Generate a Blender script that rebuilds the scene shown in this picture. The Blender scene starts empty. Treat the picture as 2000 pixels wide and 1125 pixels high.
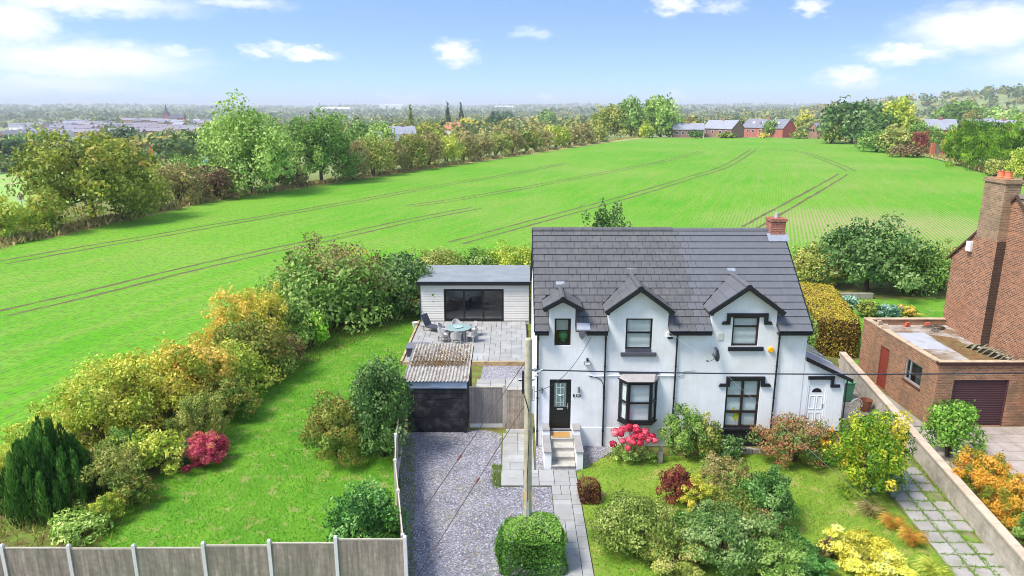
import bpy, math, random
import numpy as np
from mathutils import Vector, Matrix

# ------------------------------------------------------------------ camera, sky, sun, exposure
scene = bpy.context.scene
COL = scene.collection
CAM_H = 14.0
PITCH = math.radians(14.3)
FPX = 1390.0            # focal length in pixels of a 2000 px wide frame
cam_d = bpy.data.cameras.new('camera')
cam_d.sensor_width = 36.0
cam_d.lens = FPX / 2000.0 * 36.0
cam_d.clip_end = 60000.0
cam_d.clip_start = 0.1
cam = bpy.data.objects.new('camera', cam_d)
cam.location = (0, 0, CAM_H)
cam.rotation_euler = (math.pi / 2 - PITCH, 0, 0)
COL.objects.link(cam)
scene.camera = cam

def pix_dir(px, py):
    cx, cy = (px - 1000.0) / FPX, (562.5 - py) / FPX
    return Vector((cx, math.cos(PITCH) + cy * math.sin(PITCH), -math.sin(PITCH) + cy * math.cos(PITCH)))

SUN_EL, SUN_AZ = math.radians(56), math.radians(-116)    # azimuth from +Y towards +X
SKY_STRENGTH = 0.15
HAZE_DENSITY = 1.7e-4
world = bpy.data.worlds.new('World')
scene.world = world
world.use_nodes = True
world.cycles.sampling_method = 'MANUAL'
world.cycles.sample_map_resolution = 512
wn, wl = world.node_tree.nodes, world.node_tree.links
wn.clear()
def wnode(t, **kw):
    n = wn.new(t)
    for k, v in kw.items():
        setattr(n, k, v)
    return n
def wmath(op, a, b=None):
    n = wnode('ShaderNodeMath', operation=op)
    for i, s in enumerate((a, b)):
        if s is None: continue
        if isinstance(s, (int, float)): n.inputs[i].default_value = s
        else: wl.new(s, n.inputs[i])
    return n.outputs[0]
tc = wnode('ShaderNodeTexCoord')
sep = wnode('ShaderNodeSeparateXYZ'); wl.new(tc.outputs['Generated'], sep.inputs[0])
# the clear-sky gradient, stretched so that the blue comes down to low elevations all the way round
zz = wmath('ADD', wmath('MULTIPLY', wmath('ABSOLUTE', sep.outputs[2]), 2.6), 0.16)
comb = wnode('ShaderNodeCombineXYZ')
wl.new(sep.outputs[0], comb.inputs[0]); wl.new(sep.outputs[1], comb.inputs[1]); wl.new(zz, comb.inputs[2])
nrm = wnode('ShaderNodeVectorMath', operation='NORMALIZE'); wl.new(comb.outputs[0], nrm.inputs[0])
sky = wnode('ShaderNodeTexSky', sky_type='NISHITA')
sky.sun_disc = False
sky.sun_elevation = SUN_EL
sky.sun_rotation = SUN_AZ
sky.air_density = 1.0; sky.dust_density = 0.6; sky.ozone_density = 1.6
wl.new(nrm.outputs[0], sky.inputs[0])
# clouds: soft lumps at directions of the sky, edges broken up by noise
az = wmath('ARCTAN2', sep.outputs[0], sep.outputs[1])
el = wmath('ARCSINE', sep.outputs[2])
ae = wnode('ShaderNodeCombineXYZ'); wl.new(az, ae.inputs[0]); wl.new(el, ae.inputs[1])
stretch = wnode('ShaderNodeVectorMath', operation='MULTIPLY'); wl.new(ae.outputs[0], stretch.inputs[0]); stretch.inputs[1].default_value = (1, 2.2, 1)
nz = wnode('ShaderNodeTexNoise'); nz.inputs['Scale'].default_value = 38; nz.inputs['Detail'].default_value = 7; nz.inputs['Roughness'].default_value = .62
wl.new(stretch.outputs[0], nz.inputs['Vector'])
nsub = wnode('ShaderNodeVectorMath', operation='SUBTRACT'); wl.new(nz.outputs['Color'], nsub.inputs[0]); nsub.inputs[1].default_value = (.5, .5, .5)
nsc = wnode('ShaderNodeVectorMath', operation='MULTIPLY'); wl.new(nsub.outputs[0], nsc.inputs[0]); nsc.inputs[1].default_value = (.075, .034, 0)
aed = wnode('ShaderNodeVectorMath', operation='ADD'); wl.new(ae.outputs[0], aed.inputs[0]); wl.new(nsc.outputs[0], aed.inputs[1])
CLOUDS = [(150,2,170,22,.8),(30,45,60,38,.9),(170,120,170,32,.95),(120,165,130,18,.65),(20,182,90,20,.55),(345,103,34,10,.55),
          (498,102,22,13,.7),(540,94,26,13,.6),(603,105,54,11,.9),(888,105,36,22,1),(1312,8,36,16,.95),(1415,10,44,11,.45),
          (1585,15,27,14,.75),(1920,55,110,36,1),(1770,105,72,16,.95),(1662,152,48,17,1),(1065,192,22,10,.9),(800,197,48,11,.85),
          (470,5,75,13,.55),(1040,65,38,11,.35),(1325,190,24,15,.45),(1460,205,34,7,.7),(140,203,30,7,.9),(315,195,44,11,.5),
          (2100,120,120,30,.9),(-140,90,130,34,.9)]
total = None
for (cx, cy, hw, hh, s) in CLOUDS:
    d = pix_dir(cx, cy).normalized()
    caz, cel = math.atan2(d.x, d.y), math.asin(d.z)
    a = wnode('ShaderNodeVectorMath', operation='SUBTRACT'); wl.new(aed.outputs[0], a.inputs[0]); a.inputs[1].default_value = (caz, cel, 0)
    b = wnode('ShaderNodeVectorMath', operation='MULTIPLY'); wl.new(a.outputs[0], b.inputs[0]); b.inputs[1].default_value = (FPX / hw / 1.15, FPX / hh / 1.15, 0)
    c = wnode('ShaderNodeVectorMath', operation='LENGTH'); wl.new(b.outputs[0], c.inputs[0])
    m = wnode('ShaderNodeMapRange', interpolation_type='SMOOTHSTEP'); wl.new(c.outputs['Value'], m.inputs['Value'])
    m.inputs['From Min'].default_value = 1.25; m.inputs['From Max'].default_value = .1
    m.inputs['To Min'].default_value = 0; m.inputs['To Max'].default_value = s
    total = m.outputs[0] if total is None else wmath('MAXIMUM', total, m.outputs[0])
# scattered fair-weather cloud over the rest of the sky
gz = wnode('ShaderNodeTexNoise'); gz.inputs['Scale'].default_value = 5; gz.inputs['Detail'].default_value = 6
wl.new(tc.outputs['Generated'], gz.inputs['Vector'])
gm = wnode('ShaderNodeMapRange', interpolation_type='SMOOTHSTEP'); wl.new(gz.outputs['Fac'], gm.inputs['Value'])
gm.inputs['From Min'].default_value = .5; gm.inputs['From Max'].default_value = .68
ge = wnode('ShaderNodeMapRange'); wl.new(el, ge.inputs['Value']); ge.inputs['From Min'].default_value = .15; ge.inputs['From Max'].default_value = .3
total = wmath('MAXIMUM', total, wmath('MULTIPLY', wmath('MULTIPLY', gm.outputs[0], ge.outputs[0]), .8))
# the summer-blue tint of the clear sky and its pale foot
tint = wnode('ShaderNodeMix', data_type='RGBA', blend_type='MULTIPLY'); tint.inputs[0].default_value = 1
wl.new(sky.outputs[0], tint.inputs[6]); tint.inputs[7].default_value = (.95, 1.05, 1.08, 1)
mix = wnode('ShaderNodeMix', data_type='RGBA')
wl.new(total, mix.inputs[0]); wl.new(tint.outputs[2], mix.inputs[6]); mix.inputs[7].default_value = (5.2, 5.1, 5.4, 1)
bg = wnode('ShaderNodeBackground'); wl.new(mix.outputs[2], bg.inputs[0]); bg.inputs[1].default_value = SKY_STRENGTH
wo = wnode('ShaderNodeOutputWorld'); wl.new(bg.outputs[0], wo.inputs[0])

sun_d = bpy.data.lights.new('sun', 'SUN')
sun_d.energy = 3.2
sun_d.angle = math.radians(18)
sun_d.color = (1.0, .95, .87)
sun = bpy.data.objects.new('sun', sun_d)
sv = Vector((math.sin(SUN_AZ) * math.cos(SUN_EL), math.cos(SUN_AZ) * math.cos(SUN_EL), math.sin(SUN_EL)))
sun.rotation_euler = (-sv).to_track_quat('-Z', 'Y').to_euler()
sun.location = (-20, 20, 60)
COL.objects.link(sun)

scene.view_settings.view_transform = 'Standard'
scene.view_settings.look = 'None'
scene.view_settings.gamma = 1
scene.view_settings.exposure = 0.84
scene.view_settings.use_curve_mapping = False
scene.cycles.max_bounces = 6
scene.cycles.transparent_max_bounces = 12
scene.cycles.volume_bounces = 0
scene.cycles.use_denoising = True
scene.cycles.use_adaptive_sampling = True
scene.cycles.adaptive_threshold = 0.012
scene.cycles.pixel_filter_type = 'BLACKMAN_HARRIS'
scene.cycles.filter_width = 0.95

# ------------------------------------------------------------------ terrain and pixel helpers
def h(x, y):
    s = -((x + 53) * .957 - (y - 74) * .29) - 12
    drop = 0.0
    if s > 0:
        drop = 26 * (1 - math.exp(-s / 420.0))
    t = y - 345
    if t > 0:
        drop = max(drop, 16 * (1 - math.exp(-t / 420.0)))
    r = math.hypot(x, y)
    z = -drop
    if r > 700 and drop > 0:
        k = min(1, (r - 700) / 900)
        z += k * (5 * math.sin(x * .0041 + 1) * math.sin(y * .0033) + 3 * math.sin(x * .011 + y * .007))
    if x > 300 and y > 500:                                 # wooded rise on the right
        z += 62 * math.exp(-((x - 1250) / 520) ** 2 - ((y - 1500) / 420) ** 2)
    if r > 2500:                                            # far hills
        k = min(1, (r - 2500) / 6000)
        k = k * k * (3 - 2 * k)
        a = math.atan2(x, y)
        z += k * (44 + 7 * math.sin(a * 9 + 1) + 5 * math.sin(a * 23) + 3 * math.sin(a * 61 + 2))
    return z

def gp(px, py):
    """ground point seen at a pixel of the 2000 x 1125 frame"""
    d = pix_dir(px, py)
    if d.z > -1e-4: d.z = -1e-4
    t = (CAM_H) / -d.z
    p = Vector((0, 0, CAM_H)) + d * t
    if p.y > 60:
        t = 20.0
        while t < 6000:
            p = Vector((0, 0, CAM_H)) + d * t
            if p.z <= h(p.x, p.y): break
            t *= 1.004
    return Vector((p.x, p.y, h(p.x, p.y)))
def depth(p):
    return p.y * math.cos(PITCH) + (CAM_H - p.z) * math.sin(PITCH)
def at_y(px, py, Y):
    """the point at distance Y seen at a pixel"""
    d = pix_dir(px, py)
    t = Y / d.y
    return Vector((d.x * t, Y, CAM_H + d.z * t))
def at_z(px, py, z):
    d = pix_dir(px, py)
    t = (z - CAM_H) / d.z
    return Vector((d.x * t, d.y * t, z))

# ------------------------------------------------------------------ materials
def s2l(c):
    return tuple((v / 12.92 if v <= .04045 else ((v + .055) / 1.055) ** 2.4) for v in c)
def rgb(r, g, b):
    return s2l((r / 255, g / 255, b / 255)) + (1,)
MATS = {}
class NT:
    def __init__(s, name):
        s.m = bpy.data.materials.new(name); s.m.use_nodes = True
        s.n, s.l = s.m.node_tree.nodes, s.m.node_tree.links
        s.n.clear()
        s.out = s.n.new('ShaderNodeOutputMaterial')
        s.geo = s.n.new('ShaderNodeNewGeometry')
    def new(s, t, **kw):
        n = s.n.new(t)
        for k, v in kw.items(): setattr(n, k, v)
        return n
    def noise(s, scale, detail=4, vec=None, rough=.55):
        n = s.new('ShaderNodeTexNoise'); n.inputs['Scale'].default_value = scale; n.inputs['Detail'].default_value = detail
        n.inputs['Roughness'].default_value = rough
        s.l.new(vec if vec is not None else s.geo.outputs['Position'], n.inputs['Vector'])
        return n
    def ramp(s, fac, stops):
        r = s.new('ShaderNodeValToRGB')
        e = r.color_ramp.elements
        while len(e) < len(stops): e.new(.5)
        for i, (p, c) in enumerate(stops): e[i].position = p; e[i].color = c
        s.l.new(fac, r.inputs[0])
        return r.outputs[0]
    def mix(s, fac, a, b, blend='MIX'):
        m = s.new('ShaderNodeMix', data_type='RGBA', blend_type=blend)
        for i, v in ((0, fac), (6, a), (7, b)):
            if isinstance(v, (int, float)): m.inputs[i].default_value = v
            elif isinstance(v, tuple): m.inputs[i].default_value = v
            else: s.l.new(v, m.inputs[i])
        return m.outputs[2]
    def math(s, op, a, b=0.0):
        m = s.new('ShaderNodeMath', operation=op)
        for i, v in enumerate((a, b)):
            if isinstance(v, (int, float)): m.inputs[i].default_value = v
            else: s.l.new(v, m.inputs[i])
        return m.outputs[0]
    def rng(s, v, a, b, c=0.0, d=1.0):
        m = s.new('ShaderNodeMapRange'); s.l.new(v, m.inputs[0])
        for i, k in enumerate((a, b, c, d)): m.inputs[i + 1].default_value = k
        return m.outputs[0]
    def bump(s, height, strength, dist=.02):
        b = s.new('ShaderNodeBump'); b.inputs['Strength'].default_value = strength; b.inputs['Distance'].default_value = dist
        s.l.new(height, b.inputs['Height'])
        return b.outputs[0]
    def finish(s, col, rough=.8, normal=None, metal=0, spec=.3):
        p = s.new('ShaderNodeBsdfPrincipled')
        if isinstance(col, tuple): p.inputs['Base Color'].default_value = col
        else: s.l.new(col, p.inputs['Base Color'])
        p.inputs['Roughness'].default_value = rough; p.inputs['Metallic'].default_value = metal
        p.inputs['Specular IOR Level'].default_value = spec
        if normal is not None: s.l.new(normal, p.inputs['Normal'])
        s.l.new(p.outputs[0], s.out.inputs[0])
        return s.m

def mat(name, col, rough=.8, var=.12, scale=3.0, bump=.0, bscale=40, metal=0, spec=.3, objvar=0.0, dirt=None, dscale=.8, damt=.5, grain=0.0):
    """plain procedural surface: colour with noise variation, per-object variation, dirt patches and fine relief"""
    if name in MATS: return MATS[name]
    t = NT(name)
    c = col
    n = t.noise(scale, 5)
    dark = tuple(v * (1 - var) for v in col[:3]) + (1,); lite = tuple(min(1, v * (1 + var)) for v in col[:3]) + (1,)
    c = t.mix(t.rng(n.outputs['Fac'], .3, .7), dark, lite)
    if objvar:
        oi = t.new('ShaderNodeObjectInfo')
        v = t.rng(oi.outputs['Random'], 0, 1, 1 - objvar, 1 + objvar)
        hs = t.new('ShaderNodeHueSaturation'); t.l.new(v, hs.inputs['Value']); t.l.new(c, hs.inputs['Color']); c = hs.outputs[0]
    if grain:                                              # streaks along the upright grain of weathered boards
        mp = t.new('ShaderNodeVectorMath', operation='MULTIPLY'); t.l.new(t.geo.outputs['Position'], mp.inputs[0]); mp.inputs[1].default_value = (11, 11, .8)
        gn = t.noise(1.0, 5, mp.outputs[0], .65)
        c = t.mix(t.rng(gn.outputs['Fac'], .34, .66, 0, grain), c, tuple(v * .42 for v in col[:3]) + (1,))
    if dirt:
        dn = t.noise(dscale, 6, rough=.65)
        c = t.mix(t.math('MULTIPLY', t.rng(dn.outputs['Fac'], .48, .66), damt), c, dirt)
    nb = None
    if bump:
        nb = t.bump(t.noise(bscale, 4).outputs['Fac'], bump)
    MATS[name] = t.finish(c, rough, nb, metal, spec)
    return MATS[name]

def leafmat(name, cols, trans=.28, rough=.5):
    """foliage: per-leaf tint picks a colour of the plant's own range"""
    if name in MATS: return MATS[name]
    t = NT(name)
    at = t.new('ShaderNodeAttribute', attribute_name='tint')
    oi = t.new('ShaderNodeObjectInfo')
    f = t.math('ADD', at.outputs['Fac'], t.rng(oi.outputs['Random'], 0, 1, -.07, .07))
    n = len(cols)
    c = t.ramp(f, [(i / max(1, n - 1) * .8 + .1, rgb(*k)) for i, k in enumerate(cols)])
    p = t.new('ShaderNodeBsdfPrincipled'); t.l.new(c, p.inputs['Base Color']); p.inputs['Roughness'].default_value = rough; p.inputs['Specular IOR Level'].default_value = .22
    tr = t.new('ShaderNodeBsdfTranslucent'); t.l.new(c, tr.inputs[0])
    mx = t.new('ShaderNodeMixShader'); mx.inputs[0].default_value = trans
    t.l.new(p.outputs[0], mx.inputs[1]); t.l.new(tr.outputs[0], mx.inputs[2]); t.l.new(mx.outputs[0], t.out.inputs[0])
    MATS[name] = t.m
    return t.m

def glassmat(name='window_glass', tintc=(.9, .95, .95, 1)):
    if name in MATS: return MATS[name]
    t = NT(name)
    lw = t.new('ShaderNodeLayerWeight'); lw.inputs[0].default_value = .5
    fac = t.math('ADD', t.math('MULTIPLY', t.math('POWER', lw.outputs['Facing'], 4.0), .9), .07)
    n = t.noise(1.2, 2); bp = t.bump(n.outputs['Fac'], .03, .05)
    a = t.new('ShaderNodeBsdfTransparent'); a.inputs[0].default_value = tintc
    b = t.new('ShaderNodeBsdfGlossy'); b.inputs['Roughness'].default_value = .02; t.l.new(bp, b.inputs['Normal'])
    mx = t.new('ShaderNodeMixShader')
    t.l.new(fac, mx.inputs[0]); t.l.new(a.outputs[0], mx.inputs[1]); t.l.new(b.outputs[0], mx.inputs[2])
    t.l.new(mx.outputs[0], t.out.inputs[0])
    MATS[name] = t.m
    return t.m

def brickmat(name, c1, c2, mortar, stain=None, stain_amt=.5, objspace=False):
    if name in MATS: return MATS[name]
    t = NT(name)
    if objspace:
        tcn = t.new('ShaderNodeTexCoord'); pos = tcn.outputs['Object']
    else:
        pos = t.geo.outputs['Position']
    sp = t.new('ShaderNodeSeparateXYZ'); t.l.new(pos, sp.inputs[0])
    cb = t.new('ShaderNodeCombineXYZ'); t.l.new(t.math('ADD', sp.outputs[0], sp.outputs[1]), cb.inputs[0]); t.l.new(sp.outputs[2], cb.inputs[1])
    b = t.new('ShaderNodeTexBrick'); t.l.new(cb.outputs[0], b.inputs['Vector'])
    b.inputs['Scale'].default_value = 1; b.inputs['Brick Width'].default_value = .225; b.inputs['Row Height'].default_value = .078
    b.inputs['Mortar Size'].default_value = .009; b.inputs['Mortar Smooth'].default_value = .2; b.inputs['Bias'].default_value = -.1
    b.inputs['Color1'].default_value = c1; b.inputs['Color2'].default_value = c2; b.inputs['Mortar'].default_value = mortar
    c = b.outputs['Color']
    n = t.noise(7, 5)
    c = t.mix(t.rng(n.outputs['Fac'], .35, .7, 0, .35), c, tuple(v * .45 for v in c1[:3]) + (1,))
    if stain:
        n2 = t.noise(.9, 6, rough=.65)
        c = t.mix(t.math('MULTIPLY', t.rng(n2.outputs['Fac'], .45, .65), stain_amt), c, stain)
    MATS[name] = t.finish(c, .9, t.bump(b.outputs['Fac'], -.5, .01), 0, .15)
    return MATS[name]

# ------------------------------------------------------------------ mesh building
OFF = {}
class MB:
    def __init__(s): s.v, s.f = [], []
    def add(s, vs, fs):
        o = len(s.v); s.v += [tuple(p) for p in vs]; s.f += [tuple(i + o for i in f) for f in fs]; return s
    def box(s, x0, x1, y0, y1, z0, z1):
        return s.add([(x0,y0,z0),(x1,y0,z0),(x1,y1,z0),(x0,y1,z0),(x0,y0,z1),(x1,y0,z1),(x1,y1,z1),(x0,y1,z1)],
                     [(3,2,1,0),(4,5,6,7),(0,1,5,4),(1,2,6,5),(2,3,7,6),(3,0,4,7)])
    def poly(s, pts): return s.add(pts, [tuple(range(len(pts)))])
    def prism(s, pts, vec):
        n = len(pts); vec = Vector(vec)
        top = [tuple(Vector(p) + vec) for p in pts]
        return s.add(list(pts) + top, [tuple(reversed(range(n))), tuple(range(n, 2 * n))] + [(i, (i + 1) % n, n + (i + 1) % n, n + i) for i in range(n)])
    def cyl(s, a, b, r0, r1=None, n=10, cap=True):
        r1 = r0 if r1 is None else r1
        a, b = Vector(a), Vector(b); d = (b - a).normalized()
        u = d.orthogonal().normalized(); w = d.cross(u)
        vs = []
        for (p, r) in ((a, r0), (b, r1)):
            for i in range(n):
                t = 2 * math.pi * i / n; vs.append(p + (u * math.cos(t) + w * math.sin(t)) * r)
        fs = [(i, (i + 1) % n, n + (i + 1) % n, n + i) for i in range(n)]
        if cap: fs += [tuple(reversed(range(n))), tuple(range(n, 2 * n))]
        return s.add(vs, fs)
    def tube(s, pts, r, n=6):
        pts = [Vector(p) for p in pts]; vs, fs = [], []
        for k, p in enumerate(pts):
            d = (pts[min(k + 1, len(pts) - 1)] - pts[max(k - 1, 0)]).normalized()
            u = d.cross(Vector((0, 0, 1)))
            u = u.normalized() if u.length > 1e-3 else Vector((1, 0, 0)); w = u.cross(d)
            rr = r[k] if isinstance(r, (list, tuple)) else r
            for i in range(n):
                t = 2 * math.pi * i / n; vs.append(p + (u * math.cos(t) + w * math.sin(t)) * rr)
        for k in range(len(pts) - 1):
            for i in range(n):
                fs.append((k * n + i, k * n + (i + 1) % n, (k + 1) * n + (i + 1) % n, (k + 1) * n + i))
        m = len(pts) - 1
        fs += [tuple(reversed(range(n))), tuple(range(m * n, m * n + n))]
        return s.add(vs, fs)
    def lathe(s, prof, n=16, c=(0, 0, 0)):
        vs, fs = [], []
        for (r, z) in prof:
            for i in range(n):
                t = 2 * math.pi * i / n; vs.append((c[0] + r * math.cos(t), c[1] + r * math.sin(t), c[2] + z))
        for k in range(len(prof) - 1):
            for i in range(n):
                fs.append((k * n + i, k * n + (i + 1) % n, (k + 1) * n + (i + 1) % n, (k + 1) * n + i))
        fs.append(tuple(reversed(range(n)))); m = len(prof) - 1; fs.append(tuple(range(m * n, m * n + n)))
        return s.add(vs, fs)
    def bars(s, segs, w, dpt):
        """upright bars in the XZ plane between (x0,z0)-(x1,z1), given y range"""
        return s
    def mesh(s, name):
        m = bpy.data.meshes.new(name); m.from_pydata(s.v, [], s.f); m.update(); return m
    def build(s, name, material, parent=None, smooth=False, bevel=0.0, local=False):
        m = s.mesh(name)
        return link(name, m, material, parent, smooth, bevel, local)

def link(name, m, material=None, parent=None, smooth=False, bevel=0.0, local=False):
    if material is not None and not m.materials: m.materials.append(material)
    if smooth:
        m.polygons.foreach_set('use_smooth', [True] * len(m.polygons))
    o = bpy.data.objects.new(name, m); COL.objects.link(o)
    if parent is not None:
        o.parent = parent
        if not local and parent.name in OFF:
            o.matrix_parent_inverse = OFF[parent.name]
    if bevel:
        b = o.modifiers.new('bevel', 'BEVEL'); b.width = bevel; b.segments = 2; b.limit_method = 'ANGLE'
    return o
def tag(o, label, cat=None, group=None, kind=None):
    if label: o['label'] = label
    if cat: o['category'] = cat
    if group: o['group'] = group
    if kind: o['kind'] = kind
    return o
def thing(name, label, cat, loc=(0, 0, 0), group=None, rz=0.0, world_parts=True):
    o = bpy.data.objects.new(name, None); COL.objects.link(o); o.empty_display_size = .2
    o.location = loc; o.rotation_euler = (0, 0, rz)
    if world_parts: OFF[o.name] = Matrix.Translation(Vector(loc)).inverted()
    return tag(o, label, cat, group)
def structure(o):
    o['kind'] = 'structure'; return o
def copy_tree(root, loc, rz=0, label=None, group=None, scale=None):
    r = root.copy(); COL.objects.link(r); r.location = loc; r.rotation_euler = (0, 0, rz)
    if scale: r.scale = scale
    if label: r['label'] = label
    if group: r['group'] = group
    for ch in list(root.children):
        c = ch.copy(); COL.objects.link(c); c.parent = r
        for g in ch.children:
            q = g.copy(); COL.objects.link(q); q.parent = c
    return r

def wall_sheet(mb, O, U, W, H, holes, depth_=.12, outline=None):
    """a wall face in the plane O + U*u + Z*v with rectangular holes and their reveals; N is the outward normal"""
    O, U = Vector(O), Vector(U).normalized(); Z = Vector((0, 0, 1)); N = U.cross(Z)
    us = sorted({0, W, *[a for q in holes for a in (q[0], q[1])]}); vs = sorted({0, H, *[a for q in holes for a in (q[2], q[3])]})
    P = lambda u, v, d=0: tuple(O + U * u + Z * v - N * d)
    for i in range(len(us) - 1):
        for j in range(len(vs) - 1):
            cu, cv = (us[i] + us[i + 1]) / 2, (vs[j] + vs[j + 1]) / 2
            if any(q[0] < cu < q[1] and q[2] < cv < q[3] for q in holes): continue
            mb.poly([P(us[i], vs[j]), P(us[i + 1], vs[j]), P(us[i + 1], vs[j + 1]), P(us[i], vs[j + 1])])
    for (a, b, c, d) in holes:
        for (p, q) in (((a, c), (b, c)), ((b, c), (b, d)), ((b, d), (a, d)), ((a, d), (a, c))):
            mb.poly([P(*p), P(*q), P(q[0], q[1], depth_), P(p[0], p[1], depth_)])
    return mb
# ------------------------------------------------------------------ setting: ground, field, lawns, paths
def pip(x, y, poly):
    c = False; j = len(poly) - 1
    for i in range(len(poly)):
        xi, yi = poly[i][0], poly[i][1]; xj, yj = poly[j][0], poly[j][1]
        if (yi > y) != (yj > y) and x < (xj - xi) * (y - yi) / (yj - yi) + xi: c = not c
        j = i
    return c

def terrain_mat():
    t = NT('ground_earth')
    big = t.noise(.012, 6); mid = t.noise(.12, 6); fine = t.noise(2.2, 6)
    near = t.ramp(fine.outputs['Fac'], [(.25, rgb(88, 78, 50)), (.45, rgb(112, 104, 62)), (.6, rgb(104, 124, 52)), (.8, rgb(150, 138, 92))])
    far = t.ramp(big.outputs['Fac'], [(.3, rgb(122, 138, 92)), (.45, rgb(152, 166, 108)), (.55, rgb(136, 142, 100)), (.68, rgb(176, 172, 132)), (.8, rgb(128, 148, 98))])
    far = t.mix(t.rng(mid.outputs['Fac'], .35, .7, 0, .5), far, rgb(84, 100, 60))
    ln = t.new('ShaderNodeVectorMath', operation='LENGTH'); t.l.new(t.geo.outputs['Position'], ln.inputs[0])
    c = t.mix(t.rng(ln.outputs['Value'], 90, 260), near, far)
    return t.finish(c, .95, t.bump(fine.outputs['Fac'], .5, .05), 0, .1)

def build_terrain():
    angs = list(np.linspace(-56, 56, 225)) + list(np.linspace(60, 300, 61))
    rads = [0.5, 6, 12, 20, 30, 42, 56, 72, 90, 110] + list(np.geomspace(130, 16000, 110))
    vs, fs = [], []
    for r in rads:
        for a in angs:
            x, y = r * math.sin(math.radians(a)), r * math.cos(math.radians(a))
            vs.append((x, y, h(x, y)))
    n = len(angs)
    for k in range(len(rads) - 1):
        for i in range(n):
            j = (i + 1) % n
            fs.append((k * n + i, (k + 1) * n + i, (k + 1) * n + j, k * n + j))
    fs.append(tuple(range(n)))
    m = MB(); m.v, m.f = vs, fs
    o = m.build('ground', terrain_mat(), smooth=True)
    # faces wind upwards
    o.data.flip_normals() if o.data.polygons[0].normal.z < 0 else None
    return structure(o)
build_terrain()

def sheet(name, pts, z, material, sub=0):
    m = MB(); m.poly([(p[0], p[1], z) for p in pts])
    o = m.build(name, material)
    if o.data.polygons[0].normal.z < 0: o.data.flip_normals()
    return structure(o)

def field_mat():
    t = NT('young_crop')
    sp = t.new('ShaderNodeSeparateXYZ'); t.l.new(t.geo.outputs['Position'], sp.inputs[0])
    a = math.radians(20)
    # distance across the drill rows
    across = t.math('SUBTRACT', t.math('MULTIPLY', sp.outputs[0], math.cos(a)), t.math('MULTIPLY', sp.outputs[1], math.sin(a)))
    along = t.math('ADD', t.math('MULTIPLY', sp.outputs[0], math.sin(a)), t.math('MULTIPLY', sp.outputs[1], math.cos(a)))
    cv = t.new('ShaderNodeCombineXYZ'); t.l.new(across, cv.inputs[0]); t.l.new(t.math('MULTIPLY', along, .16), cv.inputs[1])
    row = t.math('SINE', t.math('MULTIPLY', across, 2 * math.pi / .42))
    streak = t.noise(.55, 5, cv.outputs[0]); patch = t.noise(.035, 4); grain = t.noise(3.6, 4, rough=.75); dots = t.noise(1.9, 3, rough=.7)
    thin = t.noise(.018, 3)
    g = t.mix(t.rng(patch.outputs['Fac'], .35, .65), rgb(88, 156, 26), rgb(112, 162, 42))
    g = t.mix(t.rng(streak.outputs['Fac'], .42, .66, 0, .4), g, rgb(140, 162, 74))
    # drill passes a few metres wide show as long lines of thinner crop
    cw = t.new('ShaderNodeCombineXYZ'); t.l.new(across, cw.inputs[0]); t.l.new(t.math('MULTIPLY', along, .012), cw.inputs[1])
    lines = t.noise(.9, 4, cw.outputs[0], .7)
    g = t.mix(t.rng(lines.outputs['Fac'], .52, .66, 0, .32), g, rgb(146, 150, 78))
    # bare soil between rows, more where the crop is thin
    e = t.math('ADD', t.math('MULTIPLY', row, .16), t.math('ADD', t.math('MULTIPLY', grain.outputs['Fac'], 1.5), t.math('MULTIPLY', dots.outputs['Fac'], .7)))
    e = t.math('ADD', e, t.math('MULTIPLY', thin.outputs['Fac'], 1.1))
    soil = t.rng(e, 1.74, 2.25, 0, .8)
    # the thin brown corner of the field behind the house on the right
    dx = t.math('MULTIPLY', t.math('SUBTRACT', sp.outputs[0], 46), 1 / 24); dy = t.math('MULTIPLY', t.math('SUBTRACT', sp.outputs[1], 84), 1 / 20)
    rr = t.math('ADD', t.math('MULTIPLY', dx, dx), t.math('MULTIPLY', dy, dy))
    corner = t.rng(rr, 1.2, .1, 0, 1)
    soil = t.math('MAXIMUM', soil, t.math('MULTIPLY', corner, t.rng(t.math('ADD', t.math('MULTIPLY', row, .35), t.math('ADD', grain.outputs['Fac'], patch.outputs['Fac'])), .7, 1.3, 0, .85)))
    g = t.mix(t.rng(t.math('ADD', grain.outputs['Fac'], dots.outputs['Fac']), .94, 1.2, 0, .75), g, rgb(66, 116, 28))
    c = t.mix(soil, g, rgb(164, 146, 112))
    return t.finish(c, .9, t.bump(t.math('ADD', grain.outputs['Fac'], t.math('MULTIPLY', row, .2)), .6, .06), 0, .12)

FIELD_PX = [(-500,640),(-250,555),(0,482),(100,462),(250,428),(420,392),(560,372),(740,345),(900,322),(1050,300),(1180,280),(1260,270.5),(1400,269),(1600,271),
            (1640,275),(1720,287),(1800,303),(1880,323),(1960,348),(2100,395),(2300,470)]
fp = [gp(*p) for p in FIELD_PX]
fp = [(p.x, p.y) for p in fp]
field_near = [(75, 62), (33, 57), (20, 56), (5, 55.5), (-6, 54), (-12, 47), (-16.5, 37), (-19.5, 29), (-22, 22), (-26, 14), (-60, 12), (-95, 30)]
FIELD = fp + field_near
sheet('field', FIELD, .008, field_mat())
soil_m = mat('bare_soil', rgb(98, 88, 62), .95, .25, 1.5, .4, 20, dirt=rgb(96, 132, 46), dscale=.5, damt=.7)

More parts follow.
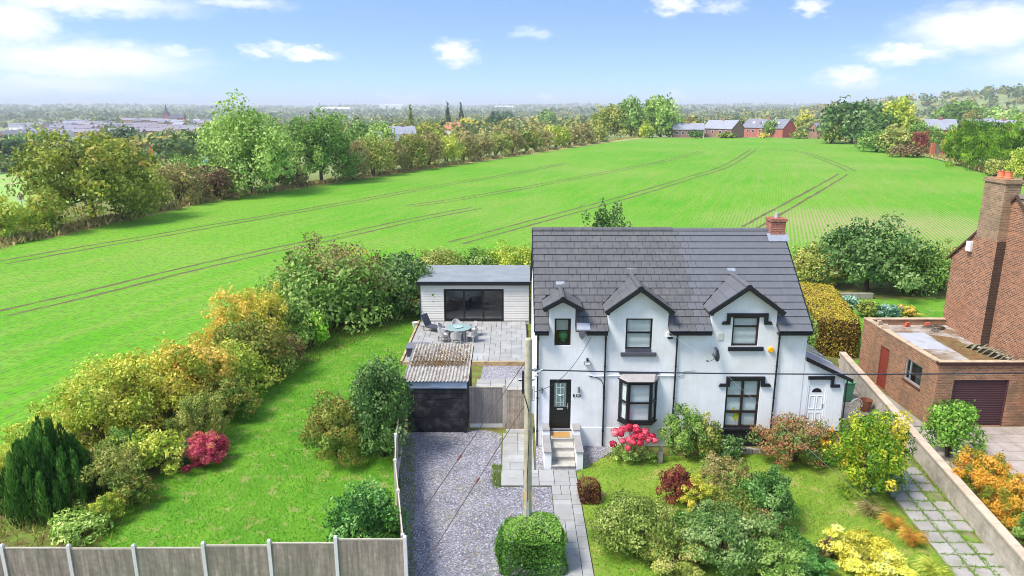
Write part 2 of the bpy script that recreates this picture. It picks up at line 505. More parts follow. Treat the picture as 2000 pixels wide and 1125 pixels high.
def strip(name, pts_px, w, material, z, jitter=.0, px=True):
    pts = [gp(*p) if px else Vector((p[0], p[1], 0)) for p in pts_px]
    # resample smoothly
    fine = []
    for i in range(len(pts) - 1):
        p0, p1, p2, p3 = pts[max(i - 1, 0)], pts[i], pts[i + 1], pts[min(i + 2, len(pts) - 1)]
        for k in range(8):
            u = k / 8
            fine.append(.5 * ((2 * p1) + (p2 - p0) * u + (2 * p0 - 5 * p1 + 4 * p2 - p3) * u * u + (3 * p1 - p0 - 3 * p2 + p3) * u ** 3))
    fine.append(pts[-1])
    rnd = random.Random(len(pts) * 7 + int(w * 100))
    vs, fs = [], []
    for i, p in enumerate(fine):
        d = (fine[min(i + 1, len(fine) - 1)] - fine[max(i - 1, 0)]); d.z = 0; d.normalize()
        nrm_ = Vector((d.y, -d.x, 0))
        for s in (-1, 1):
            q = p + nrm_ * s * (w / 2) * (1 + rnd.uniform(-jitter, jitter))
            vs.append((q.x, q.y, z))
    for i in range(len(fine) - 1):
        fs.append((2 * i, 2 * i + 1, 2 * i + 3, 2 * i + 2))
    m = MB(); m.v, m.f = vs, fs
    o = m.build(name, material)
    if o.data.polygons[0].normal.z < 0: o.data.flip_normals()
    return structure(o)
TRAMS = [
    [(0,514),(150,487),(330,457),(500,427),(680,396),(850,365),(1000,340),(1110,318)],
    [(0,614),(180,572),(350,531),(520,492),(660,463),(800,432),(930,406)],
    [(800,403),(930,384),(1050,362),(1180,338),(1300,314),(1370,296)],
    [(890,475),(990,448),(1100,419),(1230,383),(1340,350),(1420,324),(1472,292)],
    [(1465,444),(1540,402),(1610,362),(1648,340)],
    [(1500,292),(1560,296),(1610,312),(1640,324),(1662,334)],
]
def offset_line(pts, dist):
    g = [gp(*p) for p in pts]; out = []
    for i, p in enumerate(g):
        d = g[min(i + 1, len(g) - 1)] - g[max(i - 1, 0)]; d.z = 0; d.normalize()
        out.append((p.x + d.y * dist, p.y - d.x * dist))
    return out
for line in TRAMS:
    for s in (-.9, .9):
        strip('wheel_track', offset_line(line, s), .46, soil_m, .014, .45, px=False)
straw = mat('dry_grass', rgb(178, 162, 104), .95, .3, 1.2, .5, 14, dirt=rgb(120, 138, 58), dscale=.5, damt=.9)
strip('field_margin', [(p[0], p[1] - 2) for p in FIELD_PX[1:12]], 2.6, straw, .018, .4)
strip('field_margin', [(1608,272),(1640,274),(1720,285),(1800,300),(1880,319),(1960,343),(2100,388)], 3.4, straw, .018, .4)
strip('field_ditch', [(1660,279),(1720,289),(1800,305),(1880,325),(1960,350),(2060,384)], .8, mat('ditch_earth', rgb(58, 62, 34), .95, .3, 2), .022, .3)

def lawn_mat(name, a, b, c_):
    t = NT(name)
    n1 = t.noise(.5, 5); n2 = t.noise(9, 5, rough=.7); n3 = t.noise(1.7, 5, rough=.6)
    c = t.mix(t.rng(n1.outputs['Fac'], .35, .65), rgb(*a), rgb(*b))
    c = t.mix(t.rng(n3.outputs['Fac'], .54, .68, 0, .75), c, rgb(*c_))
    c = t.mix(t.rng(n2.outputs['Fac'], .45, .75, 0, .55), c, tuple(v * .5 for v in rgb(*a)[:3]) + (1,))
    return t.finish(c, .9, t.bump(n2.outputs['Fac'], .8, .05), 0, .12)
lawn_m = lawn_mat('garden_lawn_grass', (84, 138, 36), (108, 156, 46), (162, 154, 98))
lawn2_m = lawn_mat('front_lawn_grass', (104, 142, 44), (134, 158, 58), (170, 158, 96))
LAWN = [(gp(*p).x, gp(*p).y) for p in [(190,1120),(195,1060),(240,990),(300,940),(400,830),(480,770),(560,715),(640,655),(740,622),(812,606)]]
LAWN = [(-11.5, 16.5)] + LAWN[1:] + [(-6.15, 46), (-6.35, 37.6), (-5.0, 37.0), (-4.9, 28.4), (-3.4, 18.0), (-3.3, 16.5)]
structure(sheet('garden_lawn', LAWN, .012, lawn_m))
FLAWN = [(2.55, 15), (2.55, 25.5), (3.0, 26.6), (12.2, 27.0), (14.0, 26.0), (13.5, 15)]
structure(sheet('front_lawn', FLAWN, .012, lawn2_m))
NLAWN = [(18.9, 36.6), (34, 36.6), (34, 51.5), (20.0, 51.5), (20.0, 38.2), (18.9, 38.2)]
structure(sheet('neighbour_lawn', NLAWN, .012, lawn_m))

def gravel_mat():
    t = NT('slate_gravel')
    v = t.new('ShaderNodeTexVoronoi'); v.inputs['Scale'].default_value = 20; t.l.new(t.geo.outputs['Position'], v.inputs['Vector'])
    c = t.ramp(v.outputs['Color'], [(.1, rgb(88, 87, 94)), (.4, rgb(128, 126, 134)), (.7, rgb(152, 149, 156)), (.95, rgb(200, 197, 202))])
    n = t.noise(.55, 6, rough=.65); n2 = t.noise(6, 4)
    w = t.math('MULTIPLY', t.rng(n.outputs['Fac'], .53, .68), t.rng(n2.outputs['Fac'], .4, .62))
    c = t.mix(t.math('MULTIPLY', w, .8), c, rgb(138, 136, 96))
    n3 = t.noise(.8, 3)
    c = t.mix(t.rng(n3.outputs['Fac'], .4, .7, 0, .3), c, rgb(190, 186, 192))
    return t.finish(c, .85, t.bump(v.outputs['Distance'], 1.0, .03), 0, .25)
grav = gravel_mat()
DRIVE = [(-3.25, 15), (-3.3, 18.1), (-4.85, 28.3), (-4.6, 28.95), (-1.2, 29.2), (-.45, 28.8), (-.45, 24.3), (1.48, 24.3), (1.48, 15)]
structure(sheet('driveway', DRIVE, .016, grav))
structure(sheet('gravel_bed', [(-1.9, 29.6), (.9, 29.6), (.9, 37.4), (-1.6, 37.4)], .016, grav))
structure(sheet('gravel_bed', [(.95, 25.55), (1.02, 27.7), (4.6, 27.7), (3.6, 26.5), (2.6, 25.5)], .02, grav))
# loose chippings and weeds on the drive: uncountable
def scatter_boxes(name, poly, n, size, material, z, seed, label):
    rnd = np.random.default_rng(seed)
    xs = [p[0] for p in poly]; ys = [p[1] for p in poly]
    P = []
    while len(P) < n:
        x, y = rnd.uniform(min(xs), max(xs)), rnd.uniform(min(ys), max(ys))
        if pip(x, y, poly): P.append((x, y))
    m = MB()
    for (x, y) in P:
        s = size * rnd.uniform(.5, 1.3); a = rnd.uniform(0, 6.28); q = [(x + s * math.cos(a + k) * (1 if k % 2 else .7), y + s * math.sin(a + k) * .8) for k in (0, 1.5, 3.1, 4.6)]
        zt = z + s * rnd.uniform(.3, .8); tz = rnd.uniform(-.3, .3) * s
        m.add([(*q[0], z), (*q[1], z), (*q[2], z), (*q[3], z), (q[0][0], q[0][1], zt), (q[1][0], q[1][1], zt + tz), (q[2][0], q[2][1], zt + tz), (q[3][0], q[3][1], zt)],
              [(4,5,6,7),(0,1,5,4),(1,2,6,5),(2,3,7,6),(3,0,4,7)])
    o = m.build(name, material)
    return tag(o, label, 'gravel', kind='stuff')
chip = mat('slate_chip', rgb(132, 130, 138), .7, .3, 9, spec=.4)
scatter_boxes('gravel', DRIVE, 9000, .028, chip, .016, 3, 'loose purple slate chippings covering the driveway')

# paving: every slab a piece of its own
def slab_layout(w, l, cell, sizes, seed):
    nx, ny = max(1, round(w / cell)), max(1, round(l / cell)); rnd = random.Random(seed)
    used = [[False] * ny for _ in range(nx)]; out = []
    for j in range(ny):
        for i in range(nx):
            if used[i][j]: continue
            opts = sizes[:]; rnd.shuffle(opts)
            for (a, b) in opts + [(1, 1)]:
                if i + a <= nx and j + b <= ny and not any(used[i + p][j + q] for p in range(a) for q in range(b)):
                    for p in range(a):
                        for q in range(b): used[i + p][j + q] = True
                    out.append((i, j, a, b)); break
    return out, w / nx, l / ny
SLABM = {}
def slab_mesh(a, b, t, gap, mname):
    k = (round(a, 3), round(b, 3), t, mname)
    if k not in SLABM:
        m = MB(); g = gap / 2; e = .008
        x0, x1, y0, y1 = g, a - g, g, b - g
        m.add([(x0,y0,0),(x1,y0,0),(x1,y1,0),(x0,y1,0),(x0,y0,t-e),(x1,y0,t-e),(x1,y1,t-e),(x0,y1,t-e),
               (x0+e,y0+e,t),(x1-e,y0+e,t),(x1-e,y1-e,t),(x0+e,y1-e,t)],
              [(0,1,5,4),(1,2,6,5),(2,3,7,6),(3,0,4,7),(4,5,9,8),(5,6,10,9),(6,7,11,10),(7,4,8,11),(8,9,10,11)])
        me = m.mesh('paving_slab'); SLABM[k] = me
    return SLABM[k]
def paving(parent, x0, x1, y0, y1, z, cell, sizes, material, seed, t=.05, gap=.018, rot=0, jitter=.004):
    lay, cw, cl = slab_layout(x1 - x0, y1 - y0, cell, sizes, seed); rnd = random.Random(seed)
    for (i, j, a, b) in lay:
        o = link('paving_slab', slab_mesh(cw * a, cl * b, t, gap, material.name), material, parent)
        o.location = (x0 + i * cw, y0 + j * cl, z + rnd.uniform(-jitter, jitter)); o.rotation_euler = (rnd.uniform(-1, 1) * jitter, rnd.uniform(-1, 1) * jitter, 0)
SZ = [(2,1),(2,2),(3,2),(1,2),(2,3),(2,1),(3,2)]
flag = mat('sandstone_flag', rgb(160, 159, 157), .8, .1, 1.6, .15, 30, objvar=.1, dirt=rgb(132, 132, 124), dscale=1.2, damt=.45)
flag_old = mat('concrete_flag', rgb(164, 158, 154), .9, .14, 3, .3, 40, objvar=.1, dirt=rgb(116, 118, 92), dscale=1.5, damt=.6)
joint = mat('joint_mortar', rgb(112, 110, 104), .95, .15, 4)
def bed(name, pts, z, m): return structure(sheet(name, pts, z, m))
p1 = bed('front_path', [(-.43, 24.35), (1.5, 24.35), (1.5, 15), (2.52, 15), (2.52, 25.55), (.92, 25.55), (.92, 28.8), (-.34, 28.8)], .024, joint)
paving(p1, -.4, .9, 25.55, 28.8, .01, .32, SZ, flag, 1)
paving(p1, -.43, 2.52, 24.35, 25.55, .01, .3, SZ, flag, 2)
paving(p1, 1.5, 2.52, 15, 24.35, .01, .34, SZ, flag, 5)
PAT_Z = .22
patio = MB().box(-6.1, .93, 37.45, 45.15, 0, PAT_Z - .03).build('patio', joint); structure(patio)
paving(patio, -6.05, .9, 37.5, 45.1, PAT_Z - .05, .31, SZ, flag, 11)
sleeper = mat('timber_sleeper', rgb(186, 160, 122), .85, .2, 2.5, .3, 25, objvar=.1, dirt=rgb(112, 100, 70), dscale=2, damt=.6)
for (a, b) in ((-6.1, -3.8), (-3.8, -1.5), (-1.5, .93)):
    MB().box(a + .01, b - .01, 37.33, 37.445, .012, PAT_Z + .035).build('sleeper', sleeper, patio, bevel=.008)
for k in range(4):
    y0 = 37.45 + k * 1.95
    MB().box(-6.24, -6.11, y0 + .01, y0 + 1.93, .012, PAT_Z + .04).build('sleeper', sleeper, patio, bevel=.008)
p2 = bed('side_path', [(-1.9, 34.7), (.9, 35.6), (.9, 29.9), (-.35, 29.9), (-.35, 34.2), (-1.9, 33.5)], .024, joint)
paving(p2, -.33, .88, 29.9, 35.4, .01, .6, [(1,1),(2,1),(1,1)], flag, 13)
paving(p2, -1.85, -.36, 34.0, 35.2, .012, .6, [(1,1)], flag, 14)

# ------------------------------------------------------------------ leaves and blades
def quads(C, T, B, tint, name, material=None):
    """N rhombic leaves: centre C, half-length vector T, half-width vector B"""
    n = len(C)
    V = np.empty((n, 4, 3), np.float32)
    V[:, 0] = C - T; V[:, 1] = C + B; V[:, 2] = C + T; V[:, 3] = C - B
    me = bpy.data.meshes.new(name)
    me.vertices.add(n * 4); me.vertices.foreach_set('co', V.reshape(-1))
    me.loops.add(n * 4); me.loops.foreach_set('vertex_index', np.arange(n * 4, dtype=np.int32))
    me.polygons.add(n); me.polygons.foreach_set('loop_start', np.arange(0, n * 4, 4, dtype=np.int32))
    at = me.attributes.new('tint', 'FLOAT', 'FACE'); at.data.foreach_set('value', np.clip(tint, 0, 1).astype(np.float32))
    me.update(); me.validate()
    if material: me.materials.append(material)
    return me
def unit(a): return a / np.maximum(np.linalg.norm(a, axis=1, keepdims=True), 1e-6)
def frames(N, rnd):
    R = rnd.normal(size=N.shape); T = unit(np.cross(N, R)); B = np.cross(N, T); return T, B

def blades(name, poly, n, ln, w, material, z, seed, label, keep=None):
    rnd = np.random.default_rng(seed)
    P = np.array(poly)[:, :2]; lo, hi = P.min(0), P.max(0); pts = []
    while len(pts) < n:
        q = rnd.uniform(lo, hi, size=(n, 2))
        for (x, y) in q:
            if pip(x, y, poly) and (keep is None or keep(x, y)): pts.append((x, y))
            if len(pts) >= n: break
    pts = np.array(pts)
    L = ln * rnd.uniform(.5, 1.3, n)
    D = unit(np.c_[rnd.normal(size=(n, 2)) * .55, np.ones(n)])
    C = np.c_[pts, np.full(n, z)] + D * (L / 2)[:, None]
    T = D * (L / 2)[:, None]
    B = unit(np.cross(D, rnd.normal(size=(n, 3)))) * w
    cl = np.sin(pts[:, 0] * 1.7 + np.sin(pts[:, 1] * .9) * 2) * np.sin(pts[:, 1] * 1.3 + 1) * .22
    me = quads(C, T, B, .5 + cl + rnd.normal(size=n) * .18, name, material)
    return tag(link(name, me), label, 'grass', kind='stuff')
lawn_leaf = leafmat('lawn_blade', [(70, 130, 24), (98, 160, 32), (126, 180, 48), (168, 180, 88)], .3)
lawn2_leaf = leafmat('front_lawn_blade', [(90, 132, 38), (120, 152, 50), (150, 166, 68), (184, 172, 108)], .3)
blades('grass', LAWN, 42000, .085, .014, lawn_leaf, .012, 1, 'bright green lawn grass of the long side garden')
blades('grass', FLAWN, 22000, .08, .013, lawn2_leaf, .012, 2, 'yellowish lawn grass of the front garden')
weed = leafmat('weed_blade', [(96, 130, 40), (136, 160, 60), (170, 170, 90)], .3)
blades('weeds', [(-4.85, 28.3), (-4.2, 28.3), (-2.7, 17), (-3.3, 17)], 2600, .09, .012, weed, .016, 4, 'weeds creeping along the fence side of the drive')
blades('weeds', [(-1, 15), (-.2, 15), (-1.0, 24), (-2.0, 24)], 700, .06, .012, weed, .016, 5, 'thin weeds down the middle of the drive')
blades('weeds', [(-.75, 24.2), (-.42, 24.2), (-.42, 26), (-.8, 26)], 700, .1, .014, weed, .016, 6, 'weed tuft beside the front path corner')
blades('field_grass', [(-11.5,16.5),(-24,16),(-21,27),(-17,38),(-10,48),(-5,53),(-3,51),(-7,46),(-9.5,41),(-13,33),(-15,26)], 12000, .3, .02, leafmat('rough_blade', [(110, 112, 50), (150, 150, 70), (120, 160, 50), (190, 170, 100)]), 0, 7, 'rough grass and brambles under the garden hedgerow')

def far_grass(px_line, n, spread, ln, seed, label):
    rnd = np.random.default_rng(seed); G = [gp(*p) for p in px_line]; out = []
    for k in range(n):
        i = rnd.integers(0, len(G) - 1); u = rnd.random(); p = G[i].lerp(G[i + 1], u)
        out.append((p.x + rnd.normal() * spread, p.y + rnd.normal() * spread))
    P = np.array(out); L = ln * rnd.uniform(.4, 1.2, n)
    D = unit(np.c_[rnd.normal(size=(n, 2)) * .5, np.ones(n)])
    C = np.c_[P, np.zeros(n)] + D * (L / 2)[:, None]; T = D * (L / 2)[:, None]; B = unit(np.cross(D, rnd.normal(size=(n, 3)))) * ln * .16
    me = quads(C, T, B, rnd.random(n), 'rough_grass', leafmat('straw_blade', [(120, 124, 58), (176, 160, 100), (206, 186, 130)]))
    return tag(link('rough_grass', me), label, 'grass', kind='stuff')
far_grass([(p[0], p[1] - 3) for p in FIELD_PX[1:12]], 9000, .8, .9, 3, 'dry straw coloured grass along the foot of the field hedgerow')
far_grass([(1608,270),(1640,272),(1720,283),(1800,298),(1880,317),(1960,341)], 5000, 1.6, .9, 4, 'dry grass bank beyond the curved field edge on the right')

def fallen(name, poly, n, seed, label):
    r = np.random.default_rng(seed); P = np.array(poly)[:, :2]; lo, hi = P.min(0), P.max(0); pts = []
    while len(pts) < n:
        x, y = r.uniform(lo, hi)
        if pip(x, y, poly): pts.append((x, y))
    C = np.c_[np.array(pts), np.full(n, .05)]; N = unit(r.normal(size=(n, 3)) * .3 + np.array([0, 0, 1.])); T, B = frames(N, r)
    me = quads(C, T * .035, B * .026, r.random(n), name, leafmat('fallen_leaf', [(120, 84, 44), (176, 128, 62), (206, 172, 84), (150, 110, 70)]))
    return tag(link(name, me), label, 'leaves', kind='stuff')
fallen('fallen_leaves', FLAWN, 900, 31, 'fallen autumn leaves scattered over the front lawn')
fallen('fallen_leaves', LAWN, 700, 32, 'fallen autumn leaves scattered over the side lawn')
fallen('fallen_leaves', DRIVE, 160, 33, 'a few fallen leaves lying on the gravel drive')
# ------------------------------------------------------------------ white semi-detached house
HX0, HX1, HY0, HY1 = 1.02, 12.08, 27.7, 35.7
EAVE, RIDGE, RY = 5.32, 8.62, 31.7
render_w = mat('white_render', rgb(243, 243, 244), .85, .02, 1.2, .1, 60, dirt=rgb(204, 200, 192), dscale=.45, damt=.4, grain=.1)
black = mat('black_gloss_trim', rgb(30, 31, 38), .4, .1, 5, spec=.4)
blackm = mat('black_matt', rgb(34, 35, 42), .6, .12, 6)
upvc = mat('black_upvc', rgb(28, 29, 33), .35, .05, 5, spec=.45)
brownw = mat('dark_brown_frame', rgb(48, 38, 36), .4, .1, 5, spec=.4)
whitep = mat('white_upvc', rgb(240, 240, 242), .4, .02, 5, spec=.4)
glass = glassmat()
blindm = mat('blind_slat', rgb(226, 226, 222), .6, .04, 3)
dark_in = mat('room_dark', rgb(60, 58, 56), .9, .1, 2)
stone_c = mat('grey_coping', rgb(150, 146, 144), .85, .12, 3, .2, 40)
tileA = mat('weathered_roof_tile', rgb(92, 92, 94), .75, .1, 5, .25, 50, objvar=.07, dirt=rgb(116, 114, 112), dscale=1.5, damt=.4, spec=.35)
tileB = mat('new_roof_tile', rgb(100, 101, 106), .65, .06, 5, .2, 50, objvar=.05, spec=.4)
lead = mat('lead_flashing', rgb(158, 164, 174), .5, .1, 6, metal=.3)
house = thing('semi_detached_house', 'white rendered cottage pair with dark tiled roof and three gabled dormers', 'house', (6.5, 27.7, 0))

def F(px, py, Y=HY0):
    p = at_y(px, py, Y); return p.x, p.z
def rect(x0, x1, y0, y1, Y=HY0):
    """pixel box on the facade -> X0, X1, Z0, Z1"""
    a = at_y(x0, (y0 + y1) / 2, Y).x; b = at_y(x1, (y0 + y1) / 2, Y).x
    m = (x0 + x1) / 2
    return a, b, at_y(m, y1, Y).z, at_y(m, y0, Y).z
W_small = rect(1083, 1115, 622, 675)
W_mid = rect(1222, 1274, 622, 683)
W_up = rect(1430, 1482, 619, 676)
W_big = rect(1416, 1482, 742, 836)
D_front = rect(1073, 1115, 741, 838)
bayx0, bayx1, bayz0, bayz1 = rect(1208, 1283, 740, 818)
holes = [W_small, W_mid, W_up, W_big, D_front, (bayx0 + .12, bayx1 - .12, bayz0 + .1, bayz1 - .08)]
DORM = [  # centre x, half width of the roof, half width of wall, apex z, eave z
    (at_y(1099.5, 590, 27.5).x, .78, .53, 6.55, 6.14), (at_y(1250, 590, 27.5).x, 1.36, 1.22, 6.98, 6.0), (at_y(1460, 590, 27.5).x, 1.5, 1.32, 7.04, 5.98)]
def front_wall():
    m = MB()
    top = 6.3
    hs = [(a - HX0, b - HX0, c, d) for (a, b, c, d) in holes]
    us = sorted({0, HX1 - HX0, *[a for q in hs for a in (q[0], q[1])], *[v for d in DORM for v in (d[0] - d[2] - HX0, d[0] + d[2] - HX0)]})
    vs = sorted({0, EAVE, *[min(d[4], top) for d in DORM], *[a for q in hs for a in (q[2], q[3])]})
    for i in range(len(us) - 1):
        for j in range(len(vs) - 1):
            cu, cv = (us[i] + us[i + 1]) / 2, (vs[j] + vs[j + 1]) / 2
            if any(q[0] < cu < q[1] and q[2] < cv < q[3] for q in hs): continue
            if cv > EAVE and not any(abs(cu + HX0 - d[0]) < d[2] and cv < d[4] for d in DORM): continue
            m.poly([(HX0 + us[i], HY0, vs[j]), (HX0 + us[i + 1], HY0, vs[j]), (HX0 + us[i + 1], HY0, vs[j + 1]), (HX0 + us[i], HY0, vs[j + 1])])
    for (a, b, c, d) in holes:
        for (p, q) in (((a, c), (b, c)), ((b, c), (b, d)), ((b, d), (a, d)), ((a, d), (a, c))):
            m.poly([(p[0], HY0, p[1]), (q[0], HY0, q[1]), (q[0], HY0 + .2, q[1]), (p[0], HY0 + .2, p[1])])
    for (xc, hw, ww, az_, ez) in DORM:
        za = ez + (az_ - ez) * (1 - 0) - .05
        zs = az_ - (az_ - ez) * ww / hw - .05
        m.poly([(xc - ww, HY0, ez if ez < zs else ez), (xc + ww, HY0, ez), (xc + ww, HY0, zs), (xc, HY0, za), (xc - ww, HY0, zs)])
        for s in (-1, 1):
            x = xc + s * ww
            yb = 27.42 + (zs - 5.18) / .804
            m.poly([(x, HY0, EAVE - .3), (x, yb, zs), (x, HY0, zs)])
    # side and back walls, gables
    for x in (HX0, HX1):
        m.poly([(x, HY0, 0), (x, HY1, 0), (x, HY1, EAVE), (x, RY, RIDGE - .12), (x, HY0, EAVE)])
    m.poly([(HX0, HY1, 0), (HX1, HY1, 0), (HX1, HY1, EAVE), (HX0, HY1, EAVE)])
    return m.build('wall', render_w, house)
front_wall()
# slight step of the thicker base course
pl = MB()
for (a, b) in ((HX0 - .01, D_front[0] - .35), (D_front[1] + .32, 8.0)):
    pl.box(a, b, HY0 - .025, HY0 + .02, 0, .86)
pl.build('plinth', render_w, house, bevel=.01)
MB().box(8.35, 10.9, HY0 - .05, HY0 + .02, 0, .74).build('black_plinth', blackm, house, bevel=.01)
MB().box(HX0 + .02, HX1 - .02, HY0 + .35, HY1 - .05, 2.6, 2.9).build('upper_floor', dark_in, house)
MB().box(HX0 + .02, HX1 - .02, HY0 + 2.2, HY0 + 2.3, 0, 5.2).build('inner_wall', mat('room_wall', rgb(120, 114, 106), .9, .1, 2), house)

# roof deck and tiles
SL = .804; ANG = math.atan(SL); LEN = math.hypot(RY - 27.42, RIDGE - 5.18); RX0, RX1 = .92, 12.16
def roofp(s, x=0, off=0):
    return Vector((x, 27.42 + s * math.cos(ANG) - off * math.sin(ANG), 5.18 + s * math.sin(ANG) + off * math.cos(ANG)))
deck = MB()
# the deck stops at the wall line under the dormers
xs_cut = [RX0] + [v for d in DORM for v in (d[0] - d[2], d[0] + d[2])] + [RX1]
s_wall = (HY0 - 27.42) / math.cos(ANG)
for i in range(0, len(xs_cut), 2):
    a, b = xs_cut[i], xs_cut[i + 1]
    deck.poly([roofp(0, a, -.01), roofp(0, b, -.01), roofp(s_wall, b, -.01), roofp(s_wall, a, -.01)])
for i in range(len(xs_cut) - 1):
    a, b = xs_cut[i], xs_cut[i + 1]
    deck.poly([roofp(s_wall if i % 2 == 0 else s_wall + .9, a, -.01), roofp(s_wall if i % 2 == 0 else s_wall + .9, b, -.01), roofp(LEN, b, -.01), roofp(LEN, a, -.01)])
deck.poly([(RX0, RY, RIDGE - .01), (RX1, RY, RIDGE - .01), (RX1, 36.0, 5.18), (RX0, 36.0, 5.18)])
roof = deck.build('roof', mat('roof_felt', rgb(70, 68, 74), .9, .1, 3), house)

rows = 15; EXP = LEN / rows; TW = .335; TT = .032
def row_intervals(zr):
    iv = [(RX0, RX1)]
    for (xc, hw, ww, az_, ez) in DORM:
        if zr < ez: g = ww + .02
        elif zr < az_: g = max(0, hw * (az_ - zr) / (az_ - ez) - .12)
        else: continue
        out = []
        for (a, b) in iv:
            if xc + g <= a or xc - g >= b: out.append((a, b)); continue
            if xc - g > a: out.append((a, xc - g))
            if xc + g < b: out.append((xc + g, b))
        iv = out
    return iv
def tile_mesh(w, L, t, name):
    m = MB(); g = .004
    m.add([(g,0,0),(w-g,0,0),(w-g,L,0),(g,L,0),(g,0,t),(w-g,0,t),(w-g,L,t),(g,L,t)], [(3,2,1,0),(4,5,6,7),(0,1,5,4),(1,2,6,5),(2,3,7,6),(3,0,4,7)])
    return m.mesh(name)
TM = {}
ntile = 0; restA, restB = MB(), MB()
rt = random.Random(4)
for j in range(rows):
    s0 = j * EXP
    zr = roofp(s0 + EXP * .35).z
    for (a, b) in row_intervals(zr):
        x = RX0 + (0 if j % 2 else -TW / 2)
        while x < b:
            x0, x1 = max(x, a), min(x + TW, b); x += TW
            if x1 - x0 < .05: continue
            isA = (x0 + x1) / 2 < 7.5 + rt.uniform(-.12, .12)
            w = round(x1 - x0, 2); key = (w, isA)
            L = EXP * 1.16
            tilt = -math.atan((TT * 1.15) / EXP)
            base = roofp(s0 - .015, x0, TT * 1.2 + rt.uniform(0, .004))
            if ntile < 300:
                if key not in TM:
                    TM[key] = tile_mesh(w, L, TT, 'roof_tile'); TM[key].materials.append(tileA if isA else tileB)
                o = link('roof_tile', TM[key], None, roof)
                o.location = base; o.rotation_euler = (ANG + tilt, 0, 0)
                ntile += 1
            else:
                R = Matrix.Rotation(ANG + tilt, 3, 'X')
                tm = [(0.004,0,0),(w-.004,0,0),(w-.004,L,0),(.004,L,0),(.004,0,TT),(w-.004,0,TT),(w-.004,L,TT),(.004,L,TT)]
                (restA if isA else restB).add([base + R @ Vector(v) for v in tm], [(4,5,6,7),(0,1,5,4),(1,2,6,5),(3,0,4,7)])
for r_, m_ in ((restA, tileA), (restB, tileB)):
    o = r_.build('upper_roof_tiles', m_, roof); o['kind'] = 'stuff'
rx = RX0
while rx < 11.35:
    w = min(.45, 11.45 - rx); hz = .0 if rx > 6.9 else .03
    pts = [(rx + .006, RY + .15 * math.cos(t), RIDGE - .05 + hz + .15 * math.sin(t)) for t in np.linspace(-.25, math.pi + .25, 9)]
    MB().prism(pts, (w - .012, 0, 0)).build('ridge_tile', tileA if rx < 6.9 else tileB, roof)
    rx += .45
# verges, fascia, gutters
for (x, w) in ((RX0 - .035, .05), (RX1 - .012, .05)):
    a, b = roofp(-.02, x, .0), roofp(LEN, x, .0)
    MB().prism([a, b, b + Vector((0, 0, .075)), a + Vector((0, 0, .075))], (w, 0, 0)).build('verge_cap', black, roof)
gut = [(RX0, DORM[0][0] - .55), (DORM[0][0] + .98, DORM[1][0] - 1.25), (DORM[1][0] + 1.25, DORM[2][0] - 1.35), (DORM[2][0] + 1.35, RX1)]
for (a, b) in gut:
    pts = [(a, 27.36 + .06 * math.cos(t), 5.16 + .06 * math.sin(t)) for t in np.linspace(math.pi, 2 * math.pi, 8)]
    pts += [(a, 27.36 + .05 * math.cos(t), 5.16 + .05 * math.sin(t)) for t in np.linspace(2 * math.pi, math.pi, 8)]
    MB().prism(pts, (b - a, 0, 0)).build('gutter', black, house)
    MB().box(a, b, 27.43, 27.46, 5.02, 5.19).build('fascia', black, house)
    MB().box(a, b, 27.462, HY0 - .002, 5.05, 5.07).build('soffit', black, house)
for px_t, px_b, pyb in ((1051, 1050, 868), (1184, 1177, 862), (1324, 1318, 850), (1524, 1507, 846)):
    xt = at_y(px_t, 645, HY0 - .07).x
    m = MB().cyl((xt, HY0 - .07, .05), (xt, HY0 - .07, 4.9), .036, n=10)
    m.tube([(xt, HY0 - .07, 4.88), (xt, HY0 - .12, 5.0), (xt, 27.37, 5.1)], .036, 8)
    for zz_ in (.7, 2.2, 3.6, 4.8): m.cyl((xt, HY0 - .07, zz_), (xt, HY0 - .07, zz_ + .05), .05, n=10)
    m.build('downpipe', black, house, smooth=False)
# small rainwater hopper and lead patch beside the small dormer
hx = at_y(1137, 640, 27.4).x
MB().prism([(hx - .13, 27.36, 5.25), (hx + .13, 27.36, 5.25), (hx + .1, 27.36, 4.98), (hx, 27.36, 4.86), (hx - .1, 27.36, 4.98)], (0, .3, 0)).build('hopper', mat('grey_metal', rgb(96, 98, 108), .5, .1, 4), house, bevel=.01)
lp = [roofp(.05, hx - .2, .075), roofp(.05, hx + .34, .075), roofp(.38, hx + .34, .085), roofp(.38, hx - .2, .085)]
MB().prism(lp, (0, -.005, .006)).build('lead_patch', lead, roof)

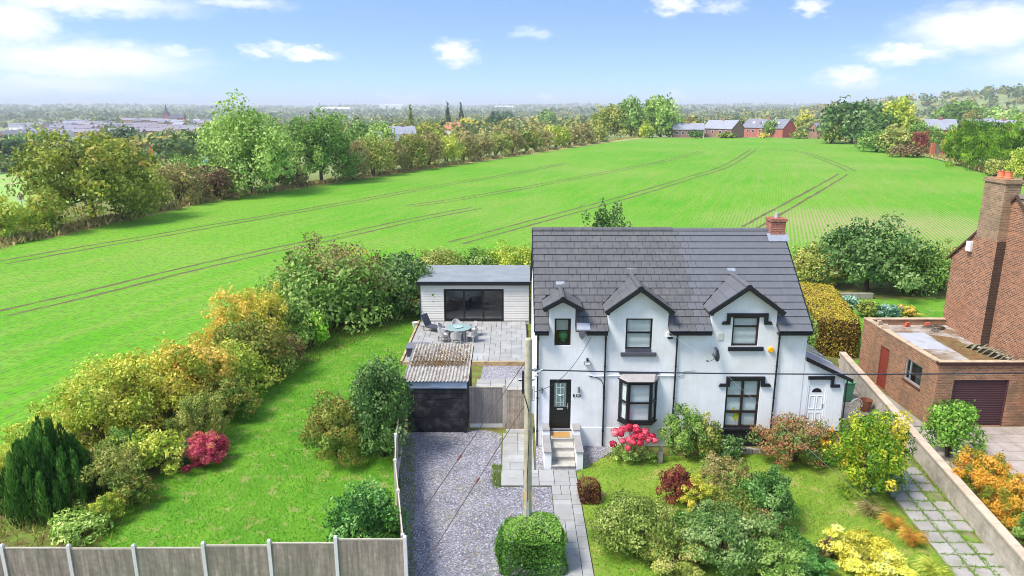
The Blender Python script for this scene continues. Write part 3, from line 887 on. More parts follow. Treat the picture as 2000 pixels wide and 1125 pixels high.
def dormer(xc, hw, ww, az_, ez, m_tile, nt):
    d = MB(); yf = 27.40
    def ym(z): return 27.42 + (z - 5.18) / SL
    dm = None
    sl = math.hypot(hw, az_ - ez)
    for s in (-1, 1):
        for k in range(nt):
            u0, u1 = k / nt, (k + 1) / nt
            # course k counted from the eave; thin wedge pieces lapped
            def P(u, y, lift): return Vector((xc + s * hw * (1 - u), y, ez + (az_ - ez) * u + lift))
            z0, z1 = ez + (az_ - ez) * u0, ez + (az_ - ez) * u1
            y0b, y1b = ym(z0) + .12, ym(z1) + .12
            lo, hi = .06, .034
            for (ya0, yb0, ya1, yb1) in ((yf, yf + (y0b - yf) * .5, yf, yf + (y1b - yf) * .5), (yf + (y0b - yf) * .5 + .006, y0b, yf + (y1b - yf) * .5 + .006, y1b)):
                q = [P(u0 - .02, ya0, lo), P(u0 - .02, yb0, lo), P(u1 + .02, yb1, hi), P(u1 + .02, ya1, hi)]
                MB().prism(q, (0, 0, -.028)).build('roof_tile', m_tile, roof)
        # bargeboard and dry verge
        a = Vector((xc + s * (hw + .02), yf - .05, ez - .03)); b = Vector((xc, yf - .05, az_ + .0))
        n = Vector((-(b.z - a.z), 0, (b.x - a.x))).normalized() * (1 if s < 0 else -1)
        if n.z < 0: n = -n
        MB().prism([a + n * .075, b + n * .075, b - n * .1, a - n * .1], (0, .09, 0)).build('bargeboard', black, roof, bevel=.01)
        # side fascia at the dormer eave and its lead valley
        v0 = Vector((xc + s * (hw + .03), ym(ez) - .05, ez + .02)); v1 = Vector((xc, ym(az_) + .06, az_ + .06))
        MB().tube([v0 + Vector((0, .02, .03)), v1 + Vector((0, .02, .02))], .022, 6).build('valley_strip', black, roof)
        MB().box(xc + s * (hw - .1) - .06, xc + s * (hw - .1) + .06, yf - .02, HY0 + .3, ez - .1, ez - .02).build('eave_box', black, roof)
    # ridge
    yr = ym(az_) + .1; y = yf - .03
    while y < yr - .1:
        L = min(.42, yr - y)
        pts = [(xc + .12 * math.cos(t), y, az_ + .0 + .12 * math.sin(t)) for t in np.linspace(-.5, math.pi + .5, 9)]
        MB().prism(pts, (0, L - .01, 0)).build('ridge_tile', m_tile, roof); y += .42
    q = [(xc - .16, yr - .05, az_ + .1), (xc + .16, yr - .05, az_ + .1), (xc + .2, yr + .22, az_ + .1 + .24 * SL), (xc - .2, yr + .22, az_ + .1 + .24 * SL)]
    MB().prism(q, (0, 0, .012)).build('lead_patch', lead, roof)
    MB().cyl((xc, yf - .07, az_ - .01), (xc, yf + .06, az_ - .01), .125, n=12).build('ridge_cap', black, roof)
dormer(*DORM[0], tileA, 2); dormer(*DORM[1], tileA, 4); dormer(*DORM[2], tileB, 4)
# chimney
red_brick = brickmat('chimney_brick', rgb(176, 102, 78), rgb(150, 84, 66), rgb(176, 166, 154))
cx0, cx1 = at_y(1501, 440, RY).x, at_y(1529, 440, RY).x
ch = MB().box(cx0, cx1, RY - .34, RY + .34, RIDGE - .7, RIDGE + .42).build('chimney', red_brick, roof, bevel=.01)
MB().box(cx0 - .05, cx1 + .05, RY - .39, RY + .39, RIDGE + .421, RIDGE + .55).build('chimney_crown', red_brick, roof, bevel=.01)
MB().cyl(((cx0 + cx1) / 2, RY, RIDGE + .55), ((cx0 + cx1) / 2, RY, RIDGE + .78), .085, .075, 12).build('flue_vent', mat('galvanised', rgb(200, 202, 204), .4, .1, 5, metal=.5), roof)
q = [roofp(LEN - .75, cx0 - .15, .08), roofp(LEN - .75, cx1 + .12, .08), roofp(LEN - .28, cx1 + .12, .085), roofp(LEN - .28, cx0 - .15, .085)]
MB().prism(q, (0, -.004, .006)).build('lead_patch', lead, roof)

# windows -------------------------------------------------------------------
def bars(m, X0, X1, Z0, Z1, Y0, Y1, fw, vs=(), hs=(), vw=None):
    vw = vw or fw
    m.box(X0, X0 + fw, Y0, Y1, Z0, Z1); m.box(X1 - fw, X1, Y0, Y1, Z0, Z1)
    m.box(X0 + fw, X1 - fw, Y0, Y1, Z1 - fw, Z1); m.box(X0 + fw, X1 - fw, Y0, Y1, Z0, Z0 + fw)
    for v in vs: m.box(v - vw / 2, v + vw / 2, Y0 + .004, Y1 - .004, Z0 + fw, Z1 - fw)
    edges = [X0 + fw] + [e for v in vs for e in (v - vw / 2, v + vw / 2)] + [X1 - fw]
    for hz in hs:
        for i in range(0, len(edges), 2): m.box(edges[i], edges[i + 1], Y0 + .004, Y1 - .004, hz - vw / 2, hz + vw / 2)
    return m
def blind(X0, X1, Z0, Z1, Y, parent, pitch=.05):
    m = MB(); z = Z0
    while z < Z1:
        m.add([(X0, Y, z), (X1, Y, z), (X1, Y + .016, z + .041), (X0, Y + .016, z + .041)], [(0, 1, 2, 3)]); z += pitch
    o = m.build('blind', blindm, parent); return o
def curtain(X0, X1, Z0, Z1, Y, parent, m_=None):
    n = max(6, int((X1 - X0) / .03)); vs, fs = [], []
    for i in range(n + 1):
        x = X0 + (X1 - X0) * i / n
        for z in (Z0, Z1): vs.append((x, Y + .03 * math.sin(i * 1.3), z))
    for i in range(n): fs.append((2 * i, 2 * i + 2, 2 * i + 3, 2 * i + 1))
    m = MB(); m.v, m.f = vs, fs
    return m.build('curtain', m_ or mat('curtain_cloth', rgb(214, 212, 208), .9, .08, 6), parent, smooth=True)
def window(box, m_frame, fw, vs=(), hs=(), Y=HY0 + .05, parent=house, vw=None, label=None):
    X0, X1, Z0, Z1 = box
    w = bars(MB(), X0, X1, Z0, Z1, Y, Y + .07, fw, vs, hs, vw).build('window', m_frame, parent, bevel=.006)
    if label: w['label'] = label
    xs = [X0 + fw] + list(vs) + [X1 - fw]; zs = [Z0 + fw] + list(hs) + [Z1 - fw]
    for i in range(len(xs) - 1):
        for j in range(len(zs) - 1):
            MB().poly([(xs[i] + .002, Y + .04, zs[j] + .002), (xs[i + 1] - .002, Y + .04, zs[j] + .002), (xs[i + 1] - .002, Y + .04, zs[j + 1] - .002), (xs[i] + .002, Y + .04, zs[j + 1] - .002)]).build('pane', glass, w)
    return w
w1 = window(W_small, upvc, .075, label='small black casement window under the little dormer')
MB().box(W_small[0] + .09, W_small[1] - .09, HY0 + .4, HY0 + .42, W_small[2] + .55, W_small[3] - .1).build('roller_blind', blindm, w1)
MB().lathe([(.1, 0), (.12, .1), (.2, .2), (.22, .32), (.1, .42)], 10, ((W_small[0] + W_small[1]) / 2 + .05, HY0 + .35, W_small[2] + .08)).build('sill_plant', mat('window_plant', rgb(60, 130, 84), .7, .3, 12), w1)
w2 = window(W_mid, upvc, .07, hs=((W_mid[2] + W_mid[3]) / 2 + .05,), label='black sash window with white blind and net curtains')
blind(W_mid[0] + .06, W_mid[1] - .06, W_mid[2] + .08, W_mid[3] - .06, HY0 + .125, w2)
curtain(W_mid[0] + .05, W_mid[0] + .28, W_mid[2] + .6, W_mid[3] - .05, HY0 + .165, w2); curtain(W_mid[1] - .26, W_mid[1] - .05, W_mid[2] + .6, W_mid[3] - .05, HY0 + .165, w2)
a = rect(1212, 1281, 688, 694)
MB().box(a[0], a[1], HY0 - .11, HY0 + .06, a[2] - .02, a[3]).build('sill', mat('grey_sill', rgb(84, 82, 92), .7, .1, 5), w2, bevel=.01)
MB().box(W_mid[0] + .01, W_mid[1] - .01, HY0 - .02, HY0 + .049, a[3] + .002, W_mid[2] + .03).build('sub_sill', MATS['grey_sill'], w2)
w3 = window(W_up, brownw, .075, hs=(W_up[3] - .42,), label='brown framed bedroom window under black hood mould')
blind(W_up[0] + .06, W_up[1] - .06, W_up[2] + .08, W_up[3] - .06, HY0 + .125, w3)
a = rect(1421.5, 1490, 677, 684.5)
MB().box(a[0], a[1], HY0 - .1, HY0 + .06, a[2], a[3]).build('sill', blackm, w3, bevel=.012)
w4 = window(W_big, brownw, .08, vs=((W_big[0] + W_big[1]) / 2,), hs=(W_big[2] + .72, W_big[2] + 1.42), vw=.1, label='tall brown framed living room window of six panes')
blind(W_big[0] + .08, W_big[1] - .08, W_big[2] + .1, W_big[3] - .06, HY0 + .14, w4)
curtain(W_big[1] - .34, W_big[1] - .08, W_big[2] + .1, W_big[3] - .06, HY0 + .19, w4)
MB().box(W_big[0] - .1, W_big[1] + .1, HY0 - .1, HY0 + .05, W_big[2] - .09, W_big[2] + .01).build('sill', blackm, w4, bevel=.012)
yf_ = mat('yellow_flowers', rgb(226, 220, 70), .7, .2, 14)
fl = MB()
for k in range(14):
    rr = random.Random(k); fl.cyl((W_big[0] + .55, HY0 + .16, W_big[2] + .2), (W_big[0] + .55 + rr.uniform(-.25, .25), HY0 + .15, W_big[2] + .65 + rr.uniform(-.2, .25)), .02, .035, 5)
fl.build('flower_vase', yf_, w4)
def hood(x0, x1, y0, y1, fx0, fx1, thick=.12):
    """black label mould: top bar, two legs and outward feet, from pixels"""
    X0, X1, Z0, Z1 = rect(x0, x1, y0, y1); A = at_y(fx0, y1, HY0).x; B = at_y(fx1, y1, HY0).x
    t = .15
    pts = [(A, Z0), (X0 + t, Z0), (X0 + t, Z1 - t), (X1 - t, Z1 - t), (X1 - t, Z0), (B, Z0), (B - .06, Z0 + t * .8), (X1, Z0 + t * .8), (X1, Z1), (X0, Z1), (X0, Z0 + t * .8), (A + .06, Z0 + t * .8)]
    m = MB()
    for q in ([pts[0], pts[1], pts[10], pts[11]], [pts[1], pts[2], pts[9], pts[10]], [pts[2], pts[3], pts[8], pts[9]], [pts[3], pts[4], pts[7], pts[8]], [pts[4], pts[5], pts[6], pts[7]]):
        m.prism([(p[0], HY0 - .09, p[1]) for p in q], (0, .088, 0))
    return m.build('hood_mould', black, house)
hood(1419, 1499.5, 611.5, 633, 1409, 1508)
hood(1418, 1493, 735, 754, 1403, 1505)
# bay window
bY = HY0 - .45; bi = .3
bay = MB()
pl_ = [(bayx0, HY0), (bayx0 + bi, bY), (bayx1 - bi, bY), (bayx1, HY0)]
for k in range(3):
    (xa, ya), (xb, yb) = pl_[k], pl_[k + 1]
    A, B = Vector((xa, ya, 0)), Vector((xb, yb, 0)); U = (B - A); L = U.length; U.normalize(); N = Vector((U.y, -U.x, 0))
    def bx(u0, u1, z0, z1, dd=.07):
        m_pts = [A + U * u0 + Vector((0, 0, z0)), A + U * u1 + Vector((0, 0, z0)), A + U * u1 + Vector((0, 0, z1)), A + U * u0 + Vector((0, 0, z1))]
        bay.prism(m_pts, -N * dd)
    fw = .09 if k != 1 else .11
    bx(0, fw, bayz0, bayz1); bx(L - fw, L, bayz0, bayz1); bx(fw, L - fw, bayz1 - .1, bayz1); bx(fw, L - fw, bayz0, bayz0 + .1); bx(fw, L - fw, bayz0 + .86, bayz0 + .93)
bw = bay.build('bay_window', upvc, house); bw['label'] = 'black three sided bay window with white blinds'
for k in range(3):
    (xa, ya), (xb, yb) = pl_[k], pl_[k + 1]
    A, B = Vector((xa, ya, 0)), Vector((xb, yb, 0)); U = (B - A).normalized(); N = Vector((U.y, -U.x, 0))
    for (z0, z1) in ((bayz0 + .1, bayz0 + .86), (bayz0 + .93, bayz1 - .1)):
        q = [A + U * .08 - N * .035 + Vector((0, 0, z0)), B - U * .08 - N * .035 + Vector((0, 0, z0)), B - U * .08 - N * .035 + Vector((0, 0, z1)), A + U * .08 - N * .035 + Vector((0, 0, z1))]
        MB().poly(q).build('pane', glass, bw)
    m = MB(); z = bayz0 + .1
    while z < bayz1 - .1:
        q = [A + U * .09 - N * .11, B - U * .09 - N * .11]
        m.add([q[0] + Vector((0, 0, z)), q[1] + Vector((0, 0, z)), q[1] - N * .014 + Vector((0, 0, z + .041)), q[0] - N * .014 + Vector((0, 0, z + .041))], [(0, 1, 2, 3)]); z += .05
    m.build('blind', blindm, bw)
rf = [(bayx0 - .06, HY0 - .0, bayz1 + .01), (bayx0 + bi - .03, bY - .07, bayz1 + .01), (bayx1 - bi + .03, bY - .07, bayz1 + .01), (bayx1 + .06, HY0, bayz1 + .01)]
MB().prism(rf, (0, 0, .05)).build('bay_fascia', black, bw)
t0, t1 = (bayx0 + .1, HY0 - .02, bayz1 + .26), (bayx1 - .1, HY0 - .02, bayz1 + .26)
rz_ = [Vector(p) + Vector((0, 0, .052)) for p in rf]
MB().add([rz_[0], rz_[1], rz_[2], rz_[3], t0, t1], [(0, 1, 4), (1, 2, 5, 4), (2, 3, 5), (0, 4, 5, 3)]).build('bay_roof', mat('bay_roof_grey', rgb(160, 154, 152), .7, .08, 4), bw)
MB().box(bayx0 - .02, bayx1 + .02, HY0 - .07, HY0 - .002, bayz1 + .25, bayz1 + .32).build('bay_top_trim', MATS['grey_sill'], bw)
sl_ = [(p[0] + (p[0] - (bayx0 + bayx1) / 2) * .05, p[1] - .05, bayz0 - .07) for p in pl_]
MB().prism(sl_, (0, 0, .068)).build('sill', black, bw)
# front door
X0, X1, Z0, Z1 = D_front
door = bars(MB(), X0, X1, Z0, Z1, HY0 + .03, HY0 + .12, .07).build('front_door', upvc, house)
door['label'] = 'black front door with leaded glass panel'
blk_door = mat('black_door_leaf', rgb(24, 25, 27), .35, .06, 5, spec=.45)
gx0, gx1, gz0, gz1 = X0 + .2, X1 - .2, Z0 + .98, Z1 - .17
lf = MB()
lf.box(X0 + .072, gx0, HY0 + .06, HY0 + .11, Z0 + .08, Z1 - .072); lf.box(gx1, X1 - .072, HY0 + .06, HY0 + .11, Z0 + .08, Z1 - .072)
lf.box(gx0, gx1, HY0 + .06, HY0 + .11, gz1, Z1 - .072); lf.box(gx0, gx1, HY0 + .06, HY0 + .11, Z0 + .08, gz0)
lf.build('door_leaf', blk_door, door, bevel=.004)
for (a_, b_) in ((gx0 - .06, (gx0 + gx1) / 2 - .04), ((gx0 + gx1) / 2 + .04, gx1 + .06)):
    bars(MB(), a_, b_, Z0 + .2, Z0 + .72, HY0 + .048, HY0 + .06, .02).build('moulding', blk_door, door)
MB().box(gx0, gx1, HY0 + .08, HY0 + .09, gz0, gz1).build('pane', mat('leaded_glass', rgb(112, 134, 126), .18, .35, 9, spec=.6), door)
ld = MB()
gxm = (gx0 + gx1) / 2
for zz_ in (gz0 + .2, gz0 + .55, gz0 + .85): ld.box(gx0 + .08, gx1 - .08, HY0 + .072, HY0 + .079, zz_, zz_ + .018)
for xx in (gx0 + .08, gxm, gx1 - .1): ld.box(xx, xx + .016, HY0 + .072, HY0 + .079, gz0 + .03, gz1 - .03)
ld.lathe([(.06, 0), (.06, .012)], 10, (gxm, HY0 + .075, gz0 + .52))
ld.build('leading', mat('lead_came', rgb(214, 222, 220), .4, .05, 5), door)
MB().box(gxm - .13, gxm + .13, HY0 + .045, HY0 + .059, Z0 + .86, Z0 + .93).build('letterbox', mat('chrome', rgb(214, 214, 214), .25, .03, 5, metal=.8), door, bevel=.005)
MB().box(X1 - .15, X1 - .115, HY0 + .03, HY0 + .059, Z0 + .92, Z0 + 1.16).box(X1 - .2, X1 - .1, HY0 + .015, HY0 + .03, Z0 + 1.02, Z0 + 1.05).build('handle', MATS['chrome'], door)
MB().box(X0 - .03, X1 + .03, HY0 - .08, HY0 + .1, Z0 - .05, Z0 - .002).build('threshold', MATS['grey_sill'], door, bevel=.006)
# the front steps
steps = thing('front_steps', 'stone steps between low white walls climbing to the black front door', 'steps', (2.02, 26.6, 0))
sx0, sx1 = X0 + .0, X1 + .06
RISE = .185; zl = Z0 - .06
ys = [25.62, 26.06, 26.5, 26.94]
st_m = mat('step_stone', rgb(178, 174, 166), .85, .12, 3, .2, 40, objvar=.06, dirt=rgb(140, 134, 112), dscale=2, damt=.5)
for k in range(4):
    y1 = HY0 - .03
    top = zl * (k + 1) / 4
    MB().box(sx0 + .002, sx1 - .002, ys[k] + .03, y1 if k == 3 else ys[k + 1] + .06, 0 if k == 0 else zl * k / 4 + .001, top - .045).build('riser', st_m, steps)
    MB().box(sx0 + .002, sx1 - .002, ys[k], (y1 if k == 3 else ys[k + 1] + .029), top - .044, top).build('tread', st_m, steps, bevel=.008)
for (a_, b_) in ((sx0 - .31, sx0), (sx1, sx1 + .31)):
    MB().box(a_ + .02, b_ - (.002 if a_ < sx0 else .02) if a_ < sx0 else b_ - .02, 25.64, HY0 - .03, 0, .74).build('side_wall', render_w, steps, bevel=.01)
    MB().box(a_, b_, 25.6, 27.1, .742, .81).build('coping', stone_c, steps, bevel=.01)
    MB().box(a_, b_, 27.102, HY0 - .03, .742, .98).build('pier', render_w, steps, bevel=.01)
    MB().box(a_, b_, 27.08, HY0 - .03, .982, 1.05).build('coping', stone_c, steps, bevel=.01)
tag(MB().box(sx0 + .1, sx1 - .12, 27.02, 27.5, zl + .001, zl + .02).build('door_mat', mat('coir', rgb(176, 134, 78), .95, .2, 30, .5, 90), bevel=.005), 'brown coir mat on the top step at the black front door', 'door mat')

# lean-to porch on the right end
lean = thing('side_porch', 'white lean-to side porch with white panelled door and glazed sloping roof', 'porch', (13, 28.5, 0))
LX1 = 13.85; zl0, zl1 = 3.98, 3.13
E = rect(1574, 1613, 742, 838)
m = MB()
wall_sheet(m, (HX1 + .002, HY0 + .02, 0), (1, 0, 0), LX1 - HX1, 3.05, [(E[0] - HX1, E[1] - HX1, E[2], E[3] - .0)], .1)
m.poly([(HX1 + .002, HY0 + .02, 3.05), (LX1, HY0 + .02, 3.05), (LX1, HY0 + .02, 3.1), (HX1 + .002, HY0 + .02, 3.95)])
m.poly([(LX1, HY0 + .02, 0), (LX1, 33, 0), (LX1, 33, 3.1), (LX1, HY0 + .02, 3.1)])
m.poly([(HX1 + .002, 33, 0), (LX1, 33, 0), (LX1, 33, 3.1), (HX1 + .002, 33, 3.95)])
m.build('wall', render_w, lean)
lr = MB().prism([(HX1 + .01, HY0 - .12, zl0), (LX1 + .22, HY0 - .12, zl1 - .1), (LX1 + .22, 33.1, zl1 - .1), (HX1 + .01, 33.1, zl0)], (0, 0, .06)).build('roof', mat('lean_to_roof', rgb(150, 146, 150), .7, .1, 3), lean)
MB().prism([(HX1 + .01, HY0 - .16, zl0 + .08), (LX1 + .26, HY0 - .16, zl1 - .06), (LX1 + .26, HY0 - .16, zl1 - .22), (HX1 + .01, HY0 - .16, zl0 - .1)], (0, .07, 0)).build('bargeboard', black, lean)
alu = mat('white_glazing_bar', rgb(226, 230, 234), .4, .05, 5)
sk = MB(); lz = lambda x: zl0 + .064 + (x - HX1) / (LX1 + .22 - HX1) * (zl1 - .1 - zl0)
for y in (29.2, 30.2, 31.2, 32.2):
    sk.prism([(HX1 + .05, y, lz(HX1 + .05)), (LX1 + .1, y, lz(LX1 + .1)), (LX1 + .1, y, lz(LX1 + .1) + .04), (HX1 + .05, y, lz(HX1 + .05) + .04)], (0, .05, 0))
sk.build('glazing_bar', alu, lean)
for y in (29.25, 30.25, 31.25):
    MB().prism([(HX1 + .05, y + .005, lz(HX1 + .05) + .01), (LX1 + .1, y + .005, lz(LX1 + .1) + .01), (LX1 + .1, y + .94, lz(LX1 + .1) + .01), (HX1 + .05, y + .94, lz(HX1 + .05) + .01)], (0, 0, .01)).build('pane', mat('skylight_glass', rgb(140, 150, 158), .15, .1, 3, spec=.6), lean)
ed = bars(MB(), E[0], E[1], E[2], E[3], HY0 + .03, HY0 + .1, .07).build('door', whitep, lean)
MB().box(E[0] + .072, E[1] - .072, HY0 + .06, HY0 + .1, E[2] + .072, E[3] - .072).build('door_leaf', whitep, ed)
exm = (E[0] + E[1]) / 2
for (a_, b_, c_, d_) in ((E[0] + .15, exm - .03, E[2] + .2, E[2] + .75), (exm + .03, E[1] - .15, E[2] + .2, E[2] + .75), (E[0] + .15, exm - .03, E[2] + .9, E[2] + 1.5), (exm + .03, E[1] - .15, E[2] + .9, E[2] + 1.5)):
    bars(MB(), a_, b_, c_, d_, HY0 + .045, HY0 + .06, .025).build('moulding', whitep, ed)
fan = [(exm + .2 * math.cos(t), HY0 + .045, E[2] + 1.66 + .17 * math.sin(t)) for t in np.linspace(0, math.pi, 12)]
MB().prism(fan, (0, .014, 0)).build('fanlight', mat('dark_fanlight', rgb(40, 40, 46), .2, .1, 4), ed)
MB().box(E[1] - .13, E[1] - .1, HY0 + .03, HY0 + .059, E[2] + .95, E[2] + 1.15).build('handle', MATS['chrome'], ed)
# mould over that door
A = rect(1574, 1629, 734, 752); B2 = rect(1614, 1642, 735, 753)
hm = MB().box(E[0] - .02, E[1] + .22, HY0 - .06, HY0 + .018, E[3] + .03, E[3] + .17)
hm.box(E[1] + .1, E[1] + .22, HY0 - .06, HY0 + .018, E[3] - .32, E[3] + .029); hm.box(E[1] + .221, E[1] + .48, HY0 - .06, HY0 + .018, E[3] - .32, E[3] - .2)
hm.build('hood_mould', black, lean)
MB().box(13.35, 13.8, HY0 - .02, HY0 + .018, .35, .7).build('black_plinth', blackm, lean)
MB().cyl((LX1 + .05, HY0 - .06, .05), (LX1 + .05, HY0 - .06, 3.0), .03, n=8).build('downpipe', black, lean)

# fittings that hang on the house ------------------------------------------------
def on_wall(px, py, off=0): p = at_y(px, py, HY0 - off); return p
p = on_wall(1395, 692, .3)
dish = thing('satellite_dish', 'dark grey satellite dish on the white wall beside the orange alarm', 'satellite dish', (p.x, HY0, p.z))
dd = MB(); prof = [(r_, .1 * (r_ / .27) ** 2) for r_ in np.linspace(.01, .27, 7)]
dd.lathe(prof, 18)
Rm = Matrix.Translation((p.x, p.y, p.z)) @ Matrix.Rotation(math.radians(40), 4, 'Z') @ Matrix.Rotation(math.radians(70), 4, 'X') @ Matrix.Diagonal((.78, 1.15, 1, 1))
dd.v = [tuple(Rm @ Vector(v)) for v in dd.v]
dg = mat('dish_grey', rgb(92, 96, 104), .5, .08, 6)
dd.build('reflector', dg, dish, smooth=True)
MB().tube([(p.x, HY0 - .001, p.z - .1), (p.x, p.y + .05, p.z - .12), (p.x, p.y, p.z)], .02, 6).build('bracket', dg, dish)
MB().tube([(p.x, p.y, p.z - .22), (p.x - .2, p.y - .2, p.z - .22), (p.x - .32, p.y - .28, p.z - .2)], .014, 6).cyl((p.x - .3, p.y - .3, p.z - .2), (p.x - .38, p.y - .26, p.z - .17), .04, n=8).build('receiver_arm', dg, dish)
def plate(name, label, cat, px, py, w, hh, d, m_, n=None, bev=.01):
    p = on_wall(px, py)
    if n: mm = MB().cyl((p.x, HY0 - .001, p.z), (p.x, HY0 - d, p.z), w / 2, w / 2 * .8, n)
    else: mm = MB().box(p.x - w / 2, p.x + w / 2, HY0 - d, HY0 - .001, p.z - hh / 2, p.z + hh / 2)
    o = mm.build(name, m_, bevel=bev); return tag(o, label, cat)
plate('alarm_bell', 'round orange yellow alarm bell box on the white wall', 'alarm', 1505.5, 682.5, .26, .26, .09, mat('amber_plastic', rgb(250, 176, 30), .4, .06, 5), 18)
p = on_wall(1309, 652)
bell = thing('alarm_box', 'white alarm box with dark base below the middle dormer', 'alarm', (p.x, HY0, p.z))
MB().box(p.x - .16, p.x + .16, HY0 - .08, HY0 - .001, p.z - .12, p.z + .1).build('cover', whitep, bell, bevel=.02)
MB().box(p.x - .1, p.x + .1, HY0 - .085, HY0 - .003, p.z - .2, p.z - .122).build('strobe', upvc, bell, bevel=.01)
plate('wall_vent', 'small beige air vent cover beside the upper right window', 'vent', 1407, 657, .2, .3, .04, mat('beige_vent', rgb(206, 204, 192), .7, .05, 6))
p = on_wall(1147, 706)
fld = thing('floodlight', 'white security floodlight between front door and small window', 'floodlight', (p.x, HY0, p.z))
MB().cyl((p.x, HY0 - .001, p.z + .12), (p.x, HY0 - .1, p.z + .08), .05, n=10).build('sensor', upvc, fld)
MB().box(p.x - .14, p.x + .14, HY0 - .16, HY0 - .02, p.z - .1, p.z + .02).build('lamp_head', mat('lamp_grey', rgb(120, 124, 130), .4, .1, 5), fld, bevel=.02)
MB().box(p.x - .11, p.x + .11, HY0 - .165, HY0 - .161, p.z - .08, p.z).build('lens', whitep, fld)
for (px, py, lb) in ((1058, 761, 'grey wall lamp left of the black front door'), (1130, 760, 'grey wall lamp right of the black front door')):
    p = on_wall(px, py)
    wlm = thing('wall_lamp', lb, 'wall lamp', (p.x, HY0, p.z), group='lamps beside the front door')
    MB().box(p.x - .04, p.x + .04, HY0 - .03, HY0 - .001, p.z - .06, p.z + .06).build('back_plate', MATS['lamp_grey'], wlm)
    MB().cyl((p.x, HY0 - .08, p.z - .13), (p.x, HY0 - .08, p.z + .13), .045, n=12).build('lamp_tube', MATS['lamp_grey'], wlm)
plate('doorbell', 'small dark doorbell on the wall beside the front door', 'doorbell', 1120.7, 772.5, .06, .13, .03, upvc)
p = on_wall(1129.5, 772.5)
hn = thing('house_number_plate', 'small dark house number plate beside the doorbell', 'sign', (p.x, HY0, p.z))
MB().box(p.x - .09, p.x + .09, HY0 - .02, HY0 - .001, p.z - .05, p.z + .05).build('plate', upvc, hn)
MB().box(p.x - .04, p.x - .01, HY0 - .024, HY0 - .021, p.z - .03, p.z + .03).box(p.x + .01, p.x + .04, HY0 - .024, HY0 - .021, p.z - .03, p.z + .03).build('numerals', whitep, hn)
plate('wall_sensor', 'tiny white sensor box on the wall left of the middle dormer window', 'sensor', 1195, 666, .08, .08, .05, whitep)
def wcable(name, label, pts, r, m_):
    q = [at_y(px, py, HY0 - .03) for (px, py) in pts]
    return tag(MB().tube(q, r, 6).build(name, m_), label, 'cable')
wcable('cable', 'white conduit running along the wall above the bay window', [(1148,732), (1160,735), (1230,733), (1322,734)], .02, whitep)
wcable('cable', 'black cable curling into the second downpipe', [(1152,735), (1165,737), (1174,742), (1178,752), (1177,862)], .014, upvc)
wcable('cable', 'grey cable end stepping along the wall right of the middle downpipe', [(1324,736), (1333,733), (1336,726), (1358,724)], .012, mat('cable_grey', rgb(120, 124, 130), .5, .1, 5))
# ------------------------------------------------------------------ garden room
GX0, GX1, GY0, GY1 = -6.05, 1.15, 45.25, 50.6
groom = thing('garden_room', 'pale clad garden room with flat grey roof and black folding glass doors', 'garden room', (-2.4, 45.25, 0))
clad = mat('pale_cladding', rgb(226, 220, 212), .65, .03, 3, .05, 40, objvar=.03)
GZ = PAT_Z + .02; GT = 2.72
gd = (at_y(869, 600, GY0).x, at_y(982, 600, GY0).x, GZ, 2.32)
def cladding(x0, x1, z0, z1, Y):
    z = z0; n = max(1, round((z1 - z0) / .165)); st = (z1 - z0) / n
    for k in range(n):
        a, b = z0 + k * st, z0 + (k + 1) * st
        MB().prism([(x0, Y - .03, a + .004), (x0, Y - .012, b), (x0, Y + .02, b), (x0, Y + .02, a + .004)], (x1 - x0, 0, 0)).build('cladding_board', clad, groom)
cladding(GX0, gd[0] - .06, GZ, GT, GY0); cladding(gd[1] + .06, GX1, GZ, GT, GY0); cladding(gd[0] - .06, gd[1] + .06, gd[3] + .08, GT, GY0)
m = MB()
m.box(GX0, gd[0] - .06, GY0 + .021, GY0 + .12, 0, GT); m.box(gd[1] + .06, GX1, GY0 + .021, GY0 + .12, 0, GT); m.box(gd[0] - .06, gd[1] + .06, GY0 + .021, GY0 + .12, gd[3] + .08, GT)
m.box(GX0, GX0 + .1, GY0 + .121, GY1, 0, GT); m.box(GX1 - .1, GX1, GY0 + .121, GY1, 0, GT); m.box(GX0 + .1, GX1 - .1, GY1 - .1, GY1, 0, GT)
m.build('wall', clad, groom)
MB().box(GX0 + .1, GX1 - .1, GY0 + .121, GY1 - .101, .1, GZ + .03).build('floor', mat('oak_laminate', rgb(156, 146, 136), .5, .1, 2), groom)
for x in (GX0 - .012, GX1 - .03): MB().box(x, x + .05, GY0 - .05, GY0 + .05, GZ, GT).build('corner_trim', mat('dark_grey_trim', rgb(70, 72, 80), .5, .08, 4), groom)
felt = mat('grey_felt_roof', rgb(132, 138, 142), .85, .06, 1.2, .15, 60, dirt=rgb(150, 154, 156), dscale=.6, damt=.5)
MB().prism([(GX0 - .15, GY0 - .22, 2.88), (GX1 + .12, GY0 - .22, 2.88), (GX1 + .12, GY1 + .1, 2.76), (GX0 - .15, GY1 + .1, 2.76)], (0, 0, .05)).build('roof', felt, groom)
MB().box(GX0 - .16, GX1 + .13, GY0 - .26, GY0 - .222, 2.7, 2.95).build('fascia', black, groom)
MB().box(GX0 - .14, GX1 + .11, GY0 - .22, GY0 + .02, 2.722, 2.74).build('soffit', black, groom)
for x in (GX0 - .19, GX1 + .132): MB().prism([(x, GY0 - .26, 2.71), (x, GY1 + .1, 2.6), (x, GY1 + .1, 2.83), (x, GY0 - .26, 2.95)], (.028, 0, 0)).build('side_fascia', black, groom)
fdr = bars(MB(), gd[0] - .058, gd[1] + .058, GZ, gd[3] + .078, GY0 - .03, GY0 + .09, .07).build('folding_doors', upvc, groom)
nW = (gd[1] - gd[0] - .03) / 3
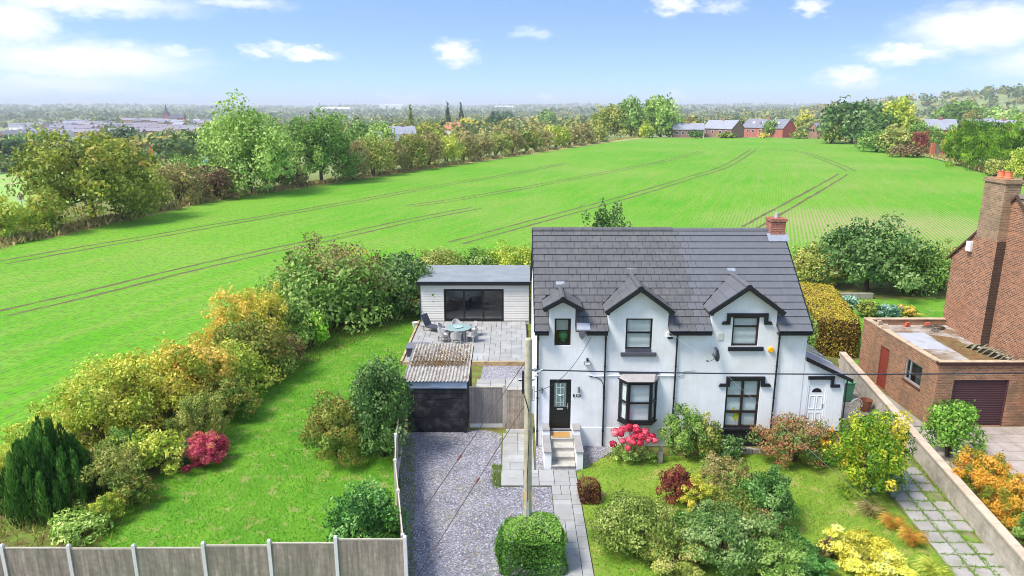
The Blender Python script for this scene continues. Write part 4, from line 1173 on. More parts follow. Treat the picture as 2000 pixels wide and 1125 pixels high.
for k in range(3):
    a, b = gd[0] + .015 + k * nW, gd[0] + .015 + (k + 1) * nW
    bars(MB(), a + .004, b - .004, GZ + .075, gd[3], GY0 - .01, GY0 + .06, .06).build('door_frame', upvc, fdr)
    MB().poly([(a + .062, GY0 + .025, GZ + .136), (b - .062, GY0 + .025, GZ + .136), (b - .062, GY0 + .025, gd[3] - .062), (a + .062, GY0 + .025, gd[3] - .062)]).build('pane', glass, fdr)
# furniture inside, seen through the glass
sofa = thing('sofa', 'dark sofa inside the garden room behind the glass', 'sofa', (-1.8, 47.8, GZ))
sm = mat('charcoal_fabric', rgb(62, 62, 68), .9, .1, 6)
MB().box(-2.9, -1.1, 47.5, 48.3, GZ + .03, GZ + .45).build('seat', sm, sofa, bevel=.05)
MB().box(-2.9, -1.1, 48.31, 48.55, GZ + .03, GZ + .85).build('backrest', sm, sofa, bevel=.05)
for x in (-3.1, -1.09): MB().box(x, x + .19, 47.5, 48.5, GZ + .03, GZ + .62).build('armrest', sm, sofa, bevel=.04)
MB().box(GX0 + .101, GX1 - .101, GY1 - .25, GY1 - .12, GZ, GT).build('back_lining', mat('room_lining', rgb(206, 204, 200), .9, .05, 2), groom)

# ------------------------------------------------------------------ patio furniture
wick = mat('grey_rattan', rgb(178, 174, 172), .8, .12, 40, .4, 120)
charc = mat('charcoal_sling', rgb(72, 74, 84), .8, .08, 20)
tp = at_z(895, 662, PAT_Z)
def make_chair(label, loc, rz):
    t = thing('garden_chair', label, 'chair', loc, 'rattan chairs round the patio table', rz, world_parts=False)
    n = 9
    vs = []; fs = []
    # curved wraparound back made as a bent sheet with thickness
    for (r_, z0, z1) in ((.3, .38, 1), (.265, .38, 1)):
        for i in range(n):
            a = math.pi * (-.42 + .84 * i / (n - 1)) + math.pi / 2
            tp_ = .62 + .28 * math.sin(math.pi * i / (n - 1))
            vs += [(r_ * math.cos(a), r_ * .95 * math.sin(a), .38), (r_ * 1.08 * math.cos(a), r_ * 1.12 * math.sin(a), tp_)]
    for i in range(n - 1):
        o = 2 * i; fs += [(o, o + 2, o + 3, o + 1), (2 * n + o, 2 * n + o + 1, 2 * n + o + 3, 2 * n + o + 2), (o + 1, o + 3, 2 * n + o + 3, 2 * n + o + 1)]
    m = MB(); m.v, m.f = vs, fs
    m.build('backrest', wick, t, local=True)
    MB().box(-.27, .27, -.27, .24, .34, .44).build('seat', wick, t, bevel=.02, local=True)
    MB().box(-.24, .24, -.24, .2, .441, .5).build('cushion', mat('pale_cushion', rgb(196, 194, 194), .9, .05, 8), t, bevel=.02, local=True)
    for s in (-1, 1):
        MB().tube([(s * .28, .12, .66), (s * .29, -.1, .65), (s * .29, -.27, .62)], .03, 6).build('armrest', wick, t, local=True)
        for y in (-.24, .2): MB().box(s * .25 - .025, s * .25 + .025, y - .025, y + .025, 0 if y < 0 else 0, .63 if y < 0 else .339).build('leg', wick, t, local=True)
    return t
angs_ = [100, 38, -28, -92, -150, 160]
lbs = ['grey rattan chair behind the round table against the glass doors', 'grey rattan chair at the far right of the round table', 'grey rattan chair at the near right of the round table',
       'grey rattan chair in front of the round table nearest the garage roof', 'grey rattan chair at the near left of the round table', 'grey rattan chair at the far left of the round table by the lounger']
ch0 = None
for a, lb in zip(angs_, lbs):
    r_ = math.radians(a); loc = (tp.x + 1.02 * math.cos(r_), tp.y + 1.02 * math.sin(r_), PAT_Z + .005); rz = r_ - math.pi / 2
    if ch0 is None: ch0 = make_chair(lb, loc, rz)
    else: copy_tree(ch0, loc, rz, lb)
tb = thing('patio_table', 'round glass topped rattan table on the stone patio', 'table', (tp.x, tp.y, PAT_Z))
ttop = mat('frosted_table_glass', rgb(150, 172, 170), .15, .06, 3, spec=.6)
MB().lathe([(.79, 0), (.8, .008), (.8, .02), (.785, .026)], 32, (tp.x, tp.y, PAT_Z + .73)).build('table_top', ttop, tb)
MB().lathe([(.7, 0), (.72, .06)], 24, (tp.x, tp.y, PAT_Z + .668)).build('apron', wick, tb)
for s in (-1, 1):
    for q in (-1, 1): MB().cyl((tp.x + s * .42, tp.y + q * .42, PAT_Z + .005), (tp.x + s * .36, tp.y + q * .36, PAT_Z + .667), .06, .075, 10).build('leg', wick, tb)
tag(MB().lathe([(.04, 0), (.04, .03), (.3, .035), (.31, .05), (.3, .055)], 26, (tp.x, tp.y, PAT_Z + .757)).build('lazy_susan', mat('turntable_glass', rgb(176, 194, 194), .15, .05, 3, spec=.6)), 'round glass turntable in the middle of the patio table', 'turntable')
lp0 = at_z(846, 646, PAT_Z)
lng = thing('sun_lounger', 'dark grey sun lounger with raised back by the garden room wall', 'sun lounger', (lp0.x, lp0.y, PAT_Z), rz=math.radians(-32), world_parts=False)
MB().box(-.33, 1.35, -.31, .31, .3, .335).build('seat', charc, lng, bevel=.01, local=True)
MB().prism([(-.34, -.31, .3), (-.34, .31, .3), (-.72, .31, 1.0), (-.72, -.31, 1.0)], (-.03, 0, -.015)).build('backrest', charc, lng, local=True)
fr = MB()
for s in (-1, 1): fr.tube([(-.75, s * .33, .28), (1.36, s * .33, .28)], .022, 6)
fr.build('frame', upvc, lng, local=True)
for (x, y) in ((-.5, -.3), (-.5, .3), (1.2, -.3), (1.2, .3)): MB().cyl((x, y, .003), (x, y, .29), .024, n=8).build('leg', upvc, lng, local=True)
pp = at_z(811, 641, .02)
tag(MB().lathe([(.13, 0), (.2, .34), (.215, .42), (.19, .425), (.17, .36)], 18, (pp.x, pp.y, .012)).build('plant_pot', mat('cream_pot', rgb(212, 208, 200), .7, .08, 6), smooth=False), 'empty cream plant pot on the lawn beside the patio edge', 'plant pot')
sbp = at_z(815, 692, PAT_Z)
bx_ = thing('storage_box', 'dark grey garden storage box behind the old garage', 'storage box', (sbp.x, sbp.y, PAT_Z))
MB().box(sbp.x - .55, sbp.x + .62, sbp.y - .45, sbp.y + .45, PAT_Z + .004, PAT_Z + .5).build('body', charc, bx_, bevel=.02)
MB().box(sbp.x - .6, sbp.x + .66, sbp.y - .5, sbp.y + .5, PAT_Z + .502, PAT_Z + .56).build('lid', mat('grey_lid', rgb(112, 114, 124), .6, .08, 5), bx_, bevel=.015)

# ------------------------------------------------------------------ old garage
OX0, OX1, OY0, OY1 = -4.6, -1.98, 28.95, 32.9
gar = thing('old_garage', 'old black timber garage with mossy corrugated roof and pale blue fascia', 'garage', (-3.3, 29, 0))
blk = mat('black_painted_plank', rgb(34, 35, 39), .6, .25, 4, .3, 30, objvar=.25, dirt=rgb(110, 108, 108), dscale=2.2, damt=.35)
white_pt = mat('flaking_white_paint', rgb(214, 216, 220), .7, .08, 5, .2, 30, dirt=rgb(150, 146, 140), dscale=2.5, damt=.5)
blue_pt = mat('pale_blue_paint', rgb(176, 190, 206), .6, .05, 4, dirt=rgb(150, 156, 164), dscale=1.5, damt=.4)
for x in (OX0, OX1 - .16): MB().box(x, x + .16, OY0 - .03, OY0 + .12, 0, 2.12).build('door_post', blk, gar, bevel=.01)
nz_ = 9
for k in range(nz_):
    a = .06 + k * (2.02 / nz_)
    MB().box(OX0 + .165, OX1 - .165, OY0 + .0, OY0 + .05, a + .008, a + 2.02 / nz_ - .008).build('door_plank', blk, gar, bevel=.006)
MB().box(OX0 + .165, OX1 - .165, OY0 + .051, OY0 + .07, .05, 2.1).build('door_backing', mat('seam_highlight_grey', rgb(104, 104, 108), .8, .3, 9), gar)  # lighter grey backing paints the highlights along the plank seams
MB().box(OX0 + .8, OX0 + 1.75, OY0 - .016, OY0 - .001, 1.62, 1.66).build('door_latch_bar', blk, gar)
MB().box(OX0 - .02, OX1 + .02, OY0 - .05, OY0 + .0, 2.125, 2.44).build('fascia', blue_pt, gar, bevel=.01)
MB().box(OX0 + .1, OX1 - .14, OY0 - .075, OY0 - .051, 2.36, 2.4).box(OX0 + 1.05, OX0 + 1.45, OY0 - .075, OY0 - .051, 2.2, 2.34).build('fascia_batten', blue_pt, gar)
# side wall: white boards with black cover battens
n_b = 8
for k in range(n_b):
    y0 = OY0 + .13 + k * (OY1 - OY0 - .13) / n_b; y1 = y0 + (OY1 - OY0 - .13) / n_b
    MB().box(OX1 - .06, OX1 - .03, y0 + .005, y1 - .1, 0, 2.32).build('side_board', white_pt, gar)
    MB().box(OX1 - .06, OX1 - .005, y1 - .098, y1, 0, 2.32).build('side_batten', blk, gar)
MB().box(OX0, OX0 + .05, OY0 + .13, OY1, 0, 2.3).box(OX0 + .05, OX1 - .061, OY1 - .06, OY1, 0, 2.4).build('wall', blk, gar)
# corrugated sheet
def corr_mat():
    t = NT('asbestos_sheet')
    n1 = t.noise(1.1, 6, rough=.7); n2 = t.noise(9, 5); n3 = t.noise(3, 5, rough=.7)
    c = t.mix(t.rng(n2.outputs['Fac'], .3, .7), rgb(122, 118, 112), rgb(200, 194, 186))
    c = t.mix(t.rng(n3.outputs['Fac'], .5, .7, 0, .8), c, rgb(104, 88, 70))
    c = t.mix(t.rng(n1.outputs['Fac'], .54, .72, 0, .7), c, rgb(120, 92, 64))
    return t.finish(c, .95, t.bump(n2.outputs['Fac'], .5, .02), 0, .1)
def corrugated(x0, x1, y0, y1, z0, z1, nx, name, parent, m_):
    vs, fs = [], []; amp = .032
    for t_ in (0, -.012):
        for i in range(nx * 6 + 1):
            x = x0 + (x1 - x0) * i / (nx * 6); w = amp * math.cos(i / 6 * 2 * math.pi)
            for (y, z) in ((y0, z0), (y1, z1)): vs.append((x, y, z + w + t_))
    k = nx * 6 + 1
    for i in range(k - 1):
        fs.append((2 * i, 2 * i + 2, 2 * i + 3, 2 * i + 1)); o = 2 * k
        fs.append((o + 2 * i, o + 2 * i + 1, o + 2 * i + 3, o + 2 * i + 2)); fs.append((2 * i, o + 2 * i, o + 2 * i + 2, 2 * i + 2))
    m = MB(); m.v, m.f = vs, fs
    return m.build(name, m_, parent)
cm = corr_mat()
corrugated(OX0 - .14, OX1 + .1, OY0 - .16, 31.0, 2.5, 2.62, 19, 'roof_sheet', gar, cm)
corrugated(OX0 - .14, OX1 + .1, 30.9, OY1 + .15, 2.655, 2.77, 19, 'roof_sheet', gar, cm)
moss = []
rnd = np.random.default_rng(8)
nmo = 1500
mx = OX0 + rnd.random(nmo) * (OX1 - OX0); my = OY0 + 1.4 + np.abs(rnd.normal(size=nmo)) * 1.0 ; my = np.where(my > OY1 + .1, OY0 + rnd.random(nmo) * 3.8, my)
mz = 2.53 + (my - OY0) * .062
C = np.c_[mx, my, mz + .02]; N_ = unit(rnd.normal(size=(nmo, 3)) + np.array([0, 0, 1.5])); T_, B_ = frames(N_, rnd)
me = quads(C, T_ * .035, B_ * .03, rnd.random(nmo), 'moss', leafmat('moss_leaf', [(96, 66, 40), (136, 96, 58), (120, 110, 60), (150, 120, 80)]))
o = link('moss', me, None, gar); o['kind'] = 'stuff'
MB().prism([(OX1 + .1, OY0 - .18, 2.46), (OX1 + .1, OY1 + .1, 2.69), (OX1 + .1, OY1 + .1, 2.58), (OX1 + .1, OY0 - .18, 2.33)], (.025, 0, 0)).build('verge_board', blackm, gar)

# ------------------------------------------------------------------ fences and gates
board_m = mat('weathered_fence_board', rgb(182, 166, 150), .9, .2, 7, .4, 30, objvar=.16, dirt=rgb(120, 122, 96), dscale=1.3, damt=.5, grain=.85)
post_m = mat('concrete_post', rgb(214, 210, 206), .9, .07, 5, .15, 50, objvar=.04)
rail_m = mat('fence_capping', rgb(186, 176, 160), .85, .15, 6, .2, 40)
gate_m = mat('weathered_gate_board', rgb(150, 142, 136), .9, .2, 8, .4, 30, objvar=.12, dirt=rgb(118, 112, 104), dscale=2, damt=.5, grain=.6)
gate2_m = mat('brown_gate_board', rgb(156, 140, 122), .9, .2, 8, .4, 30, objvar=.12, grain=.5)
BMESH = {}
def fence_run(label, pts, hts, name='garden_fence', flip=False):
    """concrete posts at pts, boarded panels between them"""
    c = Vector((pts[0][0], pts[0][1], 0)); f = thing(name, label, 'fence', c)
    rnd = random.Random(len(pts))
    for i, (x, y) in enumerate(pts):
        d = Vector((pts[min(i + 1, len(pts) - 1)][0] - pts[max(i - 1, 0)][0], pts[min(i + 1, len(pts) - 1)][1] - pts[max(i - 1, 0)][1], 0)).normalized()
        ang = math.atan2(d.y, d.x); hp = max(hts[min(i, len(hts) - 1)], hts[max(i - 1, 0)]) + .1
        o = MB().add([(-.05,-.055,0),(.05,-.055,0),(.05,.055,0),(-.05,.055,0),(-.05,-.055,hp-.03),(.05,-.055,hp-.03),(.05,.055,hp-.03),(-.05,.055,hp-.03),(-.03,-.03,hp),(.03,-.03,hp),(.03,.03,hp),(-.03,.03,hp)],
                     [(0,1,5,4),(1,2,6,5),(2,3,7,6),(3,0,4,7),(4,5,9,8),(5,6,10,9),(6,7,11,10),(7,4,8,11),(8,9,10,11)]).build('post', post_m, f)
        o.location = (x, y, 0); o.rotation_euler = (0, 0, ang)
    for i in range(len(pts) - 1):
        a, b = Vector((*pts[i], 0)), Vector((*pts[i + 1], 0)); L = (b - a).length - .1; u = (b - a).normalized(); ang = math.atan2(u.y, u.x)
        hh = hts[i]; g = .12
        pm = MB().box(0, L, -.02, .02, hh - .045, hh); 
        for zz_ in (.35, .95, 1.5): pm.box(0, L, .006, .04, zz_, zz_ + .05)
        pan = pm.build('panel', rail_m, f)
        pan.location = a + u * .05; pan.rotation_euler = (0, 0, ang)
        gb = MB().box(0, L, -.025, .025, .01, .15).build('gravel_board', post_m, pan)
        nb = round(L / .115); w = L / nb
        for k in range(nb):
            key = (round(w, 3), round(hh, 2))
            if key not in BMESH:
                BMESH[key] = MB().add([(.002,-.022,.16),(w+.012,-.008,.16),(w+.012,.004,.16),(.002,-.004,.16),(.002,-.022,hh-.046),(w+.012,-.008,hh-.046),(w+.012,.004,hh-.046),(.002,-.004,hh-.046)],
                                      [(3,2,1,0),(4,5,6,7),(0,1,5,4),(1,2,6,5),(2,3,7,6),(3,0,4,7)]).mesh('board')
            o = link('board', BMESH[key], board_m, pan, local=True)
            o.location = (k * w, rnd.uniform(-.002, .002), 0)
    return f
fx = [at_y(x, 1060, 18.1).x for x in (5, 135, 262, 398, 527, 657)]
pts_f = [(-17.0, 18.0), (-15.05, 18.02)] + [(x, 18.05) for x in fx] + [(-3.08, 18.05)]
fence_run('weathered board fence with white concrete posts along the bottom of the garden', pts_f, [1.6, 1.68, 1.68, 1.66, 1.68, 1.76, 1.84, 1.96], 'garden_fence')
fence_run('board fence with concrete posts running along the gravel drive to the garage', [(-4.74, 28.75), (-4.62, 27.0), (-4.45, 25.0), (-4.15, 22.95), (-3.72, 20.9), (-3.2, 18.4)], [1.8] * 5, 'drive_fence')
def gate(label, x0, x1, Y, H_, m_, name):
    g = thing(name, label, 'gate', ((x0 + x1) / 2, Y, 0))
    n = round((x1 - x0) / .1); w = (x1 - x0) / n; rnd = random.Random(n)
    for k in range(n):
        MB().box(x0 + k * w + .003, x0 + (k + 1) * w - .003, Y - .012 + rnd.uniform(-.002, .002), Y + .008, .2, H_ - .05 + rnd.uniform(-.006, .006)).build('board', m_, g)
    MB().box(x0, x1, Y - .03, Y + .03, H_ - .045, H_).build('capping', rail_m, g)
    for zz_ in (.4, 1.0, 1.65): MB().box(x0 + .01, x1 - .01, Y + .01, Y + .05, zz_, zz_ + .08).build('rail', m_, g)
    MB().box(x0, x1, Y - .03, Y + .02, .01, .19).build('gravel_board', post_m, g)
    return g
gate('grey weathered board gate between old garage and white house', -1.9, -.42, 29.5, 1.98, gate_m, 'side_gate')
gate('brown board gate behind the telegraph pole against the house', -.25, .9, 28.95, 2.08, gate2_m, 'house_gate')
for (x, y, hh, lb) in ((-.345, 29.48, 2.06, 'pale timber post between the two garden gates'),):
    tag(MB().box(x - .055, x + .055, y - .05, y + .05, 0, hh).build('gate_post', rail_m, bevel=.01), lb, 'post')

# ------------------------------------------------------------------ telegraph pole and wires
PX, PY = at_y(1031, 870, 20.3).x, 20.3
ptop = at_y(1030, 661, PY).z
pole = thing('telegraph_pole', 'weathered wooden telegraph pole standing in the clipped shrub', 'pole', (PX, PY, 0))
polew = mat('pole_timber', rgb(186, 176, 152), .9, .16, 5, .5, 35, dirt=rgb(146, 140, 112), dscale=3, damt=.5)
mt = MB().tube([(PX, PY, 0), (PX, PY, 2), (PX, PY, 4.5), (PX, PY, ptop - .03), (PX, PY, ptop)], [.135, .13, .12, .108, .085], 16)
mt.build('shaft', polew, pole, smooth=False)
galv = mat('galvanised', rgb(160, 162, 166), .5, .1, 5, metal=.4)
MB().prism([(PX - .045, PY - .15, .9), (PX + .045, PY - .15, .9), (PX + .045, PY - .15, 1.95), (PX - .045, PY - .15, 1.95)], (0, .03, 0)).build('cable_guard', galv, pole)
for s in (-1, 1):
    MB().box(PX + s * .12 - .03, PX + s * .12 + .03, PY - .08, PY + .02, 1.6, 2.2).build('reflective_strip', mat('amber_strip', rgb(236, 180, 70), .5, .1, 5), pole)
MB().cyl((PX - .3, PY, ptop - 1.35), (PX - .12, PY, ptop - 1.35), .025, n=6).box(PX - .19, PX - .13, PY - .05, PY + .05, ptop - 1.75, ptop - 1.05).build('junction_bracket', blackm, pole)
MB().tube([(PX - .15, PY - .1, ptop - 1.7), (PX + .02, PY - .14, ptop - 2.3), (PX + .03, PY - .145, ptop - 3.2), (PX - .02, PY - .15, ptop - 4.6), (PX, PY - .15, 1.9)], .012, 6).build('drop_cable', upvc, pole)
for z_ in (ptop - .25, ptop - .9, ptop - 2.9): MB().cyl((PX, PY - .1, z_), (PX, PY - .14, z_), .02, n=6).build('bolt', galv, pole)
ins = MB()
for (dx, dz) in ((.2, 1.0), (.32, 1.08), (.24, 1.22), (.15, 1.35)):
    ins.cyl((PX + dx - .05, PY, ptop - dz), (PX + dx + .06, PY, ptop - dz + .05), .03, n=8)
ins.tube([(PX + .1, PY, ptop - 1.02), (PX + .25, PY, ptop - 1.05), (PX + .45, PY, ptop - .98)], .02, 6)
ins.build('cable_clamps', galv, pole)
MB().cyl((PX + .17, PY, ptop - 1.95), (PX + .17, PY, ptop - 1.55), .045, n=10).box(PX + .1, PX + .2, PY - .06, PY + .06, ptop - 2.4, ptop - 2.0).build('terminal_box', whitep, pole)
for z_ in (3.2, 3.9): MB().cyl((PX - .12, PY - .02, z_), (PX - .55, PY - .1, z_ + .02), .01, n=5).build('step_iron', galv, pole)
def sag(a, b, s, n=14):
    a, b = Vector(a), Vector(b); return [a.lerp(b, k / n) - Vector((0, 0, 4 * s * (k / n) * (1 - k / n))) for k in range(n + 1)]
def wire(label, pts, r, m_, name='overhead_wire'):
    return tag(MB().tube(pts, r, 6).build(name, m_), label, 'wire')
wm = mat('wire_dark', rgb(48, 52, 62), .5, .1, 5)
A0 = (PX + .1, PY, ptop - 1.0)
e2 = at_y(2100, 727, 20.6)
wire('thick black overhead cable from the pole across the white house front', sag(A0, e2, .1, 24), .02, wm)
wire('thin drop wire curving from the pole up to the house wall', sag((PX + .15, PY, ptop - 1.72), tuple(at_y(1154, 659, HY0 - .04)), .5, 16), .01, wm)
wire('faint thin wire slanting down across the right half of the house', [at_y(1287, 635, HY0 - .1), at_y(1400, 715, 26), at_y(1510, 815, 24.5), at_y(1700, 985, 22)], .0035, mat('wire_pale', rgb(176, 178, 182), .5, .05, 5))
stay = mat('stay_wire_rust', rgb(92, 82, 82), .6, .15, 5)
for (z0, q, ins_px, lb) in ((ptop - .75, at_y(735, 1130, 18.9), (941, 812), 'upper stay wire with red insulator slanting from the pole over the drive'), (ptop - 2.15, at_y(812, 1130, 18.6), (974, 830), 'lower stay wire with red insulator slanting from the pole over the drive')):
    a = Vector((PX - .1, PY, z0)); q = Vector(q); q = a + (q - a) * 1.25
    w_ = thing('stay_wire', lb, 'wire', tuple(a))
    MB().tube([a, a.lerp(q, .5), q], .012, 6).build('strand', stay, w_)
    u = .34
    MB().cyl(a.lerp(q, u), a.lerp(q, u + .022), .034, n=8).build('insulator', mat('insulator_red', rgb(120, 70, 62), .5, .1, 6), w_)

# ------------------------------------------------------------------ boundary wall on the right
bw_m = mat('concrete_block', rgb(182, 172, 158), .9, .12, 4, .35, 30, objvar=.08, dirt=rgb(132, 124, 106), dscale=1.6, damt=.6)
cap_m = mat('wall_coping', rgb(200, 180, 158), .9, .1, 4, .25, 30, objvar=.06, dirt=rgb(150, 138, 116), dscale=2, damt=.5)
WA, WB = Vector((18.15, 37.0, 0)), Vector((14.75, 14.5, 0))
bwall = thing('boundary_wall', 'low concrete block wall with flat coping between the two gardens', 'wall', WA)
WU = (WB - WA).normalized(); WL = (WB - WA).length; wang = math.atan2(WU.y, WU.x)
blk_me, cop_me = MB().box(.009, .431, -.1, .1, .008, .214).mesh('block'), MB().box(.006, .594, -.16, .16, 0, .07).mesh('coping')
for j in range(4):
    s = 0 if j % 2 == 0 else -.22
    while s < WL:
        o = link('block', blk_me, bw_m, bwall); p = WA + WU * s; o.location = (p.x, p.y, j * .222); o.rotation_euler = (0, 0, wang); s += .44
MB().prism([WA + Vector((.085, 0, 0)), WB + Vector((.085, 0, 0)), WB - Vector((.085, 0, 0)), WA - Vector((.085, 0, 0))], (0, 0, .885)).build('mortar_core', joint, bwall)
s = 0
while s < WL:
    o = link('coping', cop_me, cap_m, bwall); p = WA + WU * s; o.location = (p.x, p.y, .892); o.rotation_euler = (0, 0, wang); s += .6
# old slab path beside it
sp_ = bed('garden_path', [(13.3, 15), (14.6, 15), (16.6, 28), (14.4, 28)], .02, mat('path_earth', rgb(120, 116, 84), .95, .25, 3, .4, 20, dirt=rgb(112, 150, 48), dscale=1.4, damt=.8))
rnd = random.Random(9)
for j in range(20):
    for i in range(3):
        y = 15 + j * .64; x = 13.2 + (y - 15) * .105 + i * .62 + rnd.uniform(-.02, .02)
        if i == 2 and j % 4 == 1: continue
        o = link('paving_slab', slab_mesh(.6, .62, .04, .03, 'oldslab'), flag_old, sp_); o.location = (x, y, .0 + rnd.uniform(0, .006)); o.rotation_euler = (rnd.uniform(-.01, .01), rnd.uniform(-.01, .01), -.1 + rnd.uniform(-.02, .02))
blades('weeds', [(13.2, 15), (15.1, 15), (17.0, 28), (14.6, 28)], 5200, .11, .013, leafmat('path_weed', [(92, 140, 30), (130, 176, 44), (176, 180, 80)]), .03, 14, 'weeds growing in the joints of the old slab path', keep=lambda x, y: (math.sin(x * 9.7 - y * .9) > .72 or math.sin(y * 9.8) > .86 or x - 13.2 - (y - 15) * .12 > 1.75))
nd = bed('neighbour_drive', [(17.2, 22), (40, 22), (40, 29.55), (18.7, 29.55), (18.2, 27)], .02, MATS['path_earth'])
paving(nd, 17.6, 27.0, 22.4, 29.5, .0, .76, [(1,1),(1,1)], mat('brownish_flag', rgb(172, 160, 152), .9, .14, 3, .3, 40, objvar=.1, dirt=rgb(112, 104, 88), dscale=1.5, damt=.6), 21, gap=.03)
np_ = bed('neighbour_side_path', [(17.0, 29.6), (18.75, 29.6), (18.75, 38), (18.4, 38)], .02, mat('side_concrete', rgb(150, 142, 134), .95, .15, 3, .4, 25, dirt=rgb(112, 104, 88), dscale=1.3, damt=.7))
# ------------------------------------------------------------------ neighbour's garage and house
nb_side = brickmat('garage_brick', rgb(176, 122, 86), rgb(124, 80, 62), rgb(176, 162, 140), stain=rgb(112, 98, 78), stain_amt=.7)
nb_gable = brickmat('gable_brick', rgb(172, 114, 80), rgb(88, 60, 50), rgb(192, 172, 150), stain=rgb(146, 100, 74), stain_amt=.35)
dark_bk = brickmat('dark_brick', rgb(92, 68, 56), rgb(66, 52, 46), rgb(104, 96, 86))
NX, NY0, NY1, NZ = 18.85, 29.6, 36.5, 3.0
GXW = 23.1
ngar = thing('brick_garage', 'flat roofed brick garage with brown roller door beside the boundary wall', 'garage', (21, 29.6, 0))
sd = (NY1 - 34.5, NY1 - 33.62, 0.05, 2.2); swn = (NY1 - 32.15, NY1 - 30.75, 1.35, 2.4)
m = MB()
wall_sheet(m, (NX, NY1, 0), (0, -1, 0), NY1 - NY0, NZ, [sd, swn], .12)
rd = (19.62, 22.1, .02, 2.24)
wall_sheet(m, (NX, NY0, 0), (1, 0, 0), GXW - NX, NZ, [(rd[0] - NX, rd[1] - NX, rd[2], rd[3])], .15)
m.poly([(NX, NY1, 0), (NX, NY1, NZ), (GXW, NY1, NZ), (GXW, NY1, 0)])
# inner faces of the parapet
m.poly([(NX + .22, NY0 + .2, 2.6), (NX + .22, NY1 - .22, 2.6), (NX + .22, NY1 - .22, NZ), (NX + .22, NY0 + .2, NZ)])
m.poly([(NX + .22, NY1 - .22, 2.6), (GXW, NY1 - .22, 2.6), (GXW, NY1 - .22, NZ), (NX + .22, NY1 - .22, NZ)])
m.build('wall', nb_side, ngar)
cop = mat('garage_coping', rgb(196, 170, 142), .9, .15, 4, .3, 30, dirt=rgb(120, 112, 92), dscale=1.5, damt=.7)
MB().box(NX - .03, NX + .25, NY0 + .05, NY1 + .03, NZ + .002, NZ + .07).build('coping', cop, ngar, bevel=.01)
MB().box(NX + .252, GXW - .01, NY1 - .25, NY1 + .03, NZ + .002, NZ + .065).build('coping', cop, ngar, bevel=.01)
MB().box(NX - .04, 27, NY0 - .09, NY0 + .16, NZ - .06, NZ + .1).build('front_fascia', mat('dark_red_fascia', rgb(74, 46, 42), .7, .12, 6), ngar, bevel=.01)
MB().box(NX - .04, 27, NY0 - .1, NY0 + .17, NZ + .101, NZ + .125).build('front_coping', cop, ngar)
rfm = NT('garage_roof_felt')
n1 = rfm.noise(.7, 6, rough=.65); n2 = rfm.noise(5, 5)
c = rfm.mix(rfm.rng(n2.outputs['Fac'], .3, .7), rgb(150, 142, 134), rgb(188, 182, 176)); c = rfm.mix(rfm.rng(n1.outputs['Fac'], .42, .6), c, rgb(126, 100, 72))
roofm = rfm.finish(c, .9, None, 0, .15)
MB().box(NX + .221, GXW - .002, NY0 + .165, NY1 - .221, 2.5, 2.72).build('roof', roofm, ngar)
MB().prism([(NX + .5, 32.4, 2.724), (NX + 2.1, 32.2, 2.724), (NX + 2.35, 34.9, 2.724), (NX + .4, 34.9, 2.724)], (0, 0, .012)).build('felt_sheet', mat('pale_felt', rgb(176, 178, 186), .6, .06, 2, dirt=rgb(140, 136, 130), dscale=1.5, damt=.5), ngar)
MB().prism([(NX + 2.15, 30.4, 2.724), (NX + 3.4, 30.3, 2.724), (NX + 3.3, 34.2, 2.724), (NX + 2.4, 34.6, 2.724)], (0, 0, .006)).build('moss_patch', mat('roof_moss', rgb(120, 92, 60), .95, .3, 3, .6, 20, dirt=rgb(110, 112, 66), dscale=1.5, damt=.7), ngar)
# side door and window, roller door
dW = mat('red_brown_door', rgb(132, 58, 44), .6, .15, 5, .2, 30)
dr = MB()
for (a, b, c_, d_) in ((33.62, 34.5, .05, 2.2),):
    dr.box(NX + .05, NX + .1, a + .05, b - .05, c_, d_ - .05)
sdo = dr.build('side_door', dW, ngar)
MB().box(NX + .03, NX + .11, 33.625, 33.67, .05, 2.195).box(NX + .03, NX + .11, 34.45, 34.495, .05, 2.195).box(NX + .03, NX + .11, 33.671, 34.449, 2.151, 2.195).build('frame', dW, sdo)
MB().box(NX + .02, NX + .049, 33.75, 33.78, 1.0, 1.12).build('handle', MATS['chrome'], sdo)
ya, yb, za, zb = 30.75, 32.15, 1.35, 2.4
wm_ = MB(); fw = .07
for (a, b, c_, d_) in ((ya, ya + fw, za, zb), (yb - fw, yb, za, zb), (ya + fw, yb - fw, za, za + fw), (ya + fw, yb - fw, zb - fw, zb), (31.72, 31.79, za + fw, zb - fw)):
    wm_.box(NX + .04, NX + .1, a + .001, b - .001, c_ + .001, d_ - .001)
gwin = wm_.build('window', mat('grey_window_frame', rgb(150, 152, 156), .5, .08, 5), ngar)
for (a, b) in ((ya + fw, 31.72), (31.79, yb - fw)): MB().poly([(NX + .07, b, za + fw), (NX + .07, a, za + fw), (NX + .07, a, zb - fw), (NX + .07, b, zb - fw)]).build('pane', glass, gwin)
MB().box(NX - .05, NX + .06, ya - .05, yb + .05, za - .08, za - .002).build('sill', mat('brown_sill', rgb(92, 62, 54), .7, .1, 5), gwin)
MB().box(NX + .7, NX + .75, ya - .2, yb + .2, .5, 2.6).build('inner_curtain', mat('dull_curtain', rgb(96, 110, 108), .9, .3, 3), gwin)
rdm = mat('brown_roller_shutter', rgb(84, 56, 58), .55, .08, 6)
vs, fs = [], []
ns = 26
for i in range(ns * 4 + 1):
    z = rd[2] + (rd[3] - rd[2]) * i / (ns * 4); off = .018 * math.cos(i / 4 * 2 * math.pi)
    vs += [(rd[0], NY0 + .1 + off, z), (rd[1], NY0 + .1 + off, z)]
for i in range(ns * 4): fs.append((2 * i, 2 * i + 1, 2 * i + 3, 2 * i + 2))
m = MB(); m.v, m.f = vs, fs
rdo = m.build('roller_door', rdm, ngar, smooth=True)
